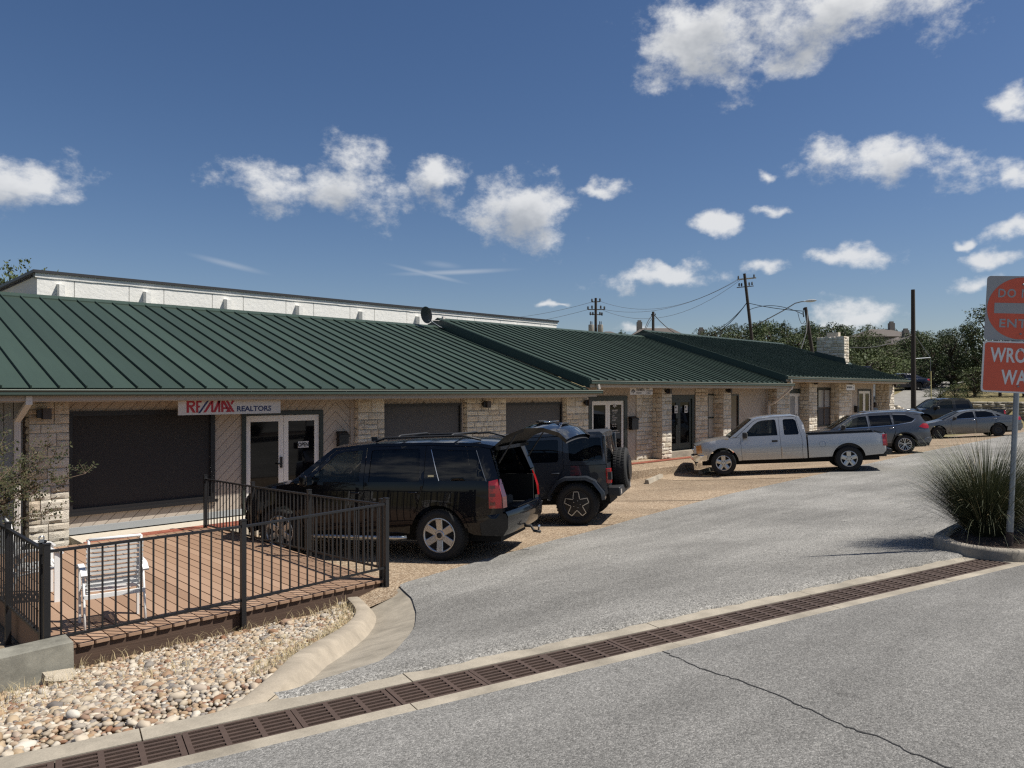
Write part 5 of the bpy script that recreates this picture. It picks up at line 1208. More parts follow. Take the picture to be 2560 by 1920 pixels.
class Car:
    def __init__(s, name, label, paint_m, hw, zb, zr, ti, xf, xn, kf, xr, xt, kr, zm=0.78, zl=0.3, tuck=0.07, shoulder=0.02):
        s.t = thing(name, label, 'car'); s.p = paint_m; s.q = (hw, zb, zr, ti, xf, xn, kf, xr, xt, kr, zm, zl, tuck, shoulder)
    def W(s, x, z):
        hw, zb, zr, ti, xf, xn, kf, xr, xt, kr, zm, zl, tuck, sh = s.q; w = hw
        if z > zb: f = (z - zb) / (zr - zb); w -= sh + ti * f ** 1.2
        elif z > zm: w -= sh * ((z - zm) / (zb - zm)) ** 1.5
        else: w -= tuck * min(1.5, ((zm - z) / (zm - zl))) ** 2
        if x > xf: w -= kf * ((x - xf) / (xn - xf)) ** 2.4
        if x < xr: w -= kr * ((xr - x) / (xr - xt)) ** 2.2
        return w
    def side(s, name, poly, m=None, holes=(), off=0.0, both=True, d=0.1, parent=None, sides=None):
        vs, fs = fill(poly, holes, d); out = []
        for sg in sides or ((1, -1) if both else (1,)):
            mb = MB(); mb.v = [(x, sg * (s.W(x, z) + off), z) for x, z in vs]; mb.f = [f if sg < 0 else f[::-1] for f in fs]
            me = mb.me(name, True, fix=False); out.append(obj(name, me, m or s.p, parent or s.t))
        return out
    def seam(s, pts, w=0.006, off=0.0025, name='seam', m=None, sides=(1, -1)):
        """thin strip laid on the body, for mouldings and joints"""
        pts = [p for a, b in zip(pts, pts[1:]) for p in [(a[0] + (b[0] - a[0]) * k / 4, a[1] + (b[1] - a[1]) * k / 4) for k in range(4)]] + [pts[-1]]
        for sg in sides:
            mb = MB()
            for i, (x, z) in enumerate(pts):
                a = pts[max(i - 1, 0)]; b = pts[min(i + 1, len(pts) - 1)]; dx, dz = b[0] - a[0], b[1] - a[1]; l = math.hypot(dx, dz) or 1; nx, nz = -dz / l * w / 2, dx / l * w / 2
                for q in (-1, 1): mb.v.append((x + q * nx, sg * (s.W(x + q * nx, z + q * nz) + off), z + q * nz))
            for i in range(len(pts) - 1): mb.f.append((2 * i, 2 * i + 1, 2 * i + 3, 2 * i + 2))
            obj(name, mb.me(name, True), m or M['liner'], s.t)
    def loft(s, name, secs, m=None, nv=14, parent=None, close=False):
        """secs: (x, z, halfwidth, crown_x, crown_z)"""
        mb = MB()
        for x, z, w, cx, cz in secs:
            for k in range(nv + 1):
                v = -1 + 2 * k / nv; v = math.copysign(abs(v) ** 0.85, v); e = 1 - v * v; mb.v.append((x + cx * e, v * w, z + cz * e))
        n = nv + 1
        for i in range(len(secs) - 1):
            for k in range(nv): mb.f.append((i * n + k, i * n + k + 1, (i + 1) * n + k + 1, (i + 1) * n + k))
        return obj(name, mb.me(name, True, fix=False, angle=40), m or s.p, parent or s.t)
    def sec(s, x, z, cx=0.0, cz=0.0, inset=0.0): return (x, z, s.W(x, z) - inset, cx, cz)
    def box(s, name, x0, x1, y0, y1, z0, z1, m, parent=None, bev=0.0):
        mb = MB().box(x0, x1, y0, y1, z0, z1); me = mb.me(name)
        if bev:
            bm = bmesh.new(); bm.from_mesh(me); bmesh.ops.bevel(bm, geom=bm.edges[:] , offset=bev, segments=3, affect='EDGES', profile=0.6); bm.to_mesh(me); bm.free()
            me.polygons.foreach_set('use_smooth', [True] * len(me.polygons)); me.set_sharp_from_angle(angle=rad(35))
        return obj(name, me, m, parent or s.t)
    def handle(s, x, z, m, door_parts, L=0.17):
        for sg, d in zip((1, -1), door_parts):
            y = s.W(x, z); obj('handle', MB().tube([(x - L / 2, sg * (y + 0.002), z), (x - L * 0.3, sg * (y + 0.03), z), (x + L * 0.3, sg * (y + 0.03), z), (x + L / 2, sg * (y + 0.002), z)], 0.012, 8).me('handle', True), m, d)
    def wheel(s, x, R, tw, rr_, style, yo=0.03, zc=None, spare=None):
        hw = s.q[0]
        for sg in (1, -1):
            yo_ = sg * (hw - yo); w = obj('wheel', MB().lathe([(0.0, -0.04), (rr_ * 0.98, -0.045), (rr_ * 0.98, -0.07), (0.0, -0.07)], 28, 'y').me('wheel', True, angle=40), M['liner'], s.t, loc=(x, yo_, R if zc is None else zc), rot=(0, 0, 0), scale=(1, sg, 1))
            tyre_and_rim(w, R, tw, rr_, style)
def tyre_and_rim(w, R, tw, r, style):
    sw = R - r
    pf = [(r, -0.012), (r + sw * 0.25, 0.012), (r + sw * 0.6, 0.014), (R - 0.035, 0.004), (R - 0.012, -0.012), (R, -0.03), (R, -tw + 0.03), (R - 0.012, -tw + 0.012), (R - 0.04, -tw), (r + sw * 0.5, -tw - 0.01), (r, -tw + 0.01)]
    ty = MB().lathe(pf, 44, 'y')
    if style in ('star', 'six'):          # tread blocks
        for k in range(44):
            a = 2 * math.pi * k / 44
            for j, yy in enumerate((-0.045, -tw / 2 - 0.0, -tw + 0.045)):
                aa = a + (0.07 if j == 1 else 0); c, sn = math.cos(aa), math.sin(aa); h = 0.009
                ty.add([(c * (R + e) - sn * q, yy + y_, sn * (R + e) + c * q) for e, q, y_ in ((-0.002, -0.019, -0.026), (-0.002, 0.019, -0.026), (-0.002, 0.019, 0.026), (-0.002, -0.019, 0.026), (h, -0.017, -0.024), (h, 0.017, -0.024), (h, 0.017, 0.024), (h, -0.017, 0.024))],
                       [(4, 5, 6, 7), (0, 1, 5, 4), (1, 2, 6, 5), (2, 3, 7, 6), (3, 0, 4, 7)])
    obj('tyre', ty.me('tyre', True, angle=35), M['rubber'], w)
    ring = MB().lathe([(r - 0.03, -0.05), (r - 0.022, -0.012), (r - 0.008, 0.0), (r + 0.004, -0.004), (r + 0.004, -0.03)], 40, 'y')
    def spoke(a, r0, w0, r1, w1, y0=-0.035, y1=-0.01, t=0.03, mb=ring):
        c, sn = math.cos(a), math.sin(a); pts = [(r0, -w0, y0), (r0, w0, y0), (r1, w1, y1), (r1, -w1, y1)]
        fr = [(c * p - sn * q, y, sn * p + c * q) for p, q, y in pts]; bk = [(x, y - t, z) for x, y, z in fr]
        fr2 = [(c * (p) - sn * q * 0.82, y + 0.006, sn * (p) + c * q * 0.82) for p, q, y in pts]
        mb.add(fr + bk + fr2, [(8, 9, 10, 11), (0, 1, 9, 8), (1, 2, 10, 9), (2, 3, 11, 10), (3, 0, 8, 11), (0, 4, 5, 1), (1, 5, 6, 2), (2, 6, 7, 3), (3, 7, 4, 0)])
    mt = M['alloy']; dark = MB()
    if style == 'six':
        for k in range(6): spoke(math.pi / 6 + k * math.pi / 3, 0.05, 0.05, r - 0.02, 0.056)
        ring.lathe([(0.0, -0.012), (0.07, -0.014), (0.085, -0.03)], 24, 'y'); dark.lathe([(0.0, -0.006), (0.04, -0.008), (0.046, -0.014)], 20, 'y')
    elif style == 'five':
        for k in range(5): spoke(math.pi / 2 + k * 2 * math.pi / 5, 0.05, 0.06, r - 0.02, 0.062, -0.03, -0.012)
        ring.lathe([(0.0, -0.014), (0.085, -0.018), (0.1, -0.035)], 24, 'y')
        for k in range(6): a = k * math.pi / 3; dark.lathe([(0.0, -0.008), (0.013, -0.009), (0.014, -0.02)], 8, 'y', (0.065 * math.cos(a), 0, 0.065 * math.sin(a)))
    elif style == 'star':
        disc = MB().lathe([(0.0, -0.02), (r * 0.55, -0.022), (r - 0.02, -0.03)], 30, 'y'); obj('rim_face', disc.me('rim_face', True), M['alloy_dark'], w)
        ring.v, ring.f = [], []
        for k in range(5):
            a = math.pi / 2 + k * 2 * math.pi / 5
            P = lambda rr2, da: (rr2 * math.cos(a + da), -0.008, rr2 * math.sin(a + da))
            i0, o0, o1, i1 = P(0.12, 0.6), P(r - 0.028, 0.19), P(r - 0.028, -0.19), P(0.12, -0.6)
            for p, q in ((i0, o0), (o0, o1), (o1, i1)): ring.beam(p, q, 0.016, 0.014, up=(0, 1, 0))
        for k in range(5): a = math.pi / 5 + k * 2 * math.pi / 5; ring.lathe([(0.0, -0.004), (0.008, -0.006), (0.009, -0.02)], 6, 'y', (0.07 * math.cos(a), 0, 0.07 * math.sin(a)))
        obj('rim_ring', MB().lathe([(r - 0.03, -0.04), (r - 0.01, 0.0), (r + 0.004, -0.005), (r + 0.004, -0.03)], 40, 'y').me('rim_ring', True), M['alloy_dark'], w)
    elif style == 'split':
        for k in range(5):
            for da in (-0.17, 0.17): spoke(math.pi / 2 + k * 2 * math.pi / 5 + da, 0.05, 0.011, r - 0.02, 0.017, -0.03, -0.012)
            spoke(math.pi / 2 + (k + 0.5) * 2 * math.pi / 5, r * 0.55, 0.006, r - 0.02, 0.012, -0.04, -0.016)
        ring.lathe([(0.0, -0.014), (0.05, -0.016), (0.06, -0.03)], 20, 'y')
    else:
        mt = M['alloy_dark']; ring.lathe([(0.0, -0.02), (r * 0.35, -0.015), (r * 0.5, -0.035), (r * 0.85, -0.03), (r - 0.02, -0.05)], 30, 'y')
    obj('rim', ring.me('rim', True, angle=30), mt, w)
    if dark.v: obj('hub_cap', dark.me('hub_cap', True), M['trim_black'], w)
def interior(c, rows, x0, x1, floor=0.5, hw=0.78, dash=None, seat_h=0.35, wheel=True):
    c.box('floor', x0, x1, -hw, hw, floor - 0.05, floor, M['liner'])
    for x in rows:
        for y in (-0.38, 0.38):
            s_ = c.box('seat', x - 0.05, x + 0.48, y - 0.25, y + 0.25, floor, floor + seat_h, M['seat'], bev=0.05)
            b = c.box('backrest', x - 0.14, x + 0.06, y - 0.24, y + 0.24, floor + seat_h - 0.05, floor + seat_h + 0.6, M['seat'], bev=0.07); b.parent = s_
            h = c.box('headrest', x - 0.12, x + 0.0, y - 0.13, y + 0.13, floor + seat_h + 0.63, floor + seat_h + 0.82, M['seat'], bev=0.05); h.parent = s_
    if dash is not None:
        d = c.box('dashboard', dash, dash + 0.35, -hw, hw, floor + 0.3, floor + 0.62, M['dash'], bev=0.06)
        mb = MB(); R_, r_ = 0.19, 0.015; nn = 24
        for i in range(nn):
            for j in range(8):
                a, b = 2 * math.pi * i / nn, 2 * math.pi * j / 8; mb.v.append((r_ * math.sin(b), (R_ + r_ * math.cos(b)) * math.cos(a), (R_ + r_ * math.cos(b)) * math.sin(a)))
        for i in range(nn):
            for j in range(8): mb.f.append((i * 8 + j, ((i + 1) % nn) * 8 + j, ((i + 1) % nn) * 8 + (j + 1) % 8, i * 8 + (j + 1) % 8))
        mb.beam((0, -R_, 0), (0, R_, 0), 0.03, 0.04); mb.beam((0, 0, 0), (0, 0, -R_), 0.03, 0.03, up=(1, 0, 0)); mb.box(-0.02, 0.02, -0.07, 0.07, -0.06, 0.05); mb.tube([(0, 0, 0), (0.3, 0, -0.05)], 0.03, 6)
        w = obj('steering_wheel', mb.me('steering_wheel', True), M['trim_black'], d, loc=(dash - 0.12, 0.38, floor + 0.62), rot=(0, rad(-25), 0))
def place(c, contact, head, wb, track_half, front_z):
    """stand the car with its left rear tyre on contact = (x, y); head = heading in degrees"""
    h = rad(head); d = Vector((math.cos(h), math.sin(h))); left = Vector((-d.y, d.x))
    o = Vector(contact) - left * (track_half - 0.08); zr = gz(contact[0], contact[1]); f = Vector(contact) + d * wb
    zf = gz(f.x, f.y) if front_z is None else front_z
    zr_r = gz(*(Vector(contact) - left * 2 * (track_half - 0.08))); roll = math.atan2(zr - zr_r, 2 * track_half)
    c.t.location = (o.x, o.y, (zr + zr_r) / 2); c.t.rotation_euler = (Matrix.Rotation(h, 3, 'Z') @ Matrix.Rotation(-math.atan2(zf - zr, wb), 3, 'Y') @ Matrix.Rotation(roll, 3, 'X')).to_euler()
def mirrors(c, x, z, m, w=0.2, h=0.16):
    for sg in (1, -1):
        y = c.W(x, z); mm = c.box('mirror', x - 0.06, x + 0.08, sg * (y + 0.05) if sg > 0 else -(y + 0.05 + w), sg * (y + 0.05 + w) if sg > 0 else -(y + 0.05), z - 0.02, z + h, m, bev=0.04)
        obj('mirror_glass', MB().box(x - 0.066, x - 0.061, min(sg * (y + 0.07), sg * (y + 0.03 + w)), max(sg * (y + 0.07), sg * (y + 0.03 + w)), z + 0.005, z + h - 0.02), M['chrome'], mm)
        obj('stalk', MB().beam((x, sg * (y - 0.03), z + 0.03), (x, sg * (y + 0.08), z + 0.04), 0.06, 0.04), M['trim_black'], mm)
def strip(c, name, x, z0, z1, y0, y1, m, d=0.02): return c.box(name, x - d, x + d, y0, y1, z0, z1, m)

# ---------------------------------------------------------------- black SUV with its tailgate up
def suv():
    pm = paint('black_paint', (0.002, 0.0025, 0.005), rough=0.3, coat=0.7)
    c = Car('suv', 'large black SUV with its rear liftgate raised, parked beside the deck railing', pm, 1.0, 1.2, 1.84, 0.2, 2.95, 3.85, 0.3, -0.7, -1.12, 0.09)
    zc = 0.4
    liner = [(3.6, 0.5), (3.6, 0.98), (2.7, 1.17), (-0.95, 1.17), (-1.02, 0.5), (-0.52, 0.45)] + arc(0, zc, 0.52, 172, 8) + [(0.6, 0.42), (2.4, 0.42)] + arc(2.946, zc, 0.52, 176, 15) + [(3.5, 0.5)]
    c.side('body_shell', liner, M['liner'], off=-0.03)
    c.side('fender', [(3.66, 0.66), (3.72, 0.97), (3.55, 1.07), (3.1, 1.16), (2.72, 1.205), (2.55, 1.195), (2.432, 1.185), (2.405, 0.42)] + arc(2.946, zc, 0.485, 178, 32))
    fd = c.side('door', [(2.396, 0.42), (2.424, 1.19), (2.52, 1.205), (1.89, 1.735), (1.31, 1.787), (1.306, 0.42)], holes=[[(2.36, 1.235), (1.86, 1.675), (1.72, 1.715), (1.41, 1.735), (1.385, 1.72), (1.385, 1.235)]])
    rd = c.side('door', [(1.298, 0.42), (1.302, 1.787), (0.25, 1.793), (0.235, 1.2), (0.33, 0.9), (0.47, 0.62), (0.51, 0.42)], holes=[[(1.215, 1.235), (1.215, 1.72), (1.19, 1.74), (0.37, 1.748), (0.345, 1.73), (0.31, 1.26), (0.335, 1.235)]])
    c.side('quarter_panel', [(0.227, 1.2), (0.242, 1.793), (-0.7, 1.752), (-0.84, 1.72), (-0.985, 1.33), (-1.05, 1.0), (-1.06, 0.74), (-0.45, 0.7)] + arc(0, zc, 0.5, 144, 26) + [(0.322, 0.9)],
           holes=[[(0.13, 1.71), (0.155, 1.735), (-0.62, 1.705), (-0.8, 1.25), (-0.1, 1.245), (-0.02, 1.27)]])
    c.side('roof_rail', [(2.72, 1.205), (1.95, 1.78), (1.2, 1.838), (0.2, 1.845), (-0.7, 1.81), (-0.9, 1.77), (-0.85, 1.728), (-0.7, 1.76), (0.2, 1.8), (1.2, 1.793), (1.89, 1.742), (2.53, 1.21)], d=0.06)
    for poly, m, par in (([(2.36, 1.235), (1.86, 1.675), (1.72, 1.715), (1.41, 1.735), (1.385, 1.72), (1.385, 1.235)], M['glass'], fd), ([(1.215, 1.235), (1.215, 1.72), (1.19, 1.74), (0.37, 1.748), (0.345, 1.73), (0.31, 1.26), (0.335, 1.235)], M['glass_dark'], rd)):
        for sg, d in zip((1, -1), par): c.side('window', poly, m, off=-0.012, sides=(sg,), parent=d)
    c.side('quarter_window', [(0.13, 1.71), (0.155, 1.735), (-0.62, 1.705), (-0.8, 1.25), (-0.1, 1.245), (-0.02, 1.27)], M['glass_dark'], off=-0.006)
    c.seam([(0.15, 1.73), (-0.03, 1.25)], 0.01, 0.004, 'window_trim', M['chrome']); c.seam([(-0.62, 1.71), (-0.82, 1.24)], 0.008, 0.004, 'window_trim', M['steel'])
    for sg in (1, -1): pass
    # wheel arch mouldings
    for cx in (0, 2.946): c.seam(arc(cx, zc, 0.5, 165, 20, 16), 0.05, 0.012, 'arch_moulding', pm)
    c.side('tail_light', [(-0.86, 1.24), (-0.985, 1.265), (-1.05, 1.0), (-1.06, 0.83), (-0.86, 0.83)], M['red_lens'], off=0.012)
    for sg in (1, -1): obj('tail_lens', MB().add([(-0.985, sg * (c.W(-0.985, 1.265) + 0.01), 1.265), (-1.062, sg * (c.W(-1.05, 1.0) + 0.01), 1.0), (-1.072, sg * (c.W(-1.06, 0.83) + 0.01), 0.83), (-1.085, sg * 0.8, 0.83), (-1.075, sg * 0.79, 1.0), (-1.0, sg * 0.8, 1.26)], [(0, 1, 4, 5), (1, 2, 3, 4)]), M['red_lens'], c.t)
    for z in (0.9, 1.03, 1.15): c.seam([(-0.875, z), (-0.96, z)], 0.05, 0.016, 'lens_divider', M['dark_red_lens'])
    # top
    c.loft('hood', [c.sec(3.72, 0.97, 0.1, 0.04, 0.0), c.sec(3.55, 1.07, 0.08, 0.055), c.sec(3.1, 1.16, 0.03, 0.06), c.sec(2.72, 1.205, 0.05, 0.05)])
    c.loft('windshield', [(2.74, 1.2, c.W(2.72, 1.2) - 0.05, 0.14, 0.03), (2.35, 1.49, c.W(2.35, 1.48) - 0.05, 0.13, 0.03), (1.97, 1.78, c.W(1.95, 1.78) - 0.04, 0.1, 0.04)], M['glass'])
    c.loft('roof', [c.sec(1.96, 1.78, 0.1, 0.045), c.sec(1.5, 1.82, 0, 0.06), c.sec(0.6, 1.845, 0, 0.06), c.sec(-0.3, 1.832, 0, 0.06), c.sec(-0.7, 1.81, 0, 0.05), c.sec(-0.9, 1.77, -0.04, 0.05)])
    for sg in (1, -1):
        y = sg * 0.62
        obj('roof_rack', MB().tube([(1.25, y, 1.87), (1.05, y, 1.925), (-0.3, y, 1.935), (-0.62, y, 1.86)], 0.018, 8).me('roof_rack', True), M['trim_black'], c.t)
    for x in (0.85, -0.1): obj('cross_bar', MB().tube([(x, -0.62, 1.925), (x, -0.5, 1.955), (x, 0.5, 1.955), (x, 0.62, 1.925)], 0.017, 8).me('cross_bar', True), M['trim_black'], c.t)
    c.box('antenna', 1.55, 1.68, -0.02, 0.02, 1.86, 1.93, M['trim_black'], bev=0.015)
    # front
    c.loft('front_fascia', [c.sec(3.72, 0.975, 0.1, 0.04), c.sec(3.75, 0.85, 0.12), c.sec(3.75, 0.7, 0.13), c.sec(3.8, 0.6, 0.14, 0, -0.03), c.sec(3.79, 0.45, 0.13, 0, -0.03), c.sec(3.66, 0.34, 0.1, 0, -0.03)])
    c.box('grille', 3.8, 3.89, -0.55, 0.55, 0.72, 0.95, M['trim_black'])
    for sg in (1, -1): c.box('headlight', 3.64, 3.82, min(sg * 0.5, sg * 0.74), max(sg * 0.5, sg * 0.74), 0.72, 0.95, M['clear_lens'], bev=0.02)
    c.side('front_bumper', [(3.46, 0.4), (3.4, 0.56), (3.42, 0.66), (3.77, 0.66), (3.79, 0.45), (3.66, 0.34)], off=0.003)
    # rear opening, bumper, raised gate
    c.loft('rear_bumper', [c.sec(-1.04, 0.78, -0.02, 0, 0.02), c.sec(-1.1, 0.77, -0.05, 0, 0.0), c.sec(-1.13, 0.7, -0.06), c.sec(-1.12, 0.52, -0.06), c.sec(-1.04, 0.4, -0.05)], pm)
    c.side('bumper_corner', [(-0.5, 0.46), (-0.46, 0.69), (-1.04, 0.75), (-1.1, 0.745), (-1.13, 0.66), (-1.12, 0.52), (-1.04, 0.4), (-0.6, 0.42)], off=0.003)
    c.box('bumper_step', -1.16, -1.03, -0.5, 0.5, 0.785, 0.8, M['trim_black'])
    jamb = MB()
    for sg in (1, -1):
        pts = [(-0.86, 1.74), (-1.0, 1.3), (-1.06, 0.78)]
        for (xa, za), (xb, zb_) in zip(pts, pts[1:]):
            ya, yb = c.W(xa, za), c.W(xb, zb_)
            jamb.add([(xa, sg * ya, za), (xa + 0.02, sg * (ya - 0.14), za - 0.03), (xb + 0.02, sg * (yb - 0.14), zb_), (xb, sg * yb, zb_)], [(0, 1, 2, 3)])
    jamb.box(-0.98, -0.86, -0.72, 0.72, 1.7, 1.755)
    obj('hatch_jamb', jamb, pm, c.t)
    gsec = [(-0.9, 1.78, 0.74), (-1.1, 1.93, 0.77), (-1.4, 2.03, 0.79), (-1.7, 2.03, 0.8), (-1.95, 1.95, 0.8), (-2.06, 1.84, 0.78)]
    gate = c.loft('liftgate', [(x, z, w, -0.03, 0.05) for x, z, w in gsec])
    c.loft('liftgate_lining', [(x + 0.02, z - 0.06, w - 0.02, -0.03, 0.045) for x, z, w in gsec], M['trim_black'], parent=gate)
    ed = MB()
    for sg in (1, -1):
        for (xa, za, wa), (xb, zb_, wb_) in zip(gsec, gsec[1:]): ed.add([(xa, sg * wa, za), (xb, sg * wb_, zb_), (xb + 0.02, sg * (wb_ - 0.02), zb_ - 0.06), (xa + 0.02, sg * (wa - 0.02), za - 0.06)], [(0, 1, 2, 3)])
    obj('liftgate_edge', ed, pm, gate)
    c.loft('rear_window', [(-1.06, 1.915, 0.66, -0.03, 0.055), (-1.4, 2.042, 0.68, -0.03, 0.055), (-1.52, 2.05, 0.68, -0.03, 0.055)], M['glass_dark'], parent=gate)
    c.box('plate_recess', -1.86, -1.7, -0.2, 0.2, 2.055, 2.08, M['trim_black'], gate, bev=0.008); c.box('gate_handle', -1.66, -1.56, -0.28, 0.28, 2.09, 2.115, M['chrome'], gate, bev=0.01); c.box('wiper', -1.5, -1.44, -0.1, 0.3, 2.1, 2.13, M['trim_black'], gate, bev=0.01)
    c.box('brake_light', -1.0, -0.9, -0.2, 0.2, 1.86, 1.9, M['red_lens'], gate, bev=0.01)
    le = text_mesh('TAHOE', 0.07, 0.003, 0.001, 1.1); le.materials.append(M['chrome']); o = bpy.data.objects.new('lettering', le); link(o, gate); o.location = (-1.93, 0.7, 1.99); o.rotation_euler = (0, rad(-24), rad(-90))
    for sg in (1, -1): obj('strut', MB().tube([(-0.95, sg * 0.74, 1.5), (-1.28, sg * 0.76, 1.97)], 0.012, 6), M['trim_black'], gate)
    # cargo floor, wheel arch trim, step bars, hitch
    interior(c, [1.45, 0.55], -1.0, 2.55, 0.62, 0.82, dash=2.1, seat_h=0.28)
    c.box('cargo_floor', -1.03, -0.1, -0.78, 0.78, 0.62, 0.74, M['liner']); c.box('cargo_trim', -1.02, 0.2, 0.76, 0.82, 0.74, 1.2, M['liner']); c.box('cargo_trim', -1.02, 0.2, -0.82, -0.76, 0.74, 1.2, M['liner'])
    c.box('cargo_bag', -0.8, -0.35, -0.35, 0.2, 0.742, 0.9, M['seat'], bev=0.06)
    c.box('headliner', -0.85, 1.9, -0.72, 0.72, 1.77, 1.79, M['liner'])
    for sg in (1, -1): obj('step_bar', MB().tube([(2.35, sg * 0.98, 0.36), (2.2, sg * 1.03, 0.36), (0.72, sg * 1.03, 0.36), (0.55, sg * 0.98, 0.36)], 0.032, 10).me('step_bar', True), M['alloy'], c.t)
    obj('tow_hitch', MB().tube([(-1.0, 0, 0.42), (-1.2, 0, 0.42), (-1.25, 0, 0.34), (-1.36, 0, 0.33)], 0.024, 8).tube([(-1.33, 0, 0.33), (-1.33, 0, 0.4)], 0.014, 8).me('tow_hitch', True), M['trim_black'], c.t)
    bm = bmesh.new(); bmesh.ops.create_uvsphere(bm, u_segments=14, v_segments=10, radius=0.028); me = bpy.data.meshes.new('ball'); bm.to_mesh(me); bm.free(); obj('tow_ball', me, M['chrome'], c.t, loc=(-1.33, 0, 0.42))
    mirrors(c, 2.28, 1.2, pm); c.handle(1.45, 1.06, pm, fd); c.handle(0.42, 1.07, pm, rd)
    c.box('badge', 0.06, 0.16, c.W(0.1, 1.3) - 0.005, c.W(0.1, 1.3) + 0.004, 1.31, 1.34, M['chrome'])
    c.box('underbody', -0.9, 3.6, -0.62, 0.62, 0.26, 0.6, M['liner'])
    c.wheel(0, 0.4, 0.27, 0.268, 'six'); c.wheel(2.946, 0.4, 0.27, 0.268, 'six')
    place(c, (7.42, 9.17), 116.8, 2.946, 0.97, -0.22); return c
suv()
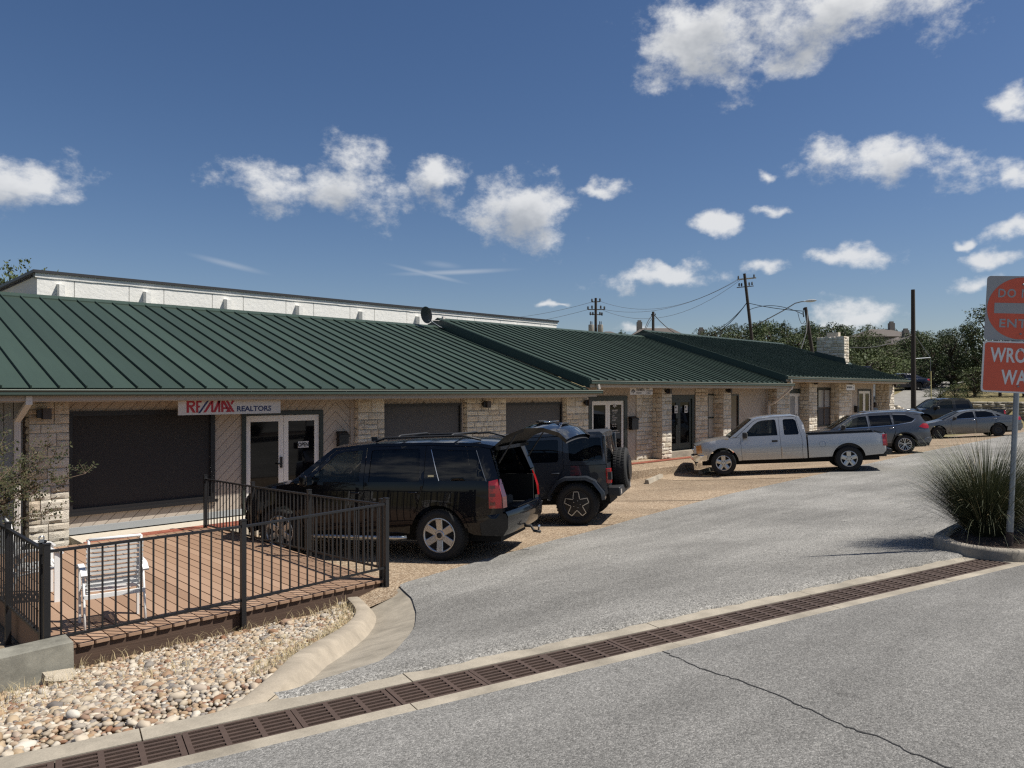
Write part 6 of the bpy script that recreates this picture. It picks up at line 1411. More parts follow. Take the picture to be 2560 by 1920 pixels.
# ---------------------------------------------------------------- dark off-roader
def offroader():
    pm = paint('charcoal_paint', (0.03, 0.034, 0.041), rough=0.35)
    c = Car('off_road_vehicle', 'dark grey boxy off-roader with a spare wheel on its back between black SUV and pickup', pm, 0.8, 1.17, 1.8, 0.08, 2.4, 3.5, 0.14, -0.4, -0.64, 0.02, tuck=0.02, shoulder=0.015)
    zc = 0.42
    sil = [(-0.6, 0.58), (-0.62, 1.14), (2.2, 1.15), (3.4, 1.06), (3.4, 0.7)] + arc(3.0, zc, 0.56, 30, 150) + [(2.3, 0.52), (0.7, 0.52)] + arc(0, zc, 0.56, 30, 150)
    c.side('body_shell', sil, M['liner'], off=-0.03)
    c.side('fender', [(2.2, 0.55), (2.2, 1.15), (3.4, 1.06), (3.44, 0.75)] + arc(3.0, zc, 0.55, 37, 160))
    fw = [(2.1, 1.24), (1.88, 1.66), (1.84, 1.68), (1.32, 1.7), (1.29, 1.67), (1.29, 1.24)]; rw = [(1.13, 1.26), (1.13, 1.68), (1.1, 1.7), (0.36, 1.7), (0.33, 1.67), (0.33, 1.3), (0.37, 1.23), (1.1, 1.23)]
    qw = [(0.14, 1.3), (0.14, 1.69), (0.11, 1.71), (-0.5, 1.71), (-0.53, 1.68), (-0.55, 1.27), (-0.52, 1.24), (0.1, 1.24)]
    fd = c.side('door', [(2.192, 0.52), (2.192, 1.16), (1.92, 1.73), (1.215, 1.745), (1.215, 0.52)], holes=[fw]); rd = c.side('door', [(1.207, 0.52), (1.207, 1.745), (0.255, 1.745), (0.255, 1.1), (0.42, 0.8), (0.56, 0.6), (0.6, 0.52)], holes=[rw])
    c.side('quarter_panel', [(0.247, 1.1), (0.247, 1.16), (-0.61, 1.16), (-0.62, 0.6), (-0.56, 0.56)] + arc(0, zc, 0.55, 162, 28) + [(0.41, 0.8)])
    c.side('hardtop', [(0.247, 1.168), (0.247, 1.745), (0.22, 1.76), (-0.55, 1.765), (-0.6, 1.168)], holes=[qw])
    c.side('roof_edge', [(1.98, 1.735), (1.92, 1.8), (-0.5, 1.815), (-0.555, 1.77), (1.2, 1.752)], d=0.07)
    for poly, m, par in ((fw, M['glass'], fd), (rw, M['glass_dark'], rd)):
        for sg, d in zip((1, -1), par): c.side('window', poly, m, off=-0.014, sides=(sg,), parent=d)
    c.side('quarter_window', qw, M['glass_dark'], off=-0.014)
    for w_ in (rw, qw): c.seam(w_ + [w_[0]], 0.022, 0.004, 'window_trim', pm)
    c.loft('hood', [c.sec(3.45, 1.03, 0.05, 0.04), c.sec(3.3, 1.07, 0, 0.06), c.sec(2.25, 1.16, 0, 0.06)]); c.loft('windshield', [(2.2, 1.17, 0.74, 0.03, 0.02), (1.95, 1.76, 0.68, 0.03, 0.02)], M['glass'])
    c.loft('roof', [c.sec(1.93, 1.8, 0.02, 0.02), c.sec(1.2, 1.81, 0, 0.03), c.sec(-0.5, 1.815, 0, 0.03), c.sec(-0.56, 1.77, -0.015, 0.03)], M['trim_black'])
    c.loft('rear_hardtop', [c.sec(-0.555, 1.77, -0.015, 0.03), c.sec(-0.57, 1.7, -0.015)], pm); c.loft('rear_window', [(-0.57, 1.7, 0.66, -0.015, 0), (-0.615, 1.2, 0.7, -0.015, 0)], M['glass_dark'])
    for sg in (1, -1): c.box('rear_pillar', -0.612, -0.55, min(sg * 0.63, sg * 0.745), max(sg * 0.63, sg * 0.745), 1.165, 1.74, pm, bev=0.02)
    c.loft('tailgate', [c.sec(-0.615, 1.19, -0.015), c.sec(-0.63, 1.0, -0.015), c.sec(-0.63, 0.58, -0.015)], pm)
    c.box('front_grille', 3.44, 3.52, -0.62, 0.62, 0.62, 1.05, pm, bev=0.03)
    for sg in (1, -1):
        obj('headlight', MB().lathe([(0, 0.03), (0.08, 0.02), (0.09, 0.0)], 16, 'x', (3.52, sg * 0.45, 0.9)).me('headlight', True), M['clear_lens'], c.t)
        y0, y1 = sorted((sg * 0.66, sg * 0.83)); tl = c.box('tail_light', -0.7, -0.6, y0, y1, 0.8, 1.09, M['red_lens'], bev=0.015); c.box('lens_core', -0.706, -0.64, y0 + 0.025, y1 + 0.003 if sg > 0 else y1 - 0.025, 0.87, 1.02, M['trim_black'], tl)
        # flares
        for cx in (0, 3.0):
            fl = MB(); A = [172, 158, 130, 112, 68, 50, 22, 8]; rrr = [0.56, 0.58, 0.585, 0.57, 0.57, 0.585, 0.58, 0.56]
            for a, r_ in zip(A, rrr):
                p = (cx + r_ * math.cos(rad(a)) * 1.04, zc + r_ * math.sin(rad(a)) * 0.98); q = (cx + (r_ - 0.06) * math.cos(rad(a)) * 1.04, zc + (r_ - 0.06) * math.sin(rad(a)) * 0.98)
                fl.v += [(p[0], sg * 0.77, p[1] + 0.03), (p[0], sg * 0.93, p[1]), (q[0], sg * 0.945, q[1]), (q[0], sg * 0.77, q[1])]
            for i in range(len(A) - 1):
                for j in range(4): fl.f.append((i * 4 + j, (i + 1) * 4 + j, (i + 1) * 4 + (j + 1) % 4, i * 4 + (j + 1) % 4))
            fl.f += [(0, 1, 2, 3), tuple(len(fl.v) - 4 + j for j in (3, 2, 1, 0))]
            obj('fender_flare', fl.me('fender_flare', True, angle=35), pm, c.t)
        obj('step', MB().tube([(2.35, sg * 0.84, 0.47), (0.7, sg * 0.84, 0.47)], 0.04, 8).me('step', True), M['trim_black'], c.t)
        for x in (1.24, 2.22):
            for z in (0.68, 1.03): c.box('hinge', x - 0.11, x + 0.05, *sorted((sg * (c.W(x, z) - 0.005), sg * (c.W(x, z) + 0.014))), z - 0.025, z + 0.025, pm, bev=0.006)
    c.box('rear_bumper', -0.86, -0.62, -0.8, 0.8, 0.54, 0.72, M['trim_black'], bev=0.03); c.box('front_bumper', 3.5, 3.75, -0.8, 0.8, 0.5, 0.68, M['trim_black'], bev=0.03)
    for sg in (1, -1): c.box('bumper_light', -0.868, -0.85, *sorted((sg * 0.62, sg * 0.74)), 0.58, 0.67, M['clear_lens'])
    c.side('fuel_cap', [(-0.36 + 0.085 * math.cos(rad(a)), 0.94 + 0.085 * math.sin(rad(a))) for a in range(0, 360, 20)], M['trim_black'], off=0.008, sides=(1,), d=0.04)
    c.handle(1.36, 1.02, pm, fd); c.handle(0.42, 1.02, pm, rd); mirrors(c, 2.0, 1.2, M['trim_black'])
    interior(c, [1.15, 0.25], -0.6, 2.2, 0.6, 0.66, dash=1.85); c.box('underbody', -0.6, 3.4, -0.5, 0.5, 0.36, 0.6, M['liner'])
    c.q = (0.92,) + c.q[1:]; c.wheel(0, 0.412, 0.26, 0.275, 'star', yo=0.02); c.wheel(3.0, 0.412, 0.26, 0.275, 'star', yo=0.02)
    sw = obj('spare_wheel', MB().lathe([(0.0, 0.0), (0.24, 0.0), (0.24, 0.05), (0.0, 0.05)], 24, 'y').me('spare_wheel', True, angle=40), M['alloy_dark'], c.t, loc=(-0.92, -0.05, 1.03), rot=(0, 0, rad(90))); tyre_and_rim(sw, 0.41, 0.26, 0.25, 'star')
    obj('spare_carrier', MB().box(-0.72, -0.6, -0.2, 0.1, 0.9, 1.15), M['trim_black'], c.t)
    place(c, (11.24, 9.65), 119.5, 3.0, 0.96, -0.27)
offroader()
# ---------------------------------------------------------------- pickups
def pickup(name, label, pm, group, cab_end, door2, wheel_style, glass2, chrome):
    c = Car(name, label, pm, 0.985, 1.14, 1.77, 0.17, 3.85, 4.55, 0.2, -0.7, -1.06, 0.03, shoulder=0.055)
    zc = 0.4; W_ = c.W
    c.side('body_shell', [(4.4, 0.55), (4.4, 0.95), (3.4, 1.1), (cab_end, 1.1), (-1.0, 1.1), (-1.02, 0.5)] + arc(0, zc, 0.5, 170, 10) + [(0.6, 0.43), (3.1, 0.43)] + arc(3.645, zc, 0.5, 176, 14), M['liner'], off=-0.03)
    c.side('fender', [(4.42, 0.66), (4.47, 0.96), (4.2, 1.05), (3.75, 1.115), (3.42, 1.15), (3.1, 1.15), (3.082, 0.45)] + arc(3.645, zc, 0.47, 176, 30))
    fw = [(3.02, 1.18), (2.68, 1.53), (2.55, 1.62), (2.42, 1.655), (2.06, 1.67), (2.02, 1.64), (1.99, 1.18)]
    fd = c.side('door', [(3.074, 0.45), (3.092, 1.152), (3.22, 1.165), (2.7, 1.62), (2.55, 1.69), (2.2, 1.728), (1.935, 1.73), (1.915, 0.45)], holes=[fw])
    rw = [(1.8, 1.2), (1.81, 1.63), (1.77, 1.665), (door2 + 0.2, 1.66), (door2 + 0.13, 1.6), (door2 + 0.07, 1.22), (door2 + 0.1, 1.18), (1.76, 1.18)]
    rd = c.side('door', [(1.907, 0.45), (1.927, 1.73), (door2 + 0.14, 1.725), (door2 + 0.03, 1.2), (door2, 1.1), (door2, 0.45)], holes=[rw])
    c.side('cab_corner', [(door2 - 0.008, 0.45), (door2 - 0.008, 1.1), (door2 + 0.022, 1.2), (door2 + 0.132, 1.725), (door2 + 0.1, 1.735), (cab_end + 0.14, 1.68), (cab_end + 0.05, 1.5), (cab_end, 1.15), (cab_end, 0.45)], d=0.07)
    c.side('roof_rail', [(3.42, 1.155), (2.72, 1.7), (2.5, 1.752), (2.1, 1.772), (door2 + 0.25, 1.772), (cab_end + 0.14, 1.7), (door2 + 0.1, 1.743), (1.94, 1.738), (2.2, 1.735), (2.55, 1.698), (2.71, 1.627), (3.24, 1.168)], d=0.06)
    c.side('bed_side', [(cab_end - 0.045, 0.46), (cab_end - 0.045, 1.12), (cab_end - 0.06, 1.14), (-0.98, 1.14), (-1.03, 1.1), (-1.04, 0.6), (-0.95, 0.5), (-0.5, 0.47)] + arc(0, zc, 0.475, 171, 9))
    for poly, m, par in ((fw, M['glass'], fd), (rw, glass2, rd)):
        for sg, d in zip((1, -1), par): c.side('window', poly, m, off=-0.014, sides=(sg,), parent=d)
    for cx in (0, 3.645): c.seam(arc(cx, zc, 0.485, 172, 12, 16), 0.035, 0.006, 'arch_lip', pm)
    c.loft('hood', [c.sec(4.47, 0.96, 0.08, 0.03), c.sec(4.2, 1.05, 0.05, 0.05), c.sec(3.75, 1.115, 0.02, 0.06), c.sec(3.42, 1.15, 0.04, 0.05)])
    c.loft('windshield', [(3.43, 1.15, W_(3.42, 1.15) - 0.05, 0.14, 0.02), (3.08, 1.43, W_(3.08, 1.43) - 0.05, 0.12, 0.02), (2.73, 1.7, W_(2.72, 1.7) - 0.04, 0.09, 0.03)], M['glass'])
    c.loft('roof', [c.sec(2.72, 1.7, 0.08, 0.04), c.sec(2.5, 1.752, 0.03, 0.045), c.sec(2.1, 1.772, 0, 0.05), c.sec(door2 + 0.25, 1.772, 0, 0.05), c.sec(cab_end + 0.14, 1.69, -0.02, 0.05)])
    c.loft('rear_window', [(cab_end + 0.14, 1.69, 0.78, -0.02, 0.04), (cab_end + 0.02, 1.2, 0.84, -0.03, 0)], M['glass_dark']); c.loft('cab_back', [(cab_end + 0.02, 1.2, 0.9, -0.02, 0), (cab_end, 0.5, 0.93, -0.01, 0)])
    # bed
    bx1 = cab_end - 0.06
    c.box('bed_floor', -1.0, bx1, -0.8, 0.8, 0.66, 0.7, M['liner'])
    for sg in (1, -1):
        c.box('bed_wall', -1.0, bx1, *sorted((sg * 0.78, sg * 0.86)), 0.7, 1.12, M['trim_black']); c.box('bed_rail', -0.98, bx1, *sorted((sg * 0.8, sg * (W_(0, 1.13) - 0.004))), 1.12, 1.148, M['trim_black'] if chrome else pm)
    c.box('bed_front', bx1 - 0.05, bx1, -0.8, 0.8, 0.7, 1.14, M['trim_black'])
    c.loft('tailgate', [c.sec(-0.98, 1.145, -0.01), c.sec(-1.05, 1.13, -0.01), c.sec(-1.06, 0.8, -0.015), c.sec(-1.05, 0.56, -0.01)])
    c.side('tail_light', [(-0.95, 0.74), (-0.955, 1.08), (-1.04, 1.08), (-1.05, 0.74)], M['red_lens'], off=0.01, d=0.05)
    for sg in (1, -1): c.box('tail_lens', -1.075, -1.03, *sorted((sg * 0.82, sg * (W_(-1.05, 0.9) + 0.005))), 0.74, 1.08, M['red_lens'], bev=0.01)
    rb = M['chrome'] if chrome else pm
    c.loft('rear_bumper', [c.sec(-1.08, 0.64, -0.02, 0, 0.02), c.sec(-1.2, 0.63, -0.04), c.sec(-1.22, 0.56, -0.04), c.sec(-1.18, 0.46, -0.04)], rb); c.side('bumper_end', [(-1.0, 0.5), (-1.02, 0.62), (-1.2, 0.63), (-1.22, 0.56), (-1.18, 0.46)], M['trim_black'], off=-0.01, d=0.06)
    c.box('hitch', -1.2, -1.0, -0.1, 0.1, 0.36, 0.44, M['trim_black'])
    # front
    c.loft('front_fascia', [c.sec(4.47, 0.965, 0.08, 0.03), c.sec(4.5, 0.8, 0.09), c.sec(4.48, 0.66, 0.09)], M['trim_black'])
    c.loft('front_bumper', [c.sec(4.46, 0.66, 0.1), c.sec(4.56, 0.63, 0.1), c.sec(4.57, 0.5, 0.1), c.sec(4.5, 0.44, 0.09)], rb); c.side('bumper_end', [(4.14, 0.47), (4.12, 0.64), (4.46, 0.66), (4.56, 0.63), (4.57, 0.5), (4.5, 0.44)], rb, off=0.006, d=0.07)
    c.loft('air_dam', [c.sec(4.5, 0.43, 0.08), c.sec(4.46, 0.3, 0.07)], M['trim_black'])
    c.box('grille_bar', 4.53, 4.6, -0.62, 0.62, 0.79, 0.85, M['chrome'], bev=0.01)
    c.side('headlight', [(4.28, 0.72), (4.3, 0.97), (4.46, 0.94), (4.45, 0.7)], M['amber_lens'] if chrome else M['clear_lens'], off=0.006, d=0.05)
    for sg in (1, -1): c.box('headlight', 4.38, 4.53, *sorted((sg * 0.6, sg * 0.82)), 0.7, 0.94, M['clear_lens'], bev=0.02)
    if chrome:
        c.seam([(2.98, 0.655), (1.95, 0.655)], 0.028, 0.008, 'moulding', M['alloy']); c.seam([(1.88, 0.655), (door2 + 0.04, 0.655)], 0.028, 0.008, 'moulding', M['alloy'])
        c.side('fuel_door', [(0.72 + 0.085 * math.cos(rad(a)), 0.86 + 0.085 * math.sin(rad(a))) for a in range(0, 360, 15)], pm, off=0.003, sides=(1,), d=0.04); c.seam([(0.72 + 0.087 * math.cos(rad(a)), 0.86 + 0.087 * math.sin(rad(a))) for a in range(0, 361, 15)], 0.005, 0.003, 'fuel_door_gap', sides=(1,))
    for sg, d in zip((1, -1), fd): y = W_(2.1, 1.0); c.box('handle', 2.0, 2.17, *sorted((sg * (y - 0.002), sg * (y + 0.018))), 0.98, 1.04, M['trim_black'], d, bev=0.012)
    mirrors(c, 2.95, 1.16, M['trim_black'])
    interior(c, [2.0] + ([1.15] if door2 < 1.1 else []), cab_end + 0.1, 3.3, 0.6, 0.8, dash=2.75); c.box('underbody', -0.9, 4.3, -0.6, 0.6, 0.3, 0.6, M['liner'])
    c.wheel(0, 0.385, 0.25, 0.235, wheel_style); c.wheel(3.645, 0.385, 0.25, 0.235, wheel_style); return c
silver = paint('silver_paint', (0.42, 0.42, 0.415), metal=0.55, rough=0.36)
tr = pickup('pickup_truck', 'silver extended-cab pickup parked nose-in to the walkway', silver, None, 1.17, 1.3, 'five', M['glass_dark'], True)
place(tr, (23.1, 9.07), 120.3, 3.645, 0.965, -0.09)
blk = paint('dark_olive_black_paint', (0.006, 0.006, 0.005), rough=0.4)
dk = pickup('pickup_truck', 'black crew-cab pickup parked before the stone retaining wall', blk, None, 0.82, 0.92, 'steel', M['glass_dark'], False)
def place_free(c, x, y, z, head, s=1.0): c.t.location = (x, y, z); c.t.rotation_euler = (0, 0, rad(head)); c.t.scale = (s, s, s)
# ---------------------------------------------------------------- grey crossover
def crossover():
    pm = paint('gunmetal_paint', (0.085, 0.093, 0.106), metal=0.5, rough=0.35)
    c = Car('crossover', 'gunmetal grey crossover with roof rails parked beyond the silver pickup', pm, 0.915, 1.05, 1.62, 0.22, 2.9, 3.75, 0.2, -0.5, -0.96, 0.13, shoulder=0.04, zm=0.8)
    zc = 0.36
    fw = [(2.2, 1.08), (1.72, 1.42), (1.55, 1.48), (1.27, 1.5), (1.23, 1.1)]; rw = [(1.14, 1.1), (1.17, 1.505), (0.42, 1.5), (0.38, 1.12)]; qw = [(0.3, 1.125), (0.33, 1.495), (-0.12, 1.46), (-0.42, 1.3), (-0.3, 1.2)]
    c.side('body_shell', [(3.55, 0.45), (3.55, 0.8), (2.55, 1.02), (-0.75, 1.02), (-0.85, 0.5), (-0.5, 0.42)] + arc(0, zc, 0.44, 165, 10) + [(0.5, 0.3), (2.2, 0.3)] + arc(2.706, zc, 0.44, 172, 14), M['liner'], off=-0.03)
    c.side('fender', [(3.5, 0.5), (3.6, 0.8), (3.25, 0.95), (2.55, 1.06), (2.25, 1.06), (2.2, 0.36)] + arc(2.706, zc, 0.42, 178, 28))
    fd = c.side('door', [(2.192, 0.36), (2.24, 1.06), (2.36, 1.075), (1.74, 1.465), (1.5, 1.53), (1.2, 1.555), (1.185, 0.36)], holes=[fw]); rd = c.side('door', [(1.177, 0.36), (1.192, 1.555), (0.36, 1.55), (0.3, 1.1), (0.28, 0.9), (0.4, 0.62), (0.46, 0.36)], holes=[rw])
    c.side('quarter_panel', [(0.292, 1.1), (0.352, 1.55), (-0.2, 1.5), (-0.62, 1.44), (-0.72, 1.25), (-0.86, 1.06), (-0.9, 0.85), (-0.92, 0.62), (-0.45, 0.5)] + arc(0, zc, 0.425, 160, 30) + [(0.272, 0.9)], holes=[qw])
    c.side('roof_rail', [(2.55, 1.065), (1.78, 1.53), (1.5, 1.585), (1.0, 1.62), (0.2, 1.62), (-0.4, 1.57), (-0.72, 1.5), (-0.64, 1.45), (-0.2, 1.508), (0.35, 1.558), (1.2, 1.563), (1.5, 1.538), (1.75, 1.472), (2.38, 1.08)], d=0.06)
    for poly, m, par in ((fw, M['glass'], fd), (rw, M['glass_dark'], rd)):
        for sg, d in zip((1, -1), par): c.side('window', poly, m, off=-0.012, sides=(sg,), parent=d)
    c.side('quarter_window', qw, M['glass_dark'], off=-0.01); c.seam([(2.3, 1.055), (1.2, 1.075), (0.3, 1.1), (-0.3, 1.18), (-0.46, 1.3)], 0.018, 0.004, 'window_trim', M['chrome'])
    for cx in (0, 2.706): c.seam(arc(cx, zc, 0.445, 172, 8, 16), 0.05, 0.008, 'arch_moulding', M['trim_black'])
    c.seam([(2.2, 0.36), (0.45, 0.36)], 0.12, 0.006, 'sill_moulding', M['trim_black'])
    c.loft('hood', [c.sec(3.6, 0.8, 0.1, 0.04), c.sec(3.25, 0.95, 0.06, 0.06), c.sec(2.55, 1.06, 0.08, 0.05)]); c.loft('windshield', [(2.56, 1.06, c.W(2.55, 1.06) - 0.05, 0.16, 0.02), (2.15, 1.32, c.W(2.15, 1.3) - 0.05, 0.13, 0.02), (1.79, 1.53, c.W(1.78, 1.53) - 0.04, 0.09, 0.03)], M['glass'])
    c.loft('roof', [c.sec(1.78, 1.53, 0.08, 0.04), c.sec(1.5, 1.585, 0.04, 0.045), c.sec(1.0, 1.62, 0, 0.05), c.sec(0.2, 1.62, 0, 0.05), c.sec(-0.4, 1.57, 0, 0.05), c.sec(-0.72, 1.5, -0.1, 0.05)])
    c.loft('spoiler', [c.sec(-0.72, 1.5, -0.1, 0.05), c.sec(-0.78, 1.47, -0.12, 0.04), c.sec(-0.66, 1.45, -0.1, 0.03)])
    c.loft('rear_window', [c.sec(-0.64, 1.45, -0.08, 0.03, 0.04), c.sec(-0.8, 1.12, -0.1, 0, 0.03)], M['glass_dark']); c.loft('tailgate', [c.sec(-0.8, 1.12, -0.1), c.sec(-0.87, 1.0, -0.1), c.sec(-0.88, 0.7, -0.1)])
    c.loft('rear_bumper', [c.sec(-0.88, 0.7, -0.1), c.sec(-0.96, 0.66, -0.1), c.sec(-0.97, 0.5, -0.1), c.sec(-0.85, 0.3, -0.06)]); c.side('bumper_corner', [(-0.42, 0.34), (-0.46, 0.49), (-0.91, 0.61), (-0.955, 0.6), (-0.965, 0.5), (-0.85, 0.3)], off=0.002)
    c.seam([(-0.45, 0.33), (-0.86, 0.32)], 0.12, 0.006, 'bumper_trim', M['trim_black'])
    c.side('tail_light', [(-0.52, 1.0), (-0.68, 1.12), (-0.82, 1.1), (-0.88, 1.0), (-0.86, 0.92), (-0.72, 0.92)], M['red_lens'], off=0.01, d=0.05)
    c.loft('front_fascia', [c.sec(3.6, 0.8, 0.1, 0.04), c.sec(3.7, 0.65, 0.12), c.sec(3.72, 0.4, 0.12), c.sec(3.6, 0.25, 0.1)]); c.box('grille', 3.72, 3.84, -0.35, 0.35, 0.5, 0.75, M['trim_black']); c.side('headlight', [(3.2, 0.82), (3.25, 0.92), (3.58, 0.8), (3.55, 0.72)], M['clear_lens'], off=0.006, d=0.06)
    for sg in (1, -1): obj('roof_bar', MB().tube([(1.35, sg * 0.6, 1.63), (1.2, sg * 0.6, 1.68), (-0.2, sg * 0.6, 1.675), (-0.45, sg * 0.6, 1.6)], 0.018, 8).me('roof_bar', True), M['alloy'], c.t)
    c.handle(1.32, 0.97, M['chrome'], fd); c.handle(0.42, 1.0, M['chrome'], rd); mirrors(c, 2.12, 1.07, M['trim_black'], 0.17, 0.14)
    interior(c, [1.35, 0.45], -0.7, 2.4, 0.45, 0.74, dash=1.95, seat_h=0.28); c.box('underbody', -0.8, 3.4, -0.5, 0.5, 0.22, 0.5, M['liner'])
    c.wheel(0, 0.355, 0.225, 0.235, 'split'); c.wheel(2.706, 0.355, 0.225, 0.235, 'split')
    place(c, (30.7, 9.97), 120.0, 2.706, 0.9, None)
crossover()
# ---------------------------------------------------------------- sedans
def sedan(name, label, pm):
    c = Car(name, label, pm, 0.915, 0.98, 1.43, 0.24, 2.9, 3.83, 0.22, -0.5, -1.12, 0.14, shoulder=0.04, zm=0.7, zl=0.22)
    zc = 0.33
    fw = [(2.1, 1.0), (1.62, 1.26), (1.4, 1.325), (1.08, 1.345), (1.05, 1.01)]; rw = [(0.96, 1.01), (0.99, 1.35), (0.5, 1.335), (0.2, 1.23), (0.1, 1.03)]; qw = [(0.04, 1.035), (0.13, 1.2), (-0.1, 1.1), (-0.16, 1.05)]
    c.side('body_shell', [(3.6, 0.3), (3.6, 0.66), (2.55, 0.93), (-0.9, 0.95), (-1.0, 0.4), (-0.5, 0.36)] + arc(0, zc, 0.4, 170, 10) + [(0.5, 0.24), (2.3, 0.24)] + arc(2.8, zc, 0.4, 172, 14), M['liner'], off=-0.03)
    c.side('fender', [(3.5, 0.36), (3.68, 0.64), (3.4, 0.8), (2.55, 0.965), (2.2, 0.975), (2.15, 0.28)] + arc(2.8, zc, 0.385, 186, 20))
    fd = c.side('door', [(2.142, 0.28), (2.19, 0.975), (2.28, 0.985), (1.64, 1.315), (1.35, 1.385), (1.02, 1.4), (1.005, 0.28)], holes=[fw]); rd = c.side('door', [(0.997, 0.28), (1.012, 1.4), (0.5, 1.38), (0.15, 1.28), (-0.02, 1.02), (0.12, 0.75), (0.36, 0.5), (0.42, 0.28)], holes=[rw])
    c.side('quarter_panel', [(0.11, 0.75), (-0.028, 1.02), (0.142, 1.28), (0.2, 1.3), (-0.3, 1.12), (-0.62, 1.04), (-1.02, 1.02), (-1.08, 0.95), (-1.1, 0.58), (-0.42, 0.5)] + arc(0, zc, 0.385, 152, 26), holes=[qw])
    c.side('roof_rail', [(2.55, 0.97), (1.68, 1.365), (1.4, 1.415), (1.0, 1.435), (0.5, 1.415), (0.18, 1.345), (-0.35, 1.13), (0.2, 1.308), (0.5, 1.388), (1.02, 1.408), (1.35, 1.393), (1.65, 1.322), (2.3, 0.99)], d=0.06)
    for poly, m, par in ((fw, M['glass_dark'], fd), (rw, M['glass_dark'], rd)):
        for sg, d in zip((1, -1), par): c.side('window', poly, m, off=-0.012, sides=(sg,), parent=d)
    c.side('quarter_window', qw, M['glass_dark'], off=-0.008, d=0.05); c.seam([(2.2, 0.985), (1.0, 1.0), (-0.1, 1.03)], 0.016, 0.004, 'window_trim', M['chrome'])
    c.loft('hood', [c.sec(3.68, 0.64, 0.12, 0.04), c.sec(3.4, 0.8, 0.07, 0.06), c.sec(2.55, 0.965, 0.1, 0.05)]); c.loft('windshield', [(2.56, 0.965, c.W(2.55, 0.965) - 0.05, 0.18, 0.02), (2.1, 1.19, c.W(2.1, 1.18) - 0.05, 0.14, 0.02), (1.69, 1.365, c.W(1.68, 1.365) - 0.03, 0.1, 0.03)], M['glass'])
    c.loft('roof', [c.sec(1.68, 1.365, 0.1, 0.035), c.sec(1.4, 1.415, 0.03, 0.04), c.sec(1.0, 1.435, 0, 0.045), c.sec(0.5, 1.415, 0, 0.045), c.sec(0.18, 1.345, -0.06, 0.05)])
    c.loft('rear_window', [c.sec(0.18, 1.345, -0.06, 0.05, 0.03), c.sec(-0.15, 1.21, -0.1, 0.04, 0.03), c.sec(-0.5, 1.07, -0.12, 0.02, 0.05)], M['glass_dark']); c.loft('trunk_lid', [c.sec(-0.5, 1.07, -0.12, 0.02, 0.02), c.sec(-0.7, 1.04, -0.08, 0.03), c.sec(-1.02, 1.02, -0.08, 0.04), c.sec(-1.08, 0.95, -0.08, 0.0), c.sec(-1.1, 0.62, -0.08)])
    c.loft('rear_bumper', [c.sec(-1.1, 0.62, -0.08), c.sec(-1.15, 0.58, -0.09), c.sec(-1.15, 0.4, -0.09), c.sec(-1.02, 0.24, -0.05)]); c.side('bumper_corner', [(-0.38, 0.28), (-0.42, 0.49), (-1.1, 0.57), (-1.145, 0.56), (-1.15, 0.4), (-1.02, 0.24)], off=0.002)
    c.side('tail_light', [(-0.78, 0.88), (-0.9, 0.98), (-1.06, 0.95), (-1.09, 0.8), (-0.95, 0.78)], M['red_lens'], off=0.008, d=0.05)
    c.loft('front_fascia', [c.sec(3.68, 0.64, 0.12, 0.04), c.sec(3.78, 0.5, 0.14), c.sec(3.8, 0.35, 0.14), c.sec(3.7, 0.2, 0.1)]); c.side('front_corner', [(3.17, 0.3), (3.2, 0.46), (3.5, 0.44), (3.7, 0.63), (3.78, 0.5), (3.8, 0.35), (3.7, 0.2), (3.2, 0.22)], off=0.002); c.side('headlight', [(3.25, 0.7), (3.3, 0.78), (3.66, 0.64), (3.6, 0.56)], M['clear_lens'], off=0.006, d=0.06)
    c.side('sill', [(2.4, 0.22), (2.4, 0.275), (0.4, 0.275), (0.4, 0.22)], off=0.003)
    c.handle(1.15, 0.9, M['chrome'], fd); c.handle(0.12, 0.93, M['chrome'], rd); mirrors(c, 2.0, 0.99, M['trim_black'], 0.16, 0.12)
    interior(c, [1.2, 0.3], -0.4, 2.3, 0.36, 0.72, dash=1.9, seat_h=0.25); c.box('underbody', -0.9, 3.5, -0.5, 0.5, 0.18, 0.42, M['liner'])
    c.wheel(0, 0.325, 0.215, 0.205, 'steel'); c.wheel(2.8, 0.325, 0.215, 0.205, 'steel'); return c
s1 = sedan('sedan', 'grey four-door sedan with black wheels parked between crossover and black pickup', paint('grey_paint', (0.14, 0.15, 0.158), metal=0.5, rough=0.33))
place(s1, (45.4, 10.22), 119.5, 2.8, 0.9, None)
s2 = sedan('sedan', 'dark blue sedan on the grassy slope behind the end of the row', paint('dark_blue_paint', (0.008, 0.012, 0.028), rough=0.3))
# ================================================================ background
def on_hill(xy, dz=0.0): return (xy[0], xy[1], hill(*xy) + dz)
p = (56.04, 13.77); place_free(dk, p[0], p[1], gz(p[0], min(p[1], 12.6)) + 0.1, 133, 1.07)
p = (72.43, 22.92); place_free(s2, p[0], p[1], hill(*p) + 0.03, 138)
struct(obj('planting_bed', MB().box(-6, 1.93, 8.5, 15.3, -0.9, -0.36), M['soil']))
struct(obj('rear_yard', MB().box(44.2, 70, 12.4, 40, -0.9, -0.3), M['pad']))
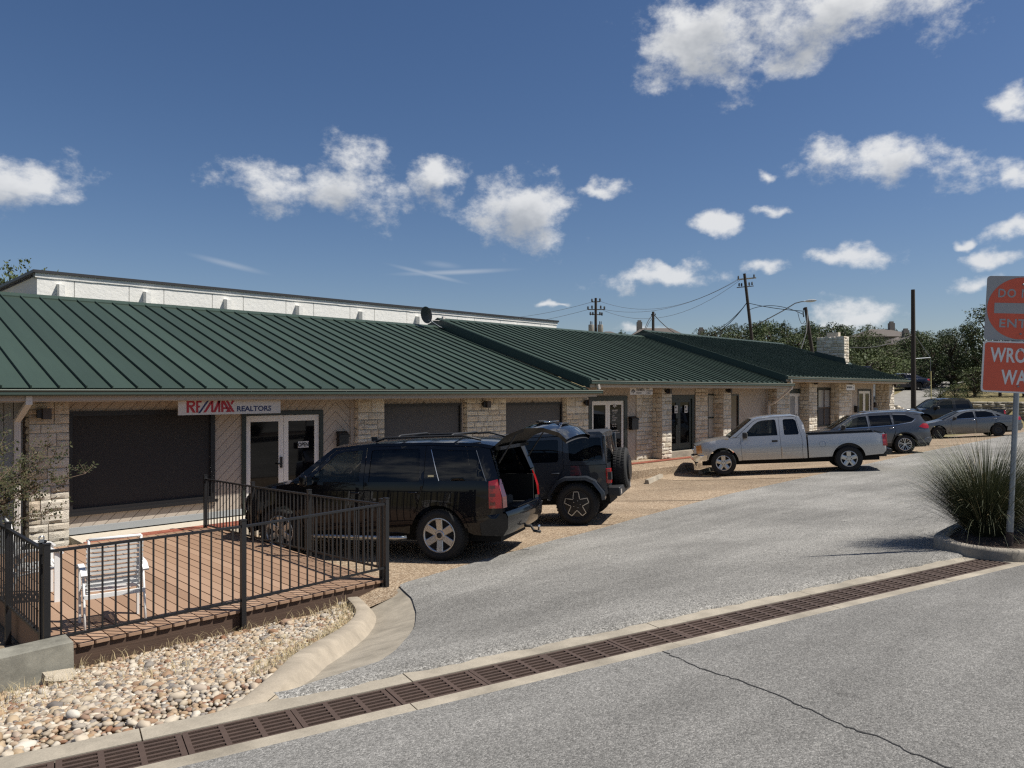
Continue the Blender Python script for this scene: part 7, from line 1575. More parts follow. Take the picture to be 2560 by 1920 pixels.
# ---- stacked stone retaining wall
def retaining_wall():
    a, b = Vector((62.47, 20.34)), Vector((70.71, 10.62)); d = (b - a).normalized(); L = (b - a).length; ang = math.atan2(d.y, d.x); rr = random.Random(4)
    z0 = 0.0; t = thing('retaining_wall', 'dry-stacked pale stone retaining wall behind the black pickup', 'wall', (a.x, a.y, z0))
    M['wall_core'] = mat('wall_joint', (0.05, 0.045, 0.04), 0.95, var=0.2)
    n = Vector((-d.y, d.x)); core = MB().prism([(0.1, 0.06), (L, 0.06), (L, 0.6), (0.1, 0.6)], lambda p: (a.x + d.x * p[0] + n.x * p[1], a.y + d.y * p[0] + n.y * p[1], z0 - 0.3), lambda p: (a.x + d.x * p[0] + n.x * p[1], a.y + d.y * p[0] + n.y * p[1], z0 + 1.6))
    obj('wall_core', core, M['wall_core'], t, world=True)
    gm = object_ramp_mat('field_stone', [(0, (0.2, 0.18, 0.15)), (0.5, (0.33, 0.3, 0.25)), (1, (0.42, 0.38, 0.31))], bump=0.7, bscale=9)
    vs = [m.copy() for m in STONES[:4]]
    for m in vs: m.materials.clear(); m.materials.append(gm)
    z = z0
    while z < z0 + 1.62:
        h = rr.uniform(0.16, 0.26); u = rr.uniform(-0.2, 0.0)
        while u < L:
            w = rr.uniform(0.45, 1.1); o = bpy.data.objects.new('stone', rr.choice(vs)); link(o, t)
            q = a + d * (u + w / 2) + n * (0.08 + rr.uniform(-0.04, 0.04)); o.location = (q.x - a.x, q.y - a.y, z + h / 2 - z0); o.scale = (w * 0.97, 0.16, h * 0.93); o.rotation_euler = (0, 0, ang + rr.uniform(-0.03, 0.03)); u += w
        z += h
retaining_wall()
# ---- concrete lane climbing behind the wall
def lane():
    c = [(54.55, 18.71), (58.89, 19.37), (66.13, 20.68), (76.95, 22.69), (93.94, 25.67), (120.24, 29.34)]; mb = MB(); M['lane'] = concrete_mat('lane_concrete', (0.24, 0.23, 0.21), 0.7)
    pts = []
    for (x0, y0), (x1, y1) in zip(c, c[1:]): pts += [(lerp(x0, x1, k / 8), lerp(y0, y1, k / 8)) for k in range(8)]
    for i, (x, y) in enumerate(pts):
        q = pts[min(i + 1, len(pts) - 1)]; q0 = pts[max(i - 1, 0)]; d = Vector((q[0] - q0[0], q[1] - q0[1])).normalized(); n = Vector((-d.y, d.x))
        for s in (-1.6, -0.6, 0.6, 1.6): mb.v.append((x + n.x * s, y + n.y * s, max(hill(x, y), hill(x + n.x * s, y + n.y * s)) + 0.05))
    for i in range(len(pts) - 1):
        for j in range(3): mb.f.append((i * 4 + j, (i + 1) * 4 + j, (i + 1) * 4 + j + 1, i * 4 + j + 1))
    struct(obj('lane', mb.me('lane', True), M['lane']))
lane()
def low_wall():
    a, b = Vector((53.17, 17.96)), Vector((54.86, 17.71)); d = (b - a).normalized(); n = Vector((-d.y, d.x)); L = (b - a).length; z0 = gz(a.x, 12.6) - 0.5; t = thing('low_wall', 'low pale stone wall topped with boulders beyond the corner pier', 'wall', (a.x, a.y, z0)); rr = random.Random(12)
    f = lambda p, z: (a.x + d.x * p[0] + n.x * p[1], a.y + d.y * p[0] + n.y * p[1], z)
    obj('wall_core', MB().prism([(0, 0.05), (L, 0.05), (L, 0.7), (0, 0.7)], lambda p: f(p, z0), lambda p: f(p, 1.18)), M['mortar'], t, world=True)
    for u, v, du, dv in ashlar(L, 1.2 - z0, rr, 0.18, 0.3):
        q = a + d * (u + du / 2) + n * 0.05; o = bpy.data.objects.new('stone', rr.choice(STONES)); link(o, t); o.location = (q.x - a.x, q.y - a.y, v + dv / 2); o.scale = (du - 0.015, 0.06, dv - 0.015); o.rotation_euler = (0, 0, math.atan2(d.y, d.x))
    for i, (u, s) in enumerate(((0.15, 0.35), (0.48, 0.46), (0.85, 0.3))):
        q = a + d * L * u + n * 0.35; o = obj('boulder', STONES[i], None, loc=(q.x, q.y, 1.18 + s * 0.4), scale=(s * 1.5, s * 0.7, s), rot=(0.1, 0.05 * i, math.atan2(d.y, d.x) + 0.3 * i))
        tag(o, ['pale boulder at the end of the low wall by the corner pier', 'largest pale boulder on the low stone wall', 'smallest pale boulder on the low stone wall'][i], 'boulder', 'pale boulders on the low wall')
low_wall()
# ---- utility poles, lines, street light
def pole(label, base, top, r, extra=None):
    t = thing('utility_pole', label, 'utility pole', base, 0, 'wooden utility poles'); b, tp = Vector(base), Vector(top)
    obj('shaft', MB().tube([(0, 0, -0.4), tuple((tp - b) * 0.5), tuple(tp - b)], [r * 1.15, r, r * 0.85], 12).me('shaft', True, angle=50), M['pole_wood'], t); return t
def arm(t, a, b, w=0.1, m=None): o = wloc(t); obj('crossarm', MB().beam(Vector(a) - o, Vector(b) - o, w, w), m or M['arm_wood'], t)
def insulator(t, p, h=0.25, r=0.06):
    o = wloc(t); q = Vector(p) - o; obj('insulator', MB().lathe([(r * 0.4, 0), (r, h * 0.25), (r * 0.5, h * 0.35), (r, h * 0.6), (r * 0.5, h * 0.7), (r * 0.8, h * 0.9), (0.01, h)], 8, 'z', tuple(q)).me('insulator', True), M['trim_black'], t)
M['arm_wood'] = mat('weathered_crossarm', (0.12, 0.1, 0.08), 0.85, var=0.3)
pA = pole('leaning utility pole carrying the street light and pale crossarm', (60.69, 31.58, 2.13), (59.82, 32.43, 12.74), 0.14)
arm(pA, (59.40, 32.84, 12.22), (60.54, 31.73, 12.38), 0.11, mat('pale_crossarm', (0.3, 0.28, 0.24), 0.85, var=0.2)); arm(pA, (59.35, 32.89, 11.53), (60.39, 31.87, 11.67), 0.07)
for q in ((59.50, 32.75, 11.63), (59.65, 32.60, 11.63), (60.12, 32.14, 11.70), (60.30, 31.97, 11.74), (59.45, 32.80, 12.26), (60.42, 31.85, 12.39)): insulator(pA, q, 0.3, 0.09)
o_ = wloc(pA); rel = lambda q: tuple(Vector(q) - o_)
obj('lamp_arm', MB().tube([rel(q) for q in ((60.24, 32.03, 8.03), (60.30, 30.57, 8.69), (60.29, 29.18, 9.30), (60.55, 28.23, 9.88), (60.64, 27.72, 9.98), (60.75, 27.33, 9.99))], 0.045, 8).me('lamp_arm', True), M['steel'], pA)
q0, q1 = Vector(rel((60.71, 27.38, 9.99))), Vector(rel((60.83, 26.56, 10.00)))
lh = MB(); dd = (q1 - q0)
for k in range(9):
    f = k / 8; r_ = 0.16 * math.sin(math.pi * (0.12 + 0.86 * f)) ** 0.6; c_ = q0 + dd * f
    for j in range(10): a_ = 2 * math.pi * j / 10; lh.v.append((c_.x + r_ * 0.7 * math.cos(a_) * 0.7, c_.y + r_ * 0.7 * math.cos(a_) * -0.7, c_.z + r_ * 0.75 * math.sin(a_)))
for k in range(8):
    for j in range(10): lh.f.append((k * 10 + j, k * 10 + (j + 1) % 10, (k + 1) * 10 + (j + 1) % 10, (k + 1) * 10 + j))
obj('lamp_head', lh.me('lamp_head', True), mat('lamp_housing', (0.55, 0.55, 0.53), 0.4, var=0.05), pA)
pB = pole('short utility pole with a pale conduit beside the stone chimney', (54.52, 23.63, 2.20), (53.83, 24.31, 8.71), 0.13)
obj('conduit', MB().tube([tuple(Vector(q) - wloc(pB)) for q in ((53.74, 24.12, 8.39), (53.68, 24.18, 6.88), (53.41, 24.44, 5.65), (53.26, 24.59, 4.83))], 0.035, 8), mat('pale_conduit', (0.4, 0.39, 0.37), 0.6, var=0.1), pB)
for q in ((53.73, 24.41, 8.47), (53.70, 24.43, 8.18), (53.73, 24.41, 7.98)): insulator(pB, q, 0.2, 0.06)
pC = pole('distant utility pole with two transformers above the middle roof ridge', (60.72, 49.73, 2.05), (60.73, 49.72, 12.24), 0.15)
arm(pC, (60.45, 49.99, 11.83), (61.04, 49.41, 11.87), 0.09); arm(pC, (60.15, 50.28, 11.04), (61.37, 49.09, 11.04), 0.09); arm(pC, (60.30, 50.14, 10.54), (61.22, 49.24, 10.50), 0.08)
for q in ((60.45, 49.99, 11.83), (61.04, 49.41, 11.87), (60.15, 50.28, 11.04), (60.45, 49.99, 11.12), (61.10, 49.35, 11.12), (61.37, 49.09, 11.04), (60.33, 50.11, 10.45), (60.51, 49.93, 10.45), (61.04, 49.41, 10.45), (61.19, 49.27, 10.41)): insulator(pC, q, 0.35, 0.12)
for q in ((60.16, 49.86, 8.52), (60.84, 49.19, 8.52)):
    r_ = tuple(Vector(q) - wloc(pC)); obj('transformer', MB().lathe([(0.0, 0.0), (0.27, 0.0), (0.29, 0.05), (0.29, 0.85), (0.27, 0.92), (0.0, 0.96)], 16, 'z', r_).me('transformer', True, angle=40), mat('transformer_grey', (0.3, 0.28, 0.24), 0.5, var=0.15, metal=0.2), pC)
    for dx in (-0.12, 0.12): insulator(pC, (q[0] + dx, q[1], q[2] + 0.94), 0.35, 0.06)
pD = pole('plain utility pole with dark cables rising behind the farthest roof', (55.00, 38.54, 2.13), (55.00, 38.54, 9.55), 0.13)
for q in ((54.90, 38.64, 9.20), (55.13, 38.41, 9.24)): insulator(pD, q, 0.15, 0.06)
pE = pole('tall bare utility pole at the corner of the retaining wall', (57.33, 18.09, 1.48), (57.30, 18.12, 9.73), 0.15)
obj('guy_strut', MB().tube([tuple(Vector(q) - wloc(pE)) for q in ((57.37, 18.05, 4.84), (58.18, 17.26, 4.92))], 0.035, 6).tube([tuple(Vector(q) - wloc(pE)) for q in ((57.39, 18.03, 6.51), (58.18, 17.26, 4.92))], 0.012, 5).tube([tuple(Vector(q) - wloc(pE)) for q in ((58.18, 17.26, 4.92), (58.22, 17.22, 1.93))], 0.012, 5), M['steel'], pE)
obj('guy_guard', MB().tube([tuple(Vector(q) - wloc(pE)) for q in ((58.20, 17.24, 3.96), (58.22, 17.22, 1.93))], 0.035, 6), mat('faded_yellow_guard', (0.5, 0.44, 0.2), 0.6, var=0.15), pE)
pF = pole('thin far pole among the dark trees left of the tall bare pole', (80.45, 26.27, 4.07), (80.45, 26.27, 5.95), 0.06)
def wire(label, a, b, sag, r, n=16, m=None, group='overhead wires'):
    a, b = Vector(a), Vector(b); pts = []
    for k in range(n + 1): f = k / n; q = a.lerp(b, f); q.z -= sag * 4 * f * (1 - f); pts.append(q - a)
    o = obj('overhead_wire', MB().tube(pts, r, 5).me('overhead_wire', True), m or M['cable'], loc=a); tag(o, label, 'wire', group)
TW = M['thin_wire']
wire('topmost thin wire between the transformer pole and the lamp pole', (61.04, 49.41, 11.91), (59.43, 32.82, 12.26), 1.6, 0.016, m=TW); wire('middle thin wire between the transformer pole and the lamp pole', (61.37, 49.09, 11.04), (59.45, 32.80, 12.19), 1.2, 0.016, m=TW); wire('lowest thin wire between the transformer pole and the lamp pole', (61.31, 49.15, 10.95), (59.53, 32.72, 12.15), 1.9, 0.016, m=TW)
wire('upper thin wire leaving the transformer pole behind the white building', (60.45, 49.99, 11.83), (64.14, 77.13, 12.31), 0.8, 0.018, m=TW); wire('two-strand thin wire leaving the transformer pole behind the white building', (60.15, 50.28, 11.04), (64.14, 77.13, 10.87), 0.6, 0.018, m=TW)
wire('thick cable bundle sagging between the plain pole and the lamp pole', (55.08, 38.46, 9.24), (59.97, 32.29, 10.21), 2.6, 0.035); wire('slack second cable under the thick bundle at the lamp pole', (57.82, 35.78, 7.34), (59.72, 32.53, 9.76), 0.5, 0.025); wire('cable dropping from the plain pole to the roof behind', (54.95, 38.59, 9.20), (49.38, 35.64, 6.90), -0.3, 0.03); wire('second cable dropping from the plain pole to the roof behind', (54.98, 38.56, 8.92), (49.45, 35.57, 6.90), -0.3, 0.022)
wire('upper twisted cable between the lamp pole and the conduit pole', (60.10, 32.16, 10.18), (53.75, 24.39, 8.42), 0.1, 0.028); wire('lower slack cable between the lamp pole and the conduit pole', (60.10, 32.16, 9.59), (53.70, 24.43, 8.18), -0.5, 0.025); wire('looping service cable beside the conduit pole', (53.90, 24.94, 8.44), (53.79, 24.35, 7.71), 0.5, 0.02)
wire('black cable from the tall bare pole towards the stone chimney', (57.31, 18.11, 6.56), (48.88, 19.35, 5.37), 0.35, 0.03)
# ---- houses on the hill
M['shingle'] = mat('brown_shingle', (0.1, 0.085, 0.075), 0.9, var=0.15, scale=1.5, stretch=(1, 1, 6)); M['house_wall'] = mat('house_wall', (0.2, 0.185, 0.165), 0.85, var=0.1, scale=0.5)
def house(label, xy, w, d, eave, ridge, rz, chim=None):
    z0 = hill(*xy) - 0.5; t = thing('house', label, 'house', (xy[0], xy[1], z0), rz, 'houses on the hill'); e, r = eave - z0, ridge - z0
    obj('wall', MB().box(-w / 2, w / 2, -d / 2, d / 2, 0, e), M['house_wall'], t)
    o = 0.5; k = min(w, d) / 2 * 0.85; rf = MB().add([(-w / 2 - o, -d / 2 - o, e - 0.1), (w / 2 + o, -d / 2 - o, e - 0.1), (w / 2 + o, d / 2 + o, e - 0.1), (-w / 2 - o, d / 2 + o, e - 0.1), (-w / 2 + k, 0, r), (w / 2 - k, 0, r)], [(0, 1, 5, 4), (1, 2, 5), (2, 3, 4, 5), (3, 0, 4), (0, 3, 2, 1)])
    f = obj('roof', rf, M['shingle'], t)
    if chim: obj('chimney', MB().box(chim - 0.45, chim + 0.45, -0.4, 0.4, e, r + 1.1).box(chim - 0.3, chim + 0.3, -0.25, 0.25, r + 1.1, r + 1.4), M['house_wall'], f)
    for x in (-w * 0.3, w * 0.1, w * 0.32):
        wn = obj('window', MB().box(x - 0.5, x + 0.5, -d / 2 - 0.04, -d / 2 + 0.05, e - 2.0, e - 0.7), M['white_paint'], t); obj('pane', MB().box(x - 0.42, x + 0.42, -d / 2 - 0.06, -d / 2 - 0.041, e - 1.92, e - 0.78), M['pane'], wn)
FZ = rad(-44)
house('brown-roofed house behind the plain utility pole', (112.86, 78.47), 13, 9, 11.0, 13.9, FZ, -3.0); house('low brown-roofed house behind the transformer pole', (110.64, 87.64), 7, 8, 12.0, 13.7, FZ)
house('brown-roofed house with a chimney under the sagging cables', (114.49, 69.90), 9, 8, 10.4, 12.2, FZ, -0.3); house('brown-roofed house with pale walls above the dark trees', (141.61, 50.41), 10, 8, 12.2, 13.7, FZ, 2.2); house('lower brown roof with a pale chimney beside the tall bare pole', (133.69, 44.16), 7, 7, 10.2, 11.6, FZ, 0.8)
# ---- white A-frame shed beyond the corner pier
def shed():
    a = Vector((58.19, 21.45)); t = thing('white_shed', 'steep-roofed white shed seen through the gap at the end of the row', 'shed', (a.x, a.y, -0.3), rad(-44))
    pg = [(-2.2, 0), (1.55, 0), (1.5, 1.0), (0.6, 3.4), (0, 4.6), (-2.2, 4.6)]
    obj('wall', MB().prism(pg, lambda p: (p[0], 0, p[1]), lambda p: (p[0], 4, p[1])), M['stucco'], t)
    rp = [(1.56, 0.6), (1.72, 0.6), (0.75, 3.4), (0.05, 4.75), (-0.05, 4.62), (0.62, 3.4)]
    obj('roof', MB().prism(rp, lambda p: (p[0], -0.25, p[1]), lambda p: (p[0], 4.2, p[1])), M['coping'], t)
    w = obj('window', MB().box(0.3, 0.78, -0.05, 0.02, 1.0, 2.45), mat('grey_frame', (0.12, 0.13, 0.14), 0.6, var=0.1), t); obj('pane', MB().box(0.4, 0.66, -0.07, -0.051, 1.1, 2.2), M['white_paint'], w)
shed()
# ---- person by the last pier
def person():
    x, y = 43.0, 15.55; t = thing('person', 'dark-haired person in a grey-blue shirt seen from behind near the corner pier', 'person', (x, y, 0.345), rad(-30))
    sk = [(0, 0, 0.82, 0.13, 0.1), (0, 0, 0.95, 0.13, 0.09), (0, 0.0, 1.12, 0.135, 0.09), (0, 0.0, 1.25, 0.13, 0.085), (0, 0.0, 1.31, 0.06, 0.055), (0, 0.01, 1.36, 0.05, 0.05), (0, 0.02, 1.43, 0.072, 0.085), (0, 0.015, 1.51, 0.068, 0.08), (0, 0.01, 1.56, 0.03, 0.035)]
    E_ = [(i, i + 1) for i in range(8)]
    def limb(par, pts):
        p = par
        for q in pts: sk.append(q); E_.append((p, len(sk) - 1)); p = len(sk) - 1
    for s in (-1, 1):
        limb(3, [(s * 0.17, 0, 1.23, 0.055, 0.055), (s * 0.22, 0.0, 1.0, 0.042, 0.042), (s * 0.2, 0.12, 0.86, 0.032, 0.034), (s * 0.18, 0.2, 0.87, 0.03, 0.018), (s * 0.175, 0.27, 0.88, 0.02, 0.012)])
        limb(0, [(s * 0.09, 0, 0.74, 0.085, 0.09), (s * 0.1, 0.01, 0.44, 0.058, 0.06), (s * 0.1, -0.01, 0.1, 0.036, 0.042), (s * 0.1, 0.02, 0.04, 0.038, 0.035), (s * 0.11, 0.14, 0.03, 0.035, 0.025)])
    me = bpy.data.meshes.new('body'); me.from_pydata([v[:3] for v in sk], E_, []); o = bpy.data.objects.new('body', me); link(o, t)
    md = o.modifiers.new('skin', 'SKIN'); md.use_smooth_shade = True
    for i, v in enumerate(sk): me.skin_vertices[0].data[i].radius = (v[3], v[4])
    me.skin_vertices[0].data[0].use_root = True
    sd = o.modifiers.new('sub', 'SUBSURF'); sd.levels = 2; sd.render_levels = 2
    m, nt, b = new_mat('clothed_body'); z = N(nt, 'ShaderNodeSeparateXYZ', ins={0: N(nt, 'ShaderNodeTexCoord').outputs['Object']})
    c = ramp(nt, Mth(nt, 'DIVIDE', z.outputs[2], 1.6), [(0.0, (0.02, 0.02, 0.02)), (0.04, (0.03, 0.035, 0.06)), (0.535, (0.03, 0.035, 0.06)), (0.54, (0.16, 0.21, 0.26)), (0.815, (0.16, 0.21, 0.26)), (0.82, (0.35, 0.2, 0.14))])
    c.node.color_ramp.interpolation = 'CONSTANT'; nt.links.new(c, b.inputs[0]); b.inputs['Roughness'].default_value = 0.8; me.materials.append(m)
    bm = bmesh.new(); bmesh.ops.create_uvsphere(bm, u_segments=16, v_segments=12, radius=1.0)
    for v in bm.verts:
        v.co = Vector((v.co.x * 0.092, v.co.y * 0.105, v.co.z * 0.115)) * (1 + 0.08 * noise.noise(v.co * 3))
        if v.co.y > 0.03 and v.co.z < 0.04: v.co.y = 0.03
        if v.co.z < -0.04: v.co.z *= 1.5
    hm = bpy.data.meshes.new('hair'); bm.to_mesh(hm); bm.free(); hm.polygons.foreach_set('use_smooth', [True] * len(hm.polygons)); obj('hair', hm, mat('dark_hair', (0.02, 0.014, 0.011), 0.6, var=0.2), t, loc=(0, 0.0, 1.49))
person()
xy = (48.39, 17.04); bn = thing('recycling_cart', 'light blue wheeled cart behind the corner pier', 'cart', (xy[0], xy[1], hill(*xy) + 0.2), rad(-40))
bl = mat('blue_plastic', (0.06, 0.17, 0.36), 0.5, var=0.08); obj('bin', MB().add([(-0.26, -0.28, 0.0), (0.26, -0.28, 0), (0.26, 0.28, 0), (-0.26, 0.28, 0), (-0.34, -0.36, 1.25), (0.34, -0.36, 1.25), (0.34, 0.36, 1.25), (-0.34, 0.36, 1.25)], [(0, 3, 2, 1), (4, 5, 6, 7), (0, 1, 5, 4), (1, 2, 6, 5), (2, 3, 7, 6), (3, 0, 4, 7)]), bl, bn)
obj('lid', MB().grid(lambda u, v: (lerp(-0.37, 0.37, u), lerp(-0.4, 0.4, v), 1.26 + 0.09 * math.sin(v * math.pi)), 4, 8).me('lid', True), bl, bn)
for s in (-1, 1): obj('wheel', MB().lathe([(0, -0.03), (0.12, -0.03), (0.12, 0.03), (0, 0.03)], 14, 'x', (s * 0.3, 0.28, 0.1)), M['rubber'], bn)
# ================================================================ trees
def leaf_mat(name, cols, trans=0.0):
    m, nt, b = new_mat(name); ge = N(nt, 'ShaderNodeNewGeometry'); oi = N(nt, 'ShaderNodeObjectInfo')
    v = N(nt, 'ShaderNodeTexCoord').outputs['Object']; n = N(nt, 'ShaderNodeTexNoise', ins={'Vector': v, 'Scale': 0.55, 'Detail': 3})
    f = Mth(nt, 'ADD', Mth(nt, 'MULTIPLY', ge.outputs['Random Per Island'], 0.55), Mth(nt, 'MULTIPLY_ADD', n.outputs[0], 1.0, -0.28)); c = ramp(nt, f, cols)
    sc = N(nt, 'ShaderNodeVectorMath', operation='SCALE'); nt.links.new(c, sc.inputs[0]); nt.links.new(Mth(nt, 'MULTIPLY_ADD', oi.outputs['Random'], 0.7, 0.65), sc.inputs['Scale'])
    nt.links.new(sc.outputs[0], b.inputs[0]); b.inputs['Roughness'].default_value = 0.65; b.inputs['Specular IOR Level'].default_value = 0.3; return m
LM = [leaf_mat('live_oak_leaf', [(0, (0.03, 0.042, 0.015)), (0.5, (0.066, 0.09, 0.03)), (1, (0.13, 0.155, 0.052))]), leaf_mat('juniper_leaf', [(0, (0.025, 0.038, 0.015)), (0.5, (0.052, 0.077, 0.029)), (1, (0.1, 0.13, 0.047))]), leaf_mat('pale_oak_leaf', [(0, (0.03, 0.042, 0.014)), (0.5, (0.07, 0.092, 0.028)), (1, (0.13, 0.15, 0.05))])]
M['bark'] = mat('bark', (0.075, 0.06, 0.045), 0.95, var=0.35, scale=5, stretch=(3, 3, 0.6), bump=0.6, bscale=20)
def crown_mesh(kind, seed, n):
    """unit tree: height 1, crown filled with leaf cards in clumps; returns crown and trunk meshes"""
    rr = random.Random(seed); cr = MB(); tk = MB(); lobes = []
    if kind == 'cone':
        for k in range(26):
            h = rr.uniform(0.08, 0.97); r = 0.3 * (1 - h) ** 0.7 + 0.02; a = rr.uniform(0, 6.28); q = rr.uniform(0.3, 1.0); lobes.append((math.cos(a) * r * q, math.sin(a) * r * q, h, 0.06 + 0.1 * (1 - h), 0.08 + 0.05 * rr.random()))
    else:
        for k in range(22):
            a = rr.uniform(0, 6.28); h = rr.uniform(0.3, 0.92); r = 0.42 * math.sqrt(max(0.05, 1 - ((h - 0.55) / 0.45) ** 2)); q = rr.uniform(0.2, 0.95); lobes.append((math.cos(a) * r * q, math.sin(a) * r * q, h, rr.uniform(0.1, 0.17), rr.uniform(0.07, 0.12)))
    tk.tube([(0, 0, -0.05), (rr.uniform(-0.02, 0.02), rr.uniform(-0.02, 0.02), 0.2), (rr.uniform(-0.03, 0.03), 0, 0.5), (0, 0, 0.85 if kind == 'cone' else 0.65)], [0.03, 0.024, 0.016, 0.006], 7)
    for x, y, z, rx, rz in lobes: tk.tube([(0, 0, max(0.12, z - 0.25)), (x * 0.5, y * 0.5, z - 0.08), (x * 0.9, y * 0.9, z)], [0.012, 0.008, 0.003], 5)
    per = n // len(lobes)
    for x, y, z, rx, rz in lobes:
        for c in range(max(4, per // 9)):
            while True:
                u = Vector((rr.gauss(0, 1), rr.gauss(0, 1), rr.gauss(0, 1)))
                if u.length > 0.1: break
            u.normalize(); u *= rr.uniform(0.55, 1.08); c0 = Vector((x + u.x * rx, y + u.y * rx, z + u.z * rz))
            for l in range(9):
                p = c0 + Vector((rr.gauss(0, 0.018), rr.gauss(0, 0.018), rr.gauss(0, 0.013))); s = rr.uniform(0.009, 0.02); d = Vector((rr.gauss(0, 1), rr.gauss(0, 1), rr.gauss(0, 0.7))).normalized(); e = d.orthogonal().normalized(); e = Matrix.Rotation(rr.uniform(0, 6.28), 3, d) @ e; g = d.cross(e)
                cr.add([p - e * s * 0.6, p + g * s * 0.45, p + e * s * 0.9, p - g * s * 0.45], [(0, 1, 2, 3)])
    return cr.me('crown', False, fix=False), tk.me('trunk', True)
PROTO = []
for kind, mi, seed, n in [('round', 0, 1, 3600), ('round', 0, 2, 3600), ('cone', 1, 3, 3400), ('cone', 1, 4, 3400), ('round', 2, 5, 3400)]:
    c_, t_ = crown_mesh(kind, seed, n); c_.materials.append(LM[mi]); t_.materials.append(M['bark']); PROTO.append((c_, t_))
def tree(k, xy, top_z, width, label, rz, group='trees on the hillside', z0=None, name='tree'):
    z = hill(*xy) if z0 is None else z0; h = top_z - z; t = thing(name, label, 'tree', (xy[0], xy[1], z - 0.1), 0, group)
    for me, nm in zip(PROTO[k], ('crown', 'trunk')): o = bpy.data.objects.new(nm, me); link(o, t); o.scale = (width, width, h); o.rotation_euler = (0, 0, rz)
KL = ['dark green rounded live oak in the hillside woodland', 'dense dark live oak in the hillside woodland', 'narrow dark juniper in the hillside woodland', 'pointed blue-green juniper in the hillside woodland', 'paler yellow-green oak in the hillside woodland']
rt = random.Random(31)
for k, xy, tz, w in [(2, (74.8, 22.0), 7.2, 7.5), (1, (76.1, 20.8), 7.8, 7.6), (3, (77.3, 19.5), 9.0, 7.7), (0, (76.3, 17.8), 10.5, 7.7), (1, (77.7, 16.4), 11.1, 7.8), (0, (81.8, 15.2), 11.2, 6.6), (1, (85.8, 14.1), 11.2, 6.5), (4, (69.6, 17.3), 4.9, 4.5), (0, (71.0, 15.9), 5.4, 4.5), (4, (72.4, 14.5), 5.1, 4.5), (4, (77.0, 45.0), 10.7, 8.5), (0, (80.2, 44.7), 10.3, 7.4), (2, (79.9, 42.1), 10.7, 8.7), (0, (85.2, 42.6), 11.3, 7.5), (4, (82.9, 39.3), 10.6, 7.8), (3, (82.4, 36.9), 10.5, 7.3), (0, (85.7, 36.5), 10.8, 7.8), (2, (89.2, 35.9), 10.6, 8.7), (1, (86.6, 32.9), 8.6, 7.5), (4, (87.9, 31.6), 7.7, 8.0), (0, (89.1, 30.4), 7.9, 7.8), (3, (92.5, 29.9), 8.8, 7.1), (1, (93.8, 28.6), 9.5, 8.0), (4, (97.4, 27.9), 9.7, 7.7), (0, (98.9, 26.4), 10.3, 7.1), (2, (90.0, 68.7), 11.7, 7.1), (0, (94.7, 64.1), 11.2, 8.2), (1, (96.4, 62.4), 11.0, 7.4), (4, (98.4, 60.4), 12.2, 7.9), (1, (108.7, 56.0), 13.8, 8.3), (0, (153.7, 59.5), 16.3, 7.9), (1, (156.3, 57.0), 16.3, 8.3), (0, (158.9, 54.5), 15.8, 7.3), (2, (121.6, 37.8), 11.9, 8.6), (0, (86.8, 52.2), 10.7, 7.4), (1, (90.5, 51.4), 11.7, 8.4), (4, (90.3, 48.8), 11.2, 8.3), (0, (96.0, 48.8), 12.1, 6.7), (2, (95.8, 46.2), 12.0, 7.3), (1, (95.6, 43.6), 11.5, 6.9), (4, (99.2, 42.9), 11.9, 8.4), (0, (104.8, 43.0), 12.2, 7.4), (1, (115.9, 43.4), 11.9, 7.8), (0, (118.0, 41.3), 11.0, 7.1), (4, (117.6, 38.9), 10.8, 7.5), (0, (109.9, 32.4), 11.0, 7.3), (2, (111.6, 30.7), 11.2, 7.7), (1, (87.0, 54.8), 10.0, 7.7), (4, (65.2, 25.8), 6.2, 7.7), (4, (65.3, 24.3), 5.8, 8.3), (1, (69.4, 24.5), 5.8, 7.9), (0, (81.6, 25.2), 5.7, 8.4), (1, (80.7, 23.3), 5.4, 8.2), (2, (80.7, 21.9), 6.3, 9.0), (0, (81.6, 20.9), 6.1, 7.8), (2, (66.8, 38.2), 8.2, 7.3), (4, (70.2, 37.7), 8.2, 8.2), (0, (71.8, 36.1), 8.3, 8.4), (1, (71.6, 33.5), 8.3, 8.3), (2, (73.3, 31.8), 8.1, 8.1), (0, (72.6, 29.8), 7.8, 7.9)]:
    tree(k, xy, tz, w, KL[k], rt.uniform(0, 6.28))
tree(0, (10.4, 56.9), 11.5, 9.5, 'lone oak crown showing beyond the corner of the white building', 1.0, None, -0.5)
tree(4, (66.4, 19.0), 3.1, 2.6, 'leafy bush beside the lane on top of the retaining wall', 1.3, 'bushes on the retaining wall', 1.2, 'bush')
tree(4, (67.2, 18.2), 3.4, 3.0, 'largest leafy bush on top of the retaining wall', 5.0, 'bushes on the retaining wall', 1.2, 'bush')
tree(4, (68.6, 17.6), 2.9, 2.6, 'leafy bush on the retaining wall behind the black pickup cab', 3.4, 'bushes on the retaining wall', 1.2, 'bush')
tree(4, (66.0, 19.5), 2.6, 1.8, 'small leafy bush at the end of the retaining wall by the yellow guy guard', 1.7, 'bushes on the retaining wall', 1.2, 'bush')
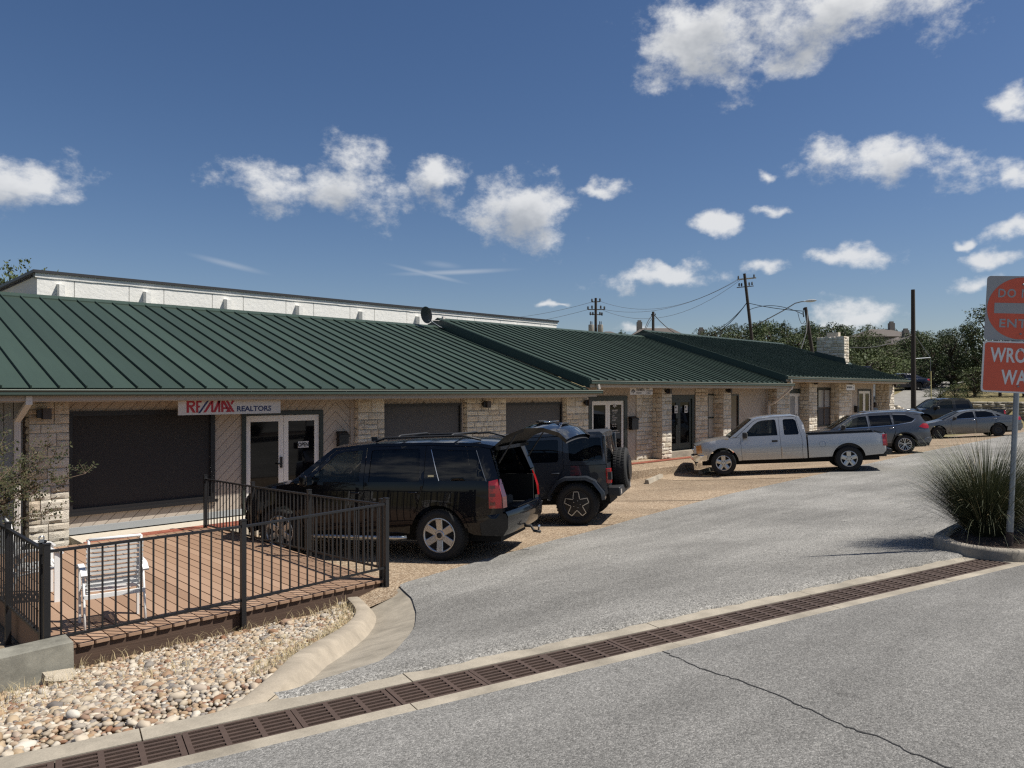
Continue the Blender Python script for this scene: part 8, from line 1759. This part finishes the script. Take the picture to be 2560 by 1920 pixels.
def understory():
    rr = random.Random(77); mb = MB()
    for k in range(5200):
        px, d = rr.uniform(0, 1), rr.uniform(66, 100); u = lerp(0.26, 0.72, px); x = d * (0.6987 + u * 0.7154); y = d * (0.7154 - u * 0.6987)
        if y < 19 and d < 70: continue
        if 0.48 < u < 0.62 and d < 84: continue
        z = hill(x, y) + rr.uniform(0, 1) ** 1.3 * rr.uniform(1.2, 4.2); c0 = Vector((x, y, z))
        for l in range(10):
            p = c0 + Vector((rr.gauss(0, 0.4), rr.gauss(0, 0.4), rr.gauss(0, 0.28))); s = rr.uniform(0.12, 0.26); dv = Vector((rr.gauss(0, 1), rr.gauss(0, 1), rr.gauss(0, 0.7))).normalized(); e = dv.orthogonal().normalized(); g = dv.cross(e)
            mb.add([p - e * s * 0.6, p + g * s * 0.5, p + e * s * 0.9, p - g * s * 0.5], [(0, 1, 2, 3)])
    o = stuff(obj('understory', mb.me('understory', False, fix=False), LM[0])); o['label'] = 'tangled dark green undergrowth between the hillside trees'; o['category'] = 'undergrowth'
understory()
# ---- crape myrtle beside the deck
def shrub():
    rr = random.Random(17); t = thing('flowering_shrub', 'leafy crape myrtle with seed heads reaching across the stone pier', 'shrub', (0.86, 12.1, -0.38)); st = MB(); lf = MB(); sd = MB()
    for b in range(52):
        a = rr.uniform(0, 6.28) if b < 14 else rr.uniform(-0.9, 1.2); lean = rr.uniform(0.2, 0.9); L = rr.uniform(1.9, 3.1); p = Vector((rr.uniform(-0.08, 0.08), rr.uniform(-0.08, 0.08), 0.0)); d = Vector((math.cos(a) * 0.15, math.sin(a) * 0.15, 1)).normalized(); pts = [tuple(p)]; n = 14; rs = [0.014]
        for k in range(n):
            d = (d + Vector((math.cos(a) * lean * 0.11, math.sin(a) * lean * 0.11, -0.035 * lean)) + Vector((rr.gauss(0, 0.05), rr.gauss(0, 0.05), rr.gauss(0, 0.03)))).normalized(); p = p + d * L / n; pts.append(tuple(p)); rs.append(0.014 * (1 - 0.8 * (k + 1) / n))
            if k > 3:
                for tw in range(5):
                    td = (d * 0.4 + Vector((rr.gauss(0, 1), rr.gauss(0, 1), rr.gauss(0, 0.6))).normalized()).normalized(); tl = rr.uniform(0.12, 0.34); q = p.copy(); tp = [tuple(q)]
                    for s in range(5):
                        td = (td + Vector((rr.gauss(0, 0.1), rr.gauss(0, 0.1), 0.04))).normalized(); q = q + td * tl / 5; tp.append(tuple(q)); nn = td.orthogonal().normalized()
                        for sgn in (-1, 1):
                            ld = (Matrix.Rotation(rr.uniform(-0.7, 0.7), 3, td) @ nn * sgn + td * 0.5).normalized(); up = ld.cross(td).normalized(); sz = rr.uniform(0.035, 0.062); w = ld.cross(up).normalized() * sz * 0.27; b0 = q + ld * 0.004; m = b0 + ld * sz * 0.5 + up * 0.004
                            lf.add([b0, m + w, b0 + ld * sz, m - w], [(0, 1, 2, 3)])
                    st.tube([tp[0], tp[2], tp[-1]], [0.004, 0.003, 0.0015], 4, False)
        st.tube(pts, rs, 6)
        if rr.random() < 0.7:
            for k in range(26): q = p + Vector((rr.gauss(0, 0.05), rr.gauss(0, 0.05), rr.uniform(-0.05, 0.12))); s = 0.006; sd.add([q + Vector((s, 0, 0)), q + Vector((0, s, 0)), q + Vector((-s, 0, 0)), q + Vector((0, -s, 0)), q + Vector((0, 0, s)), q + Vector((0, 0, -s))], [(0, 1, 4), (1, 2, 4), (2, 3, 4), (3, 0, 4), (1, 0, 5), (2, 1, 5), (3, 2, 5), (0, 3, 5)])
    obj('stems', st.me('stems', True, fix=False), mat('shrub_stem', (0.13, 0.09, 0.06), 0.8, var=0.2), t); obj('leaves', lf.me('leaves', False, fix=False), leaf_mat('myrtle_leaf', [(0, (0.025, 0.03, 0.012)), (0.45, (0.055, 0.062, 0.022)), (0.85, (0.11, 0.1, 0.04)), (1, (0.16, 0.1, 0.05))]), t); obj('seed_heads', sd.me('seed_heads', False, fix=False), mat('seed_head', (0.16, 0.09, 0.06), 0.8, var=0.3), t)
shrub()
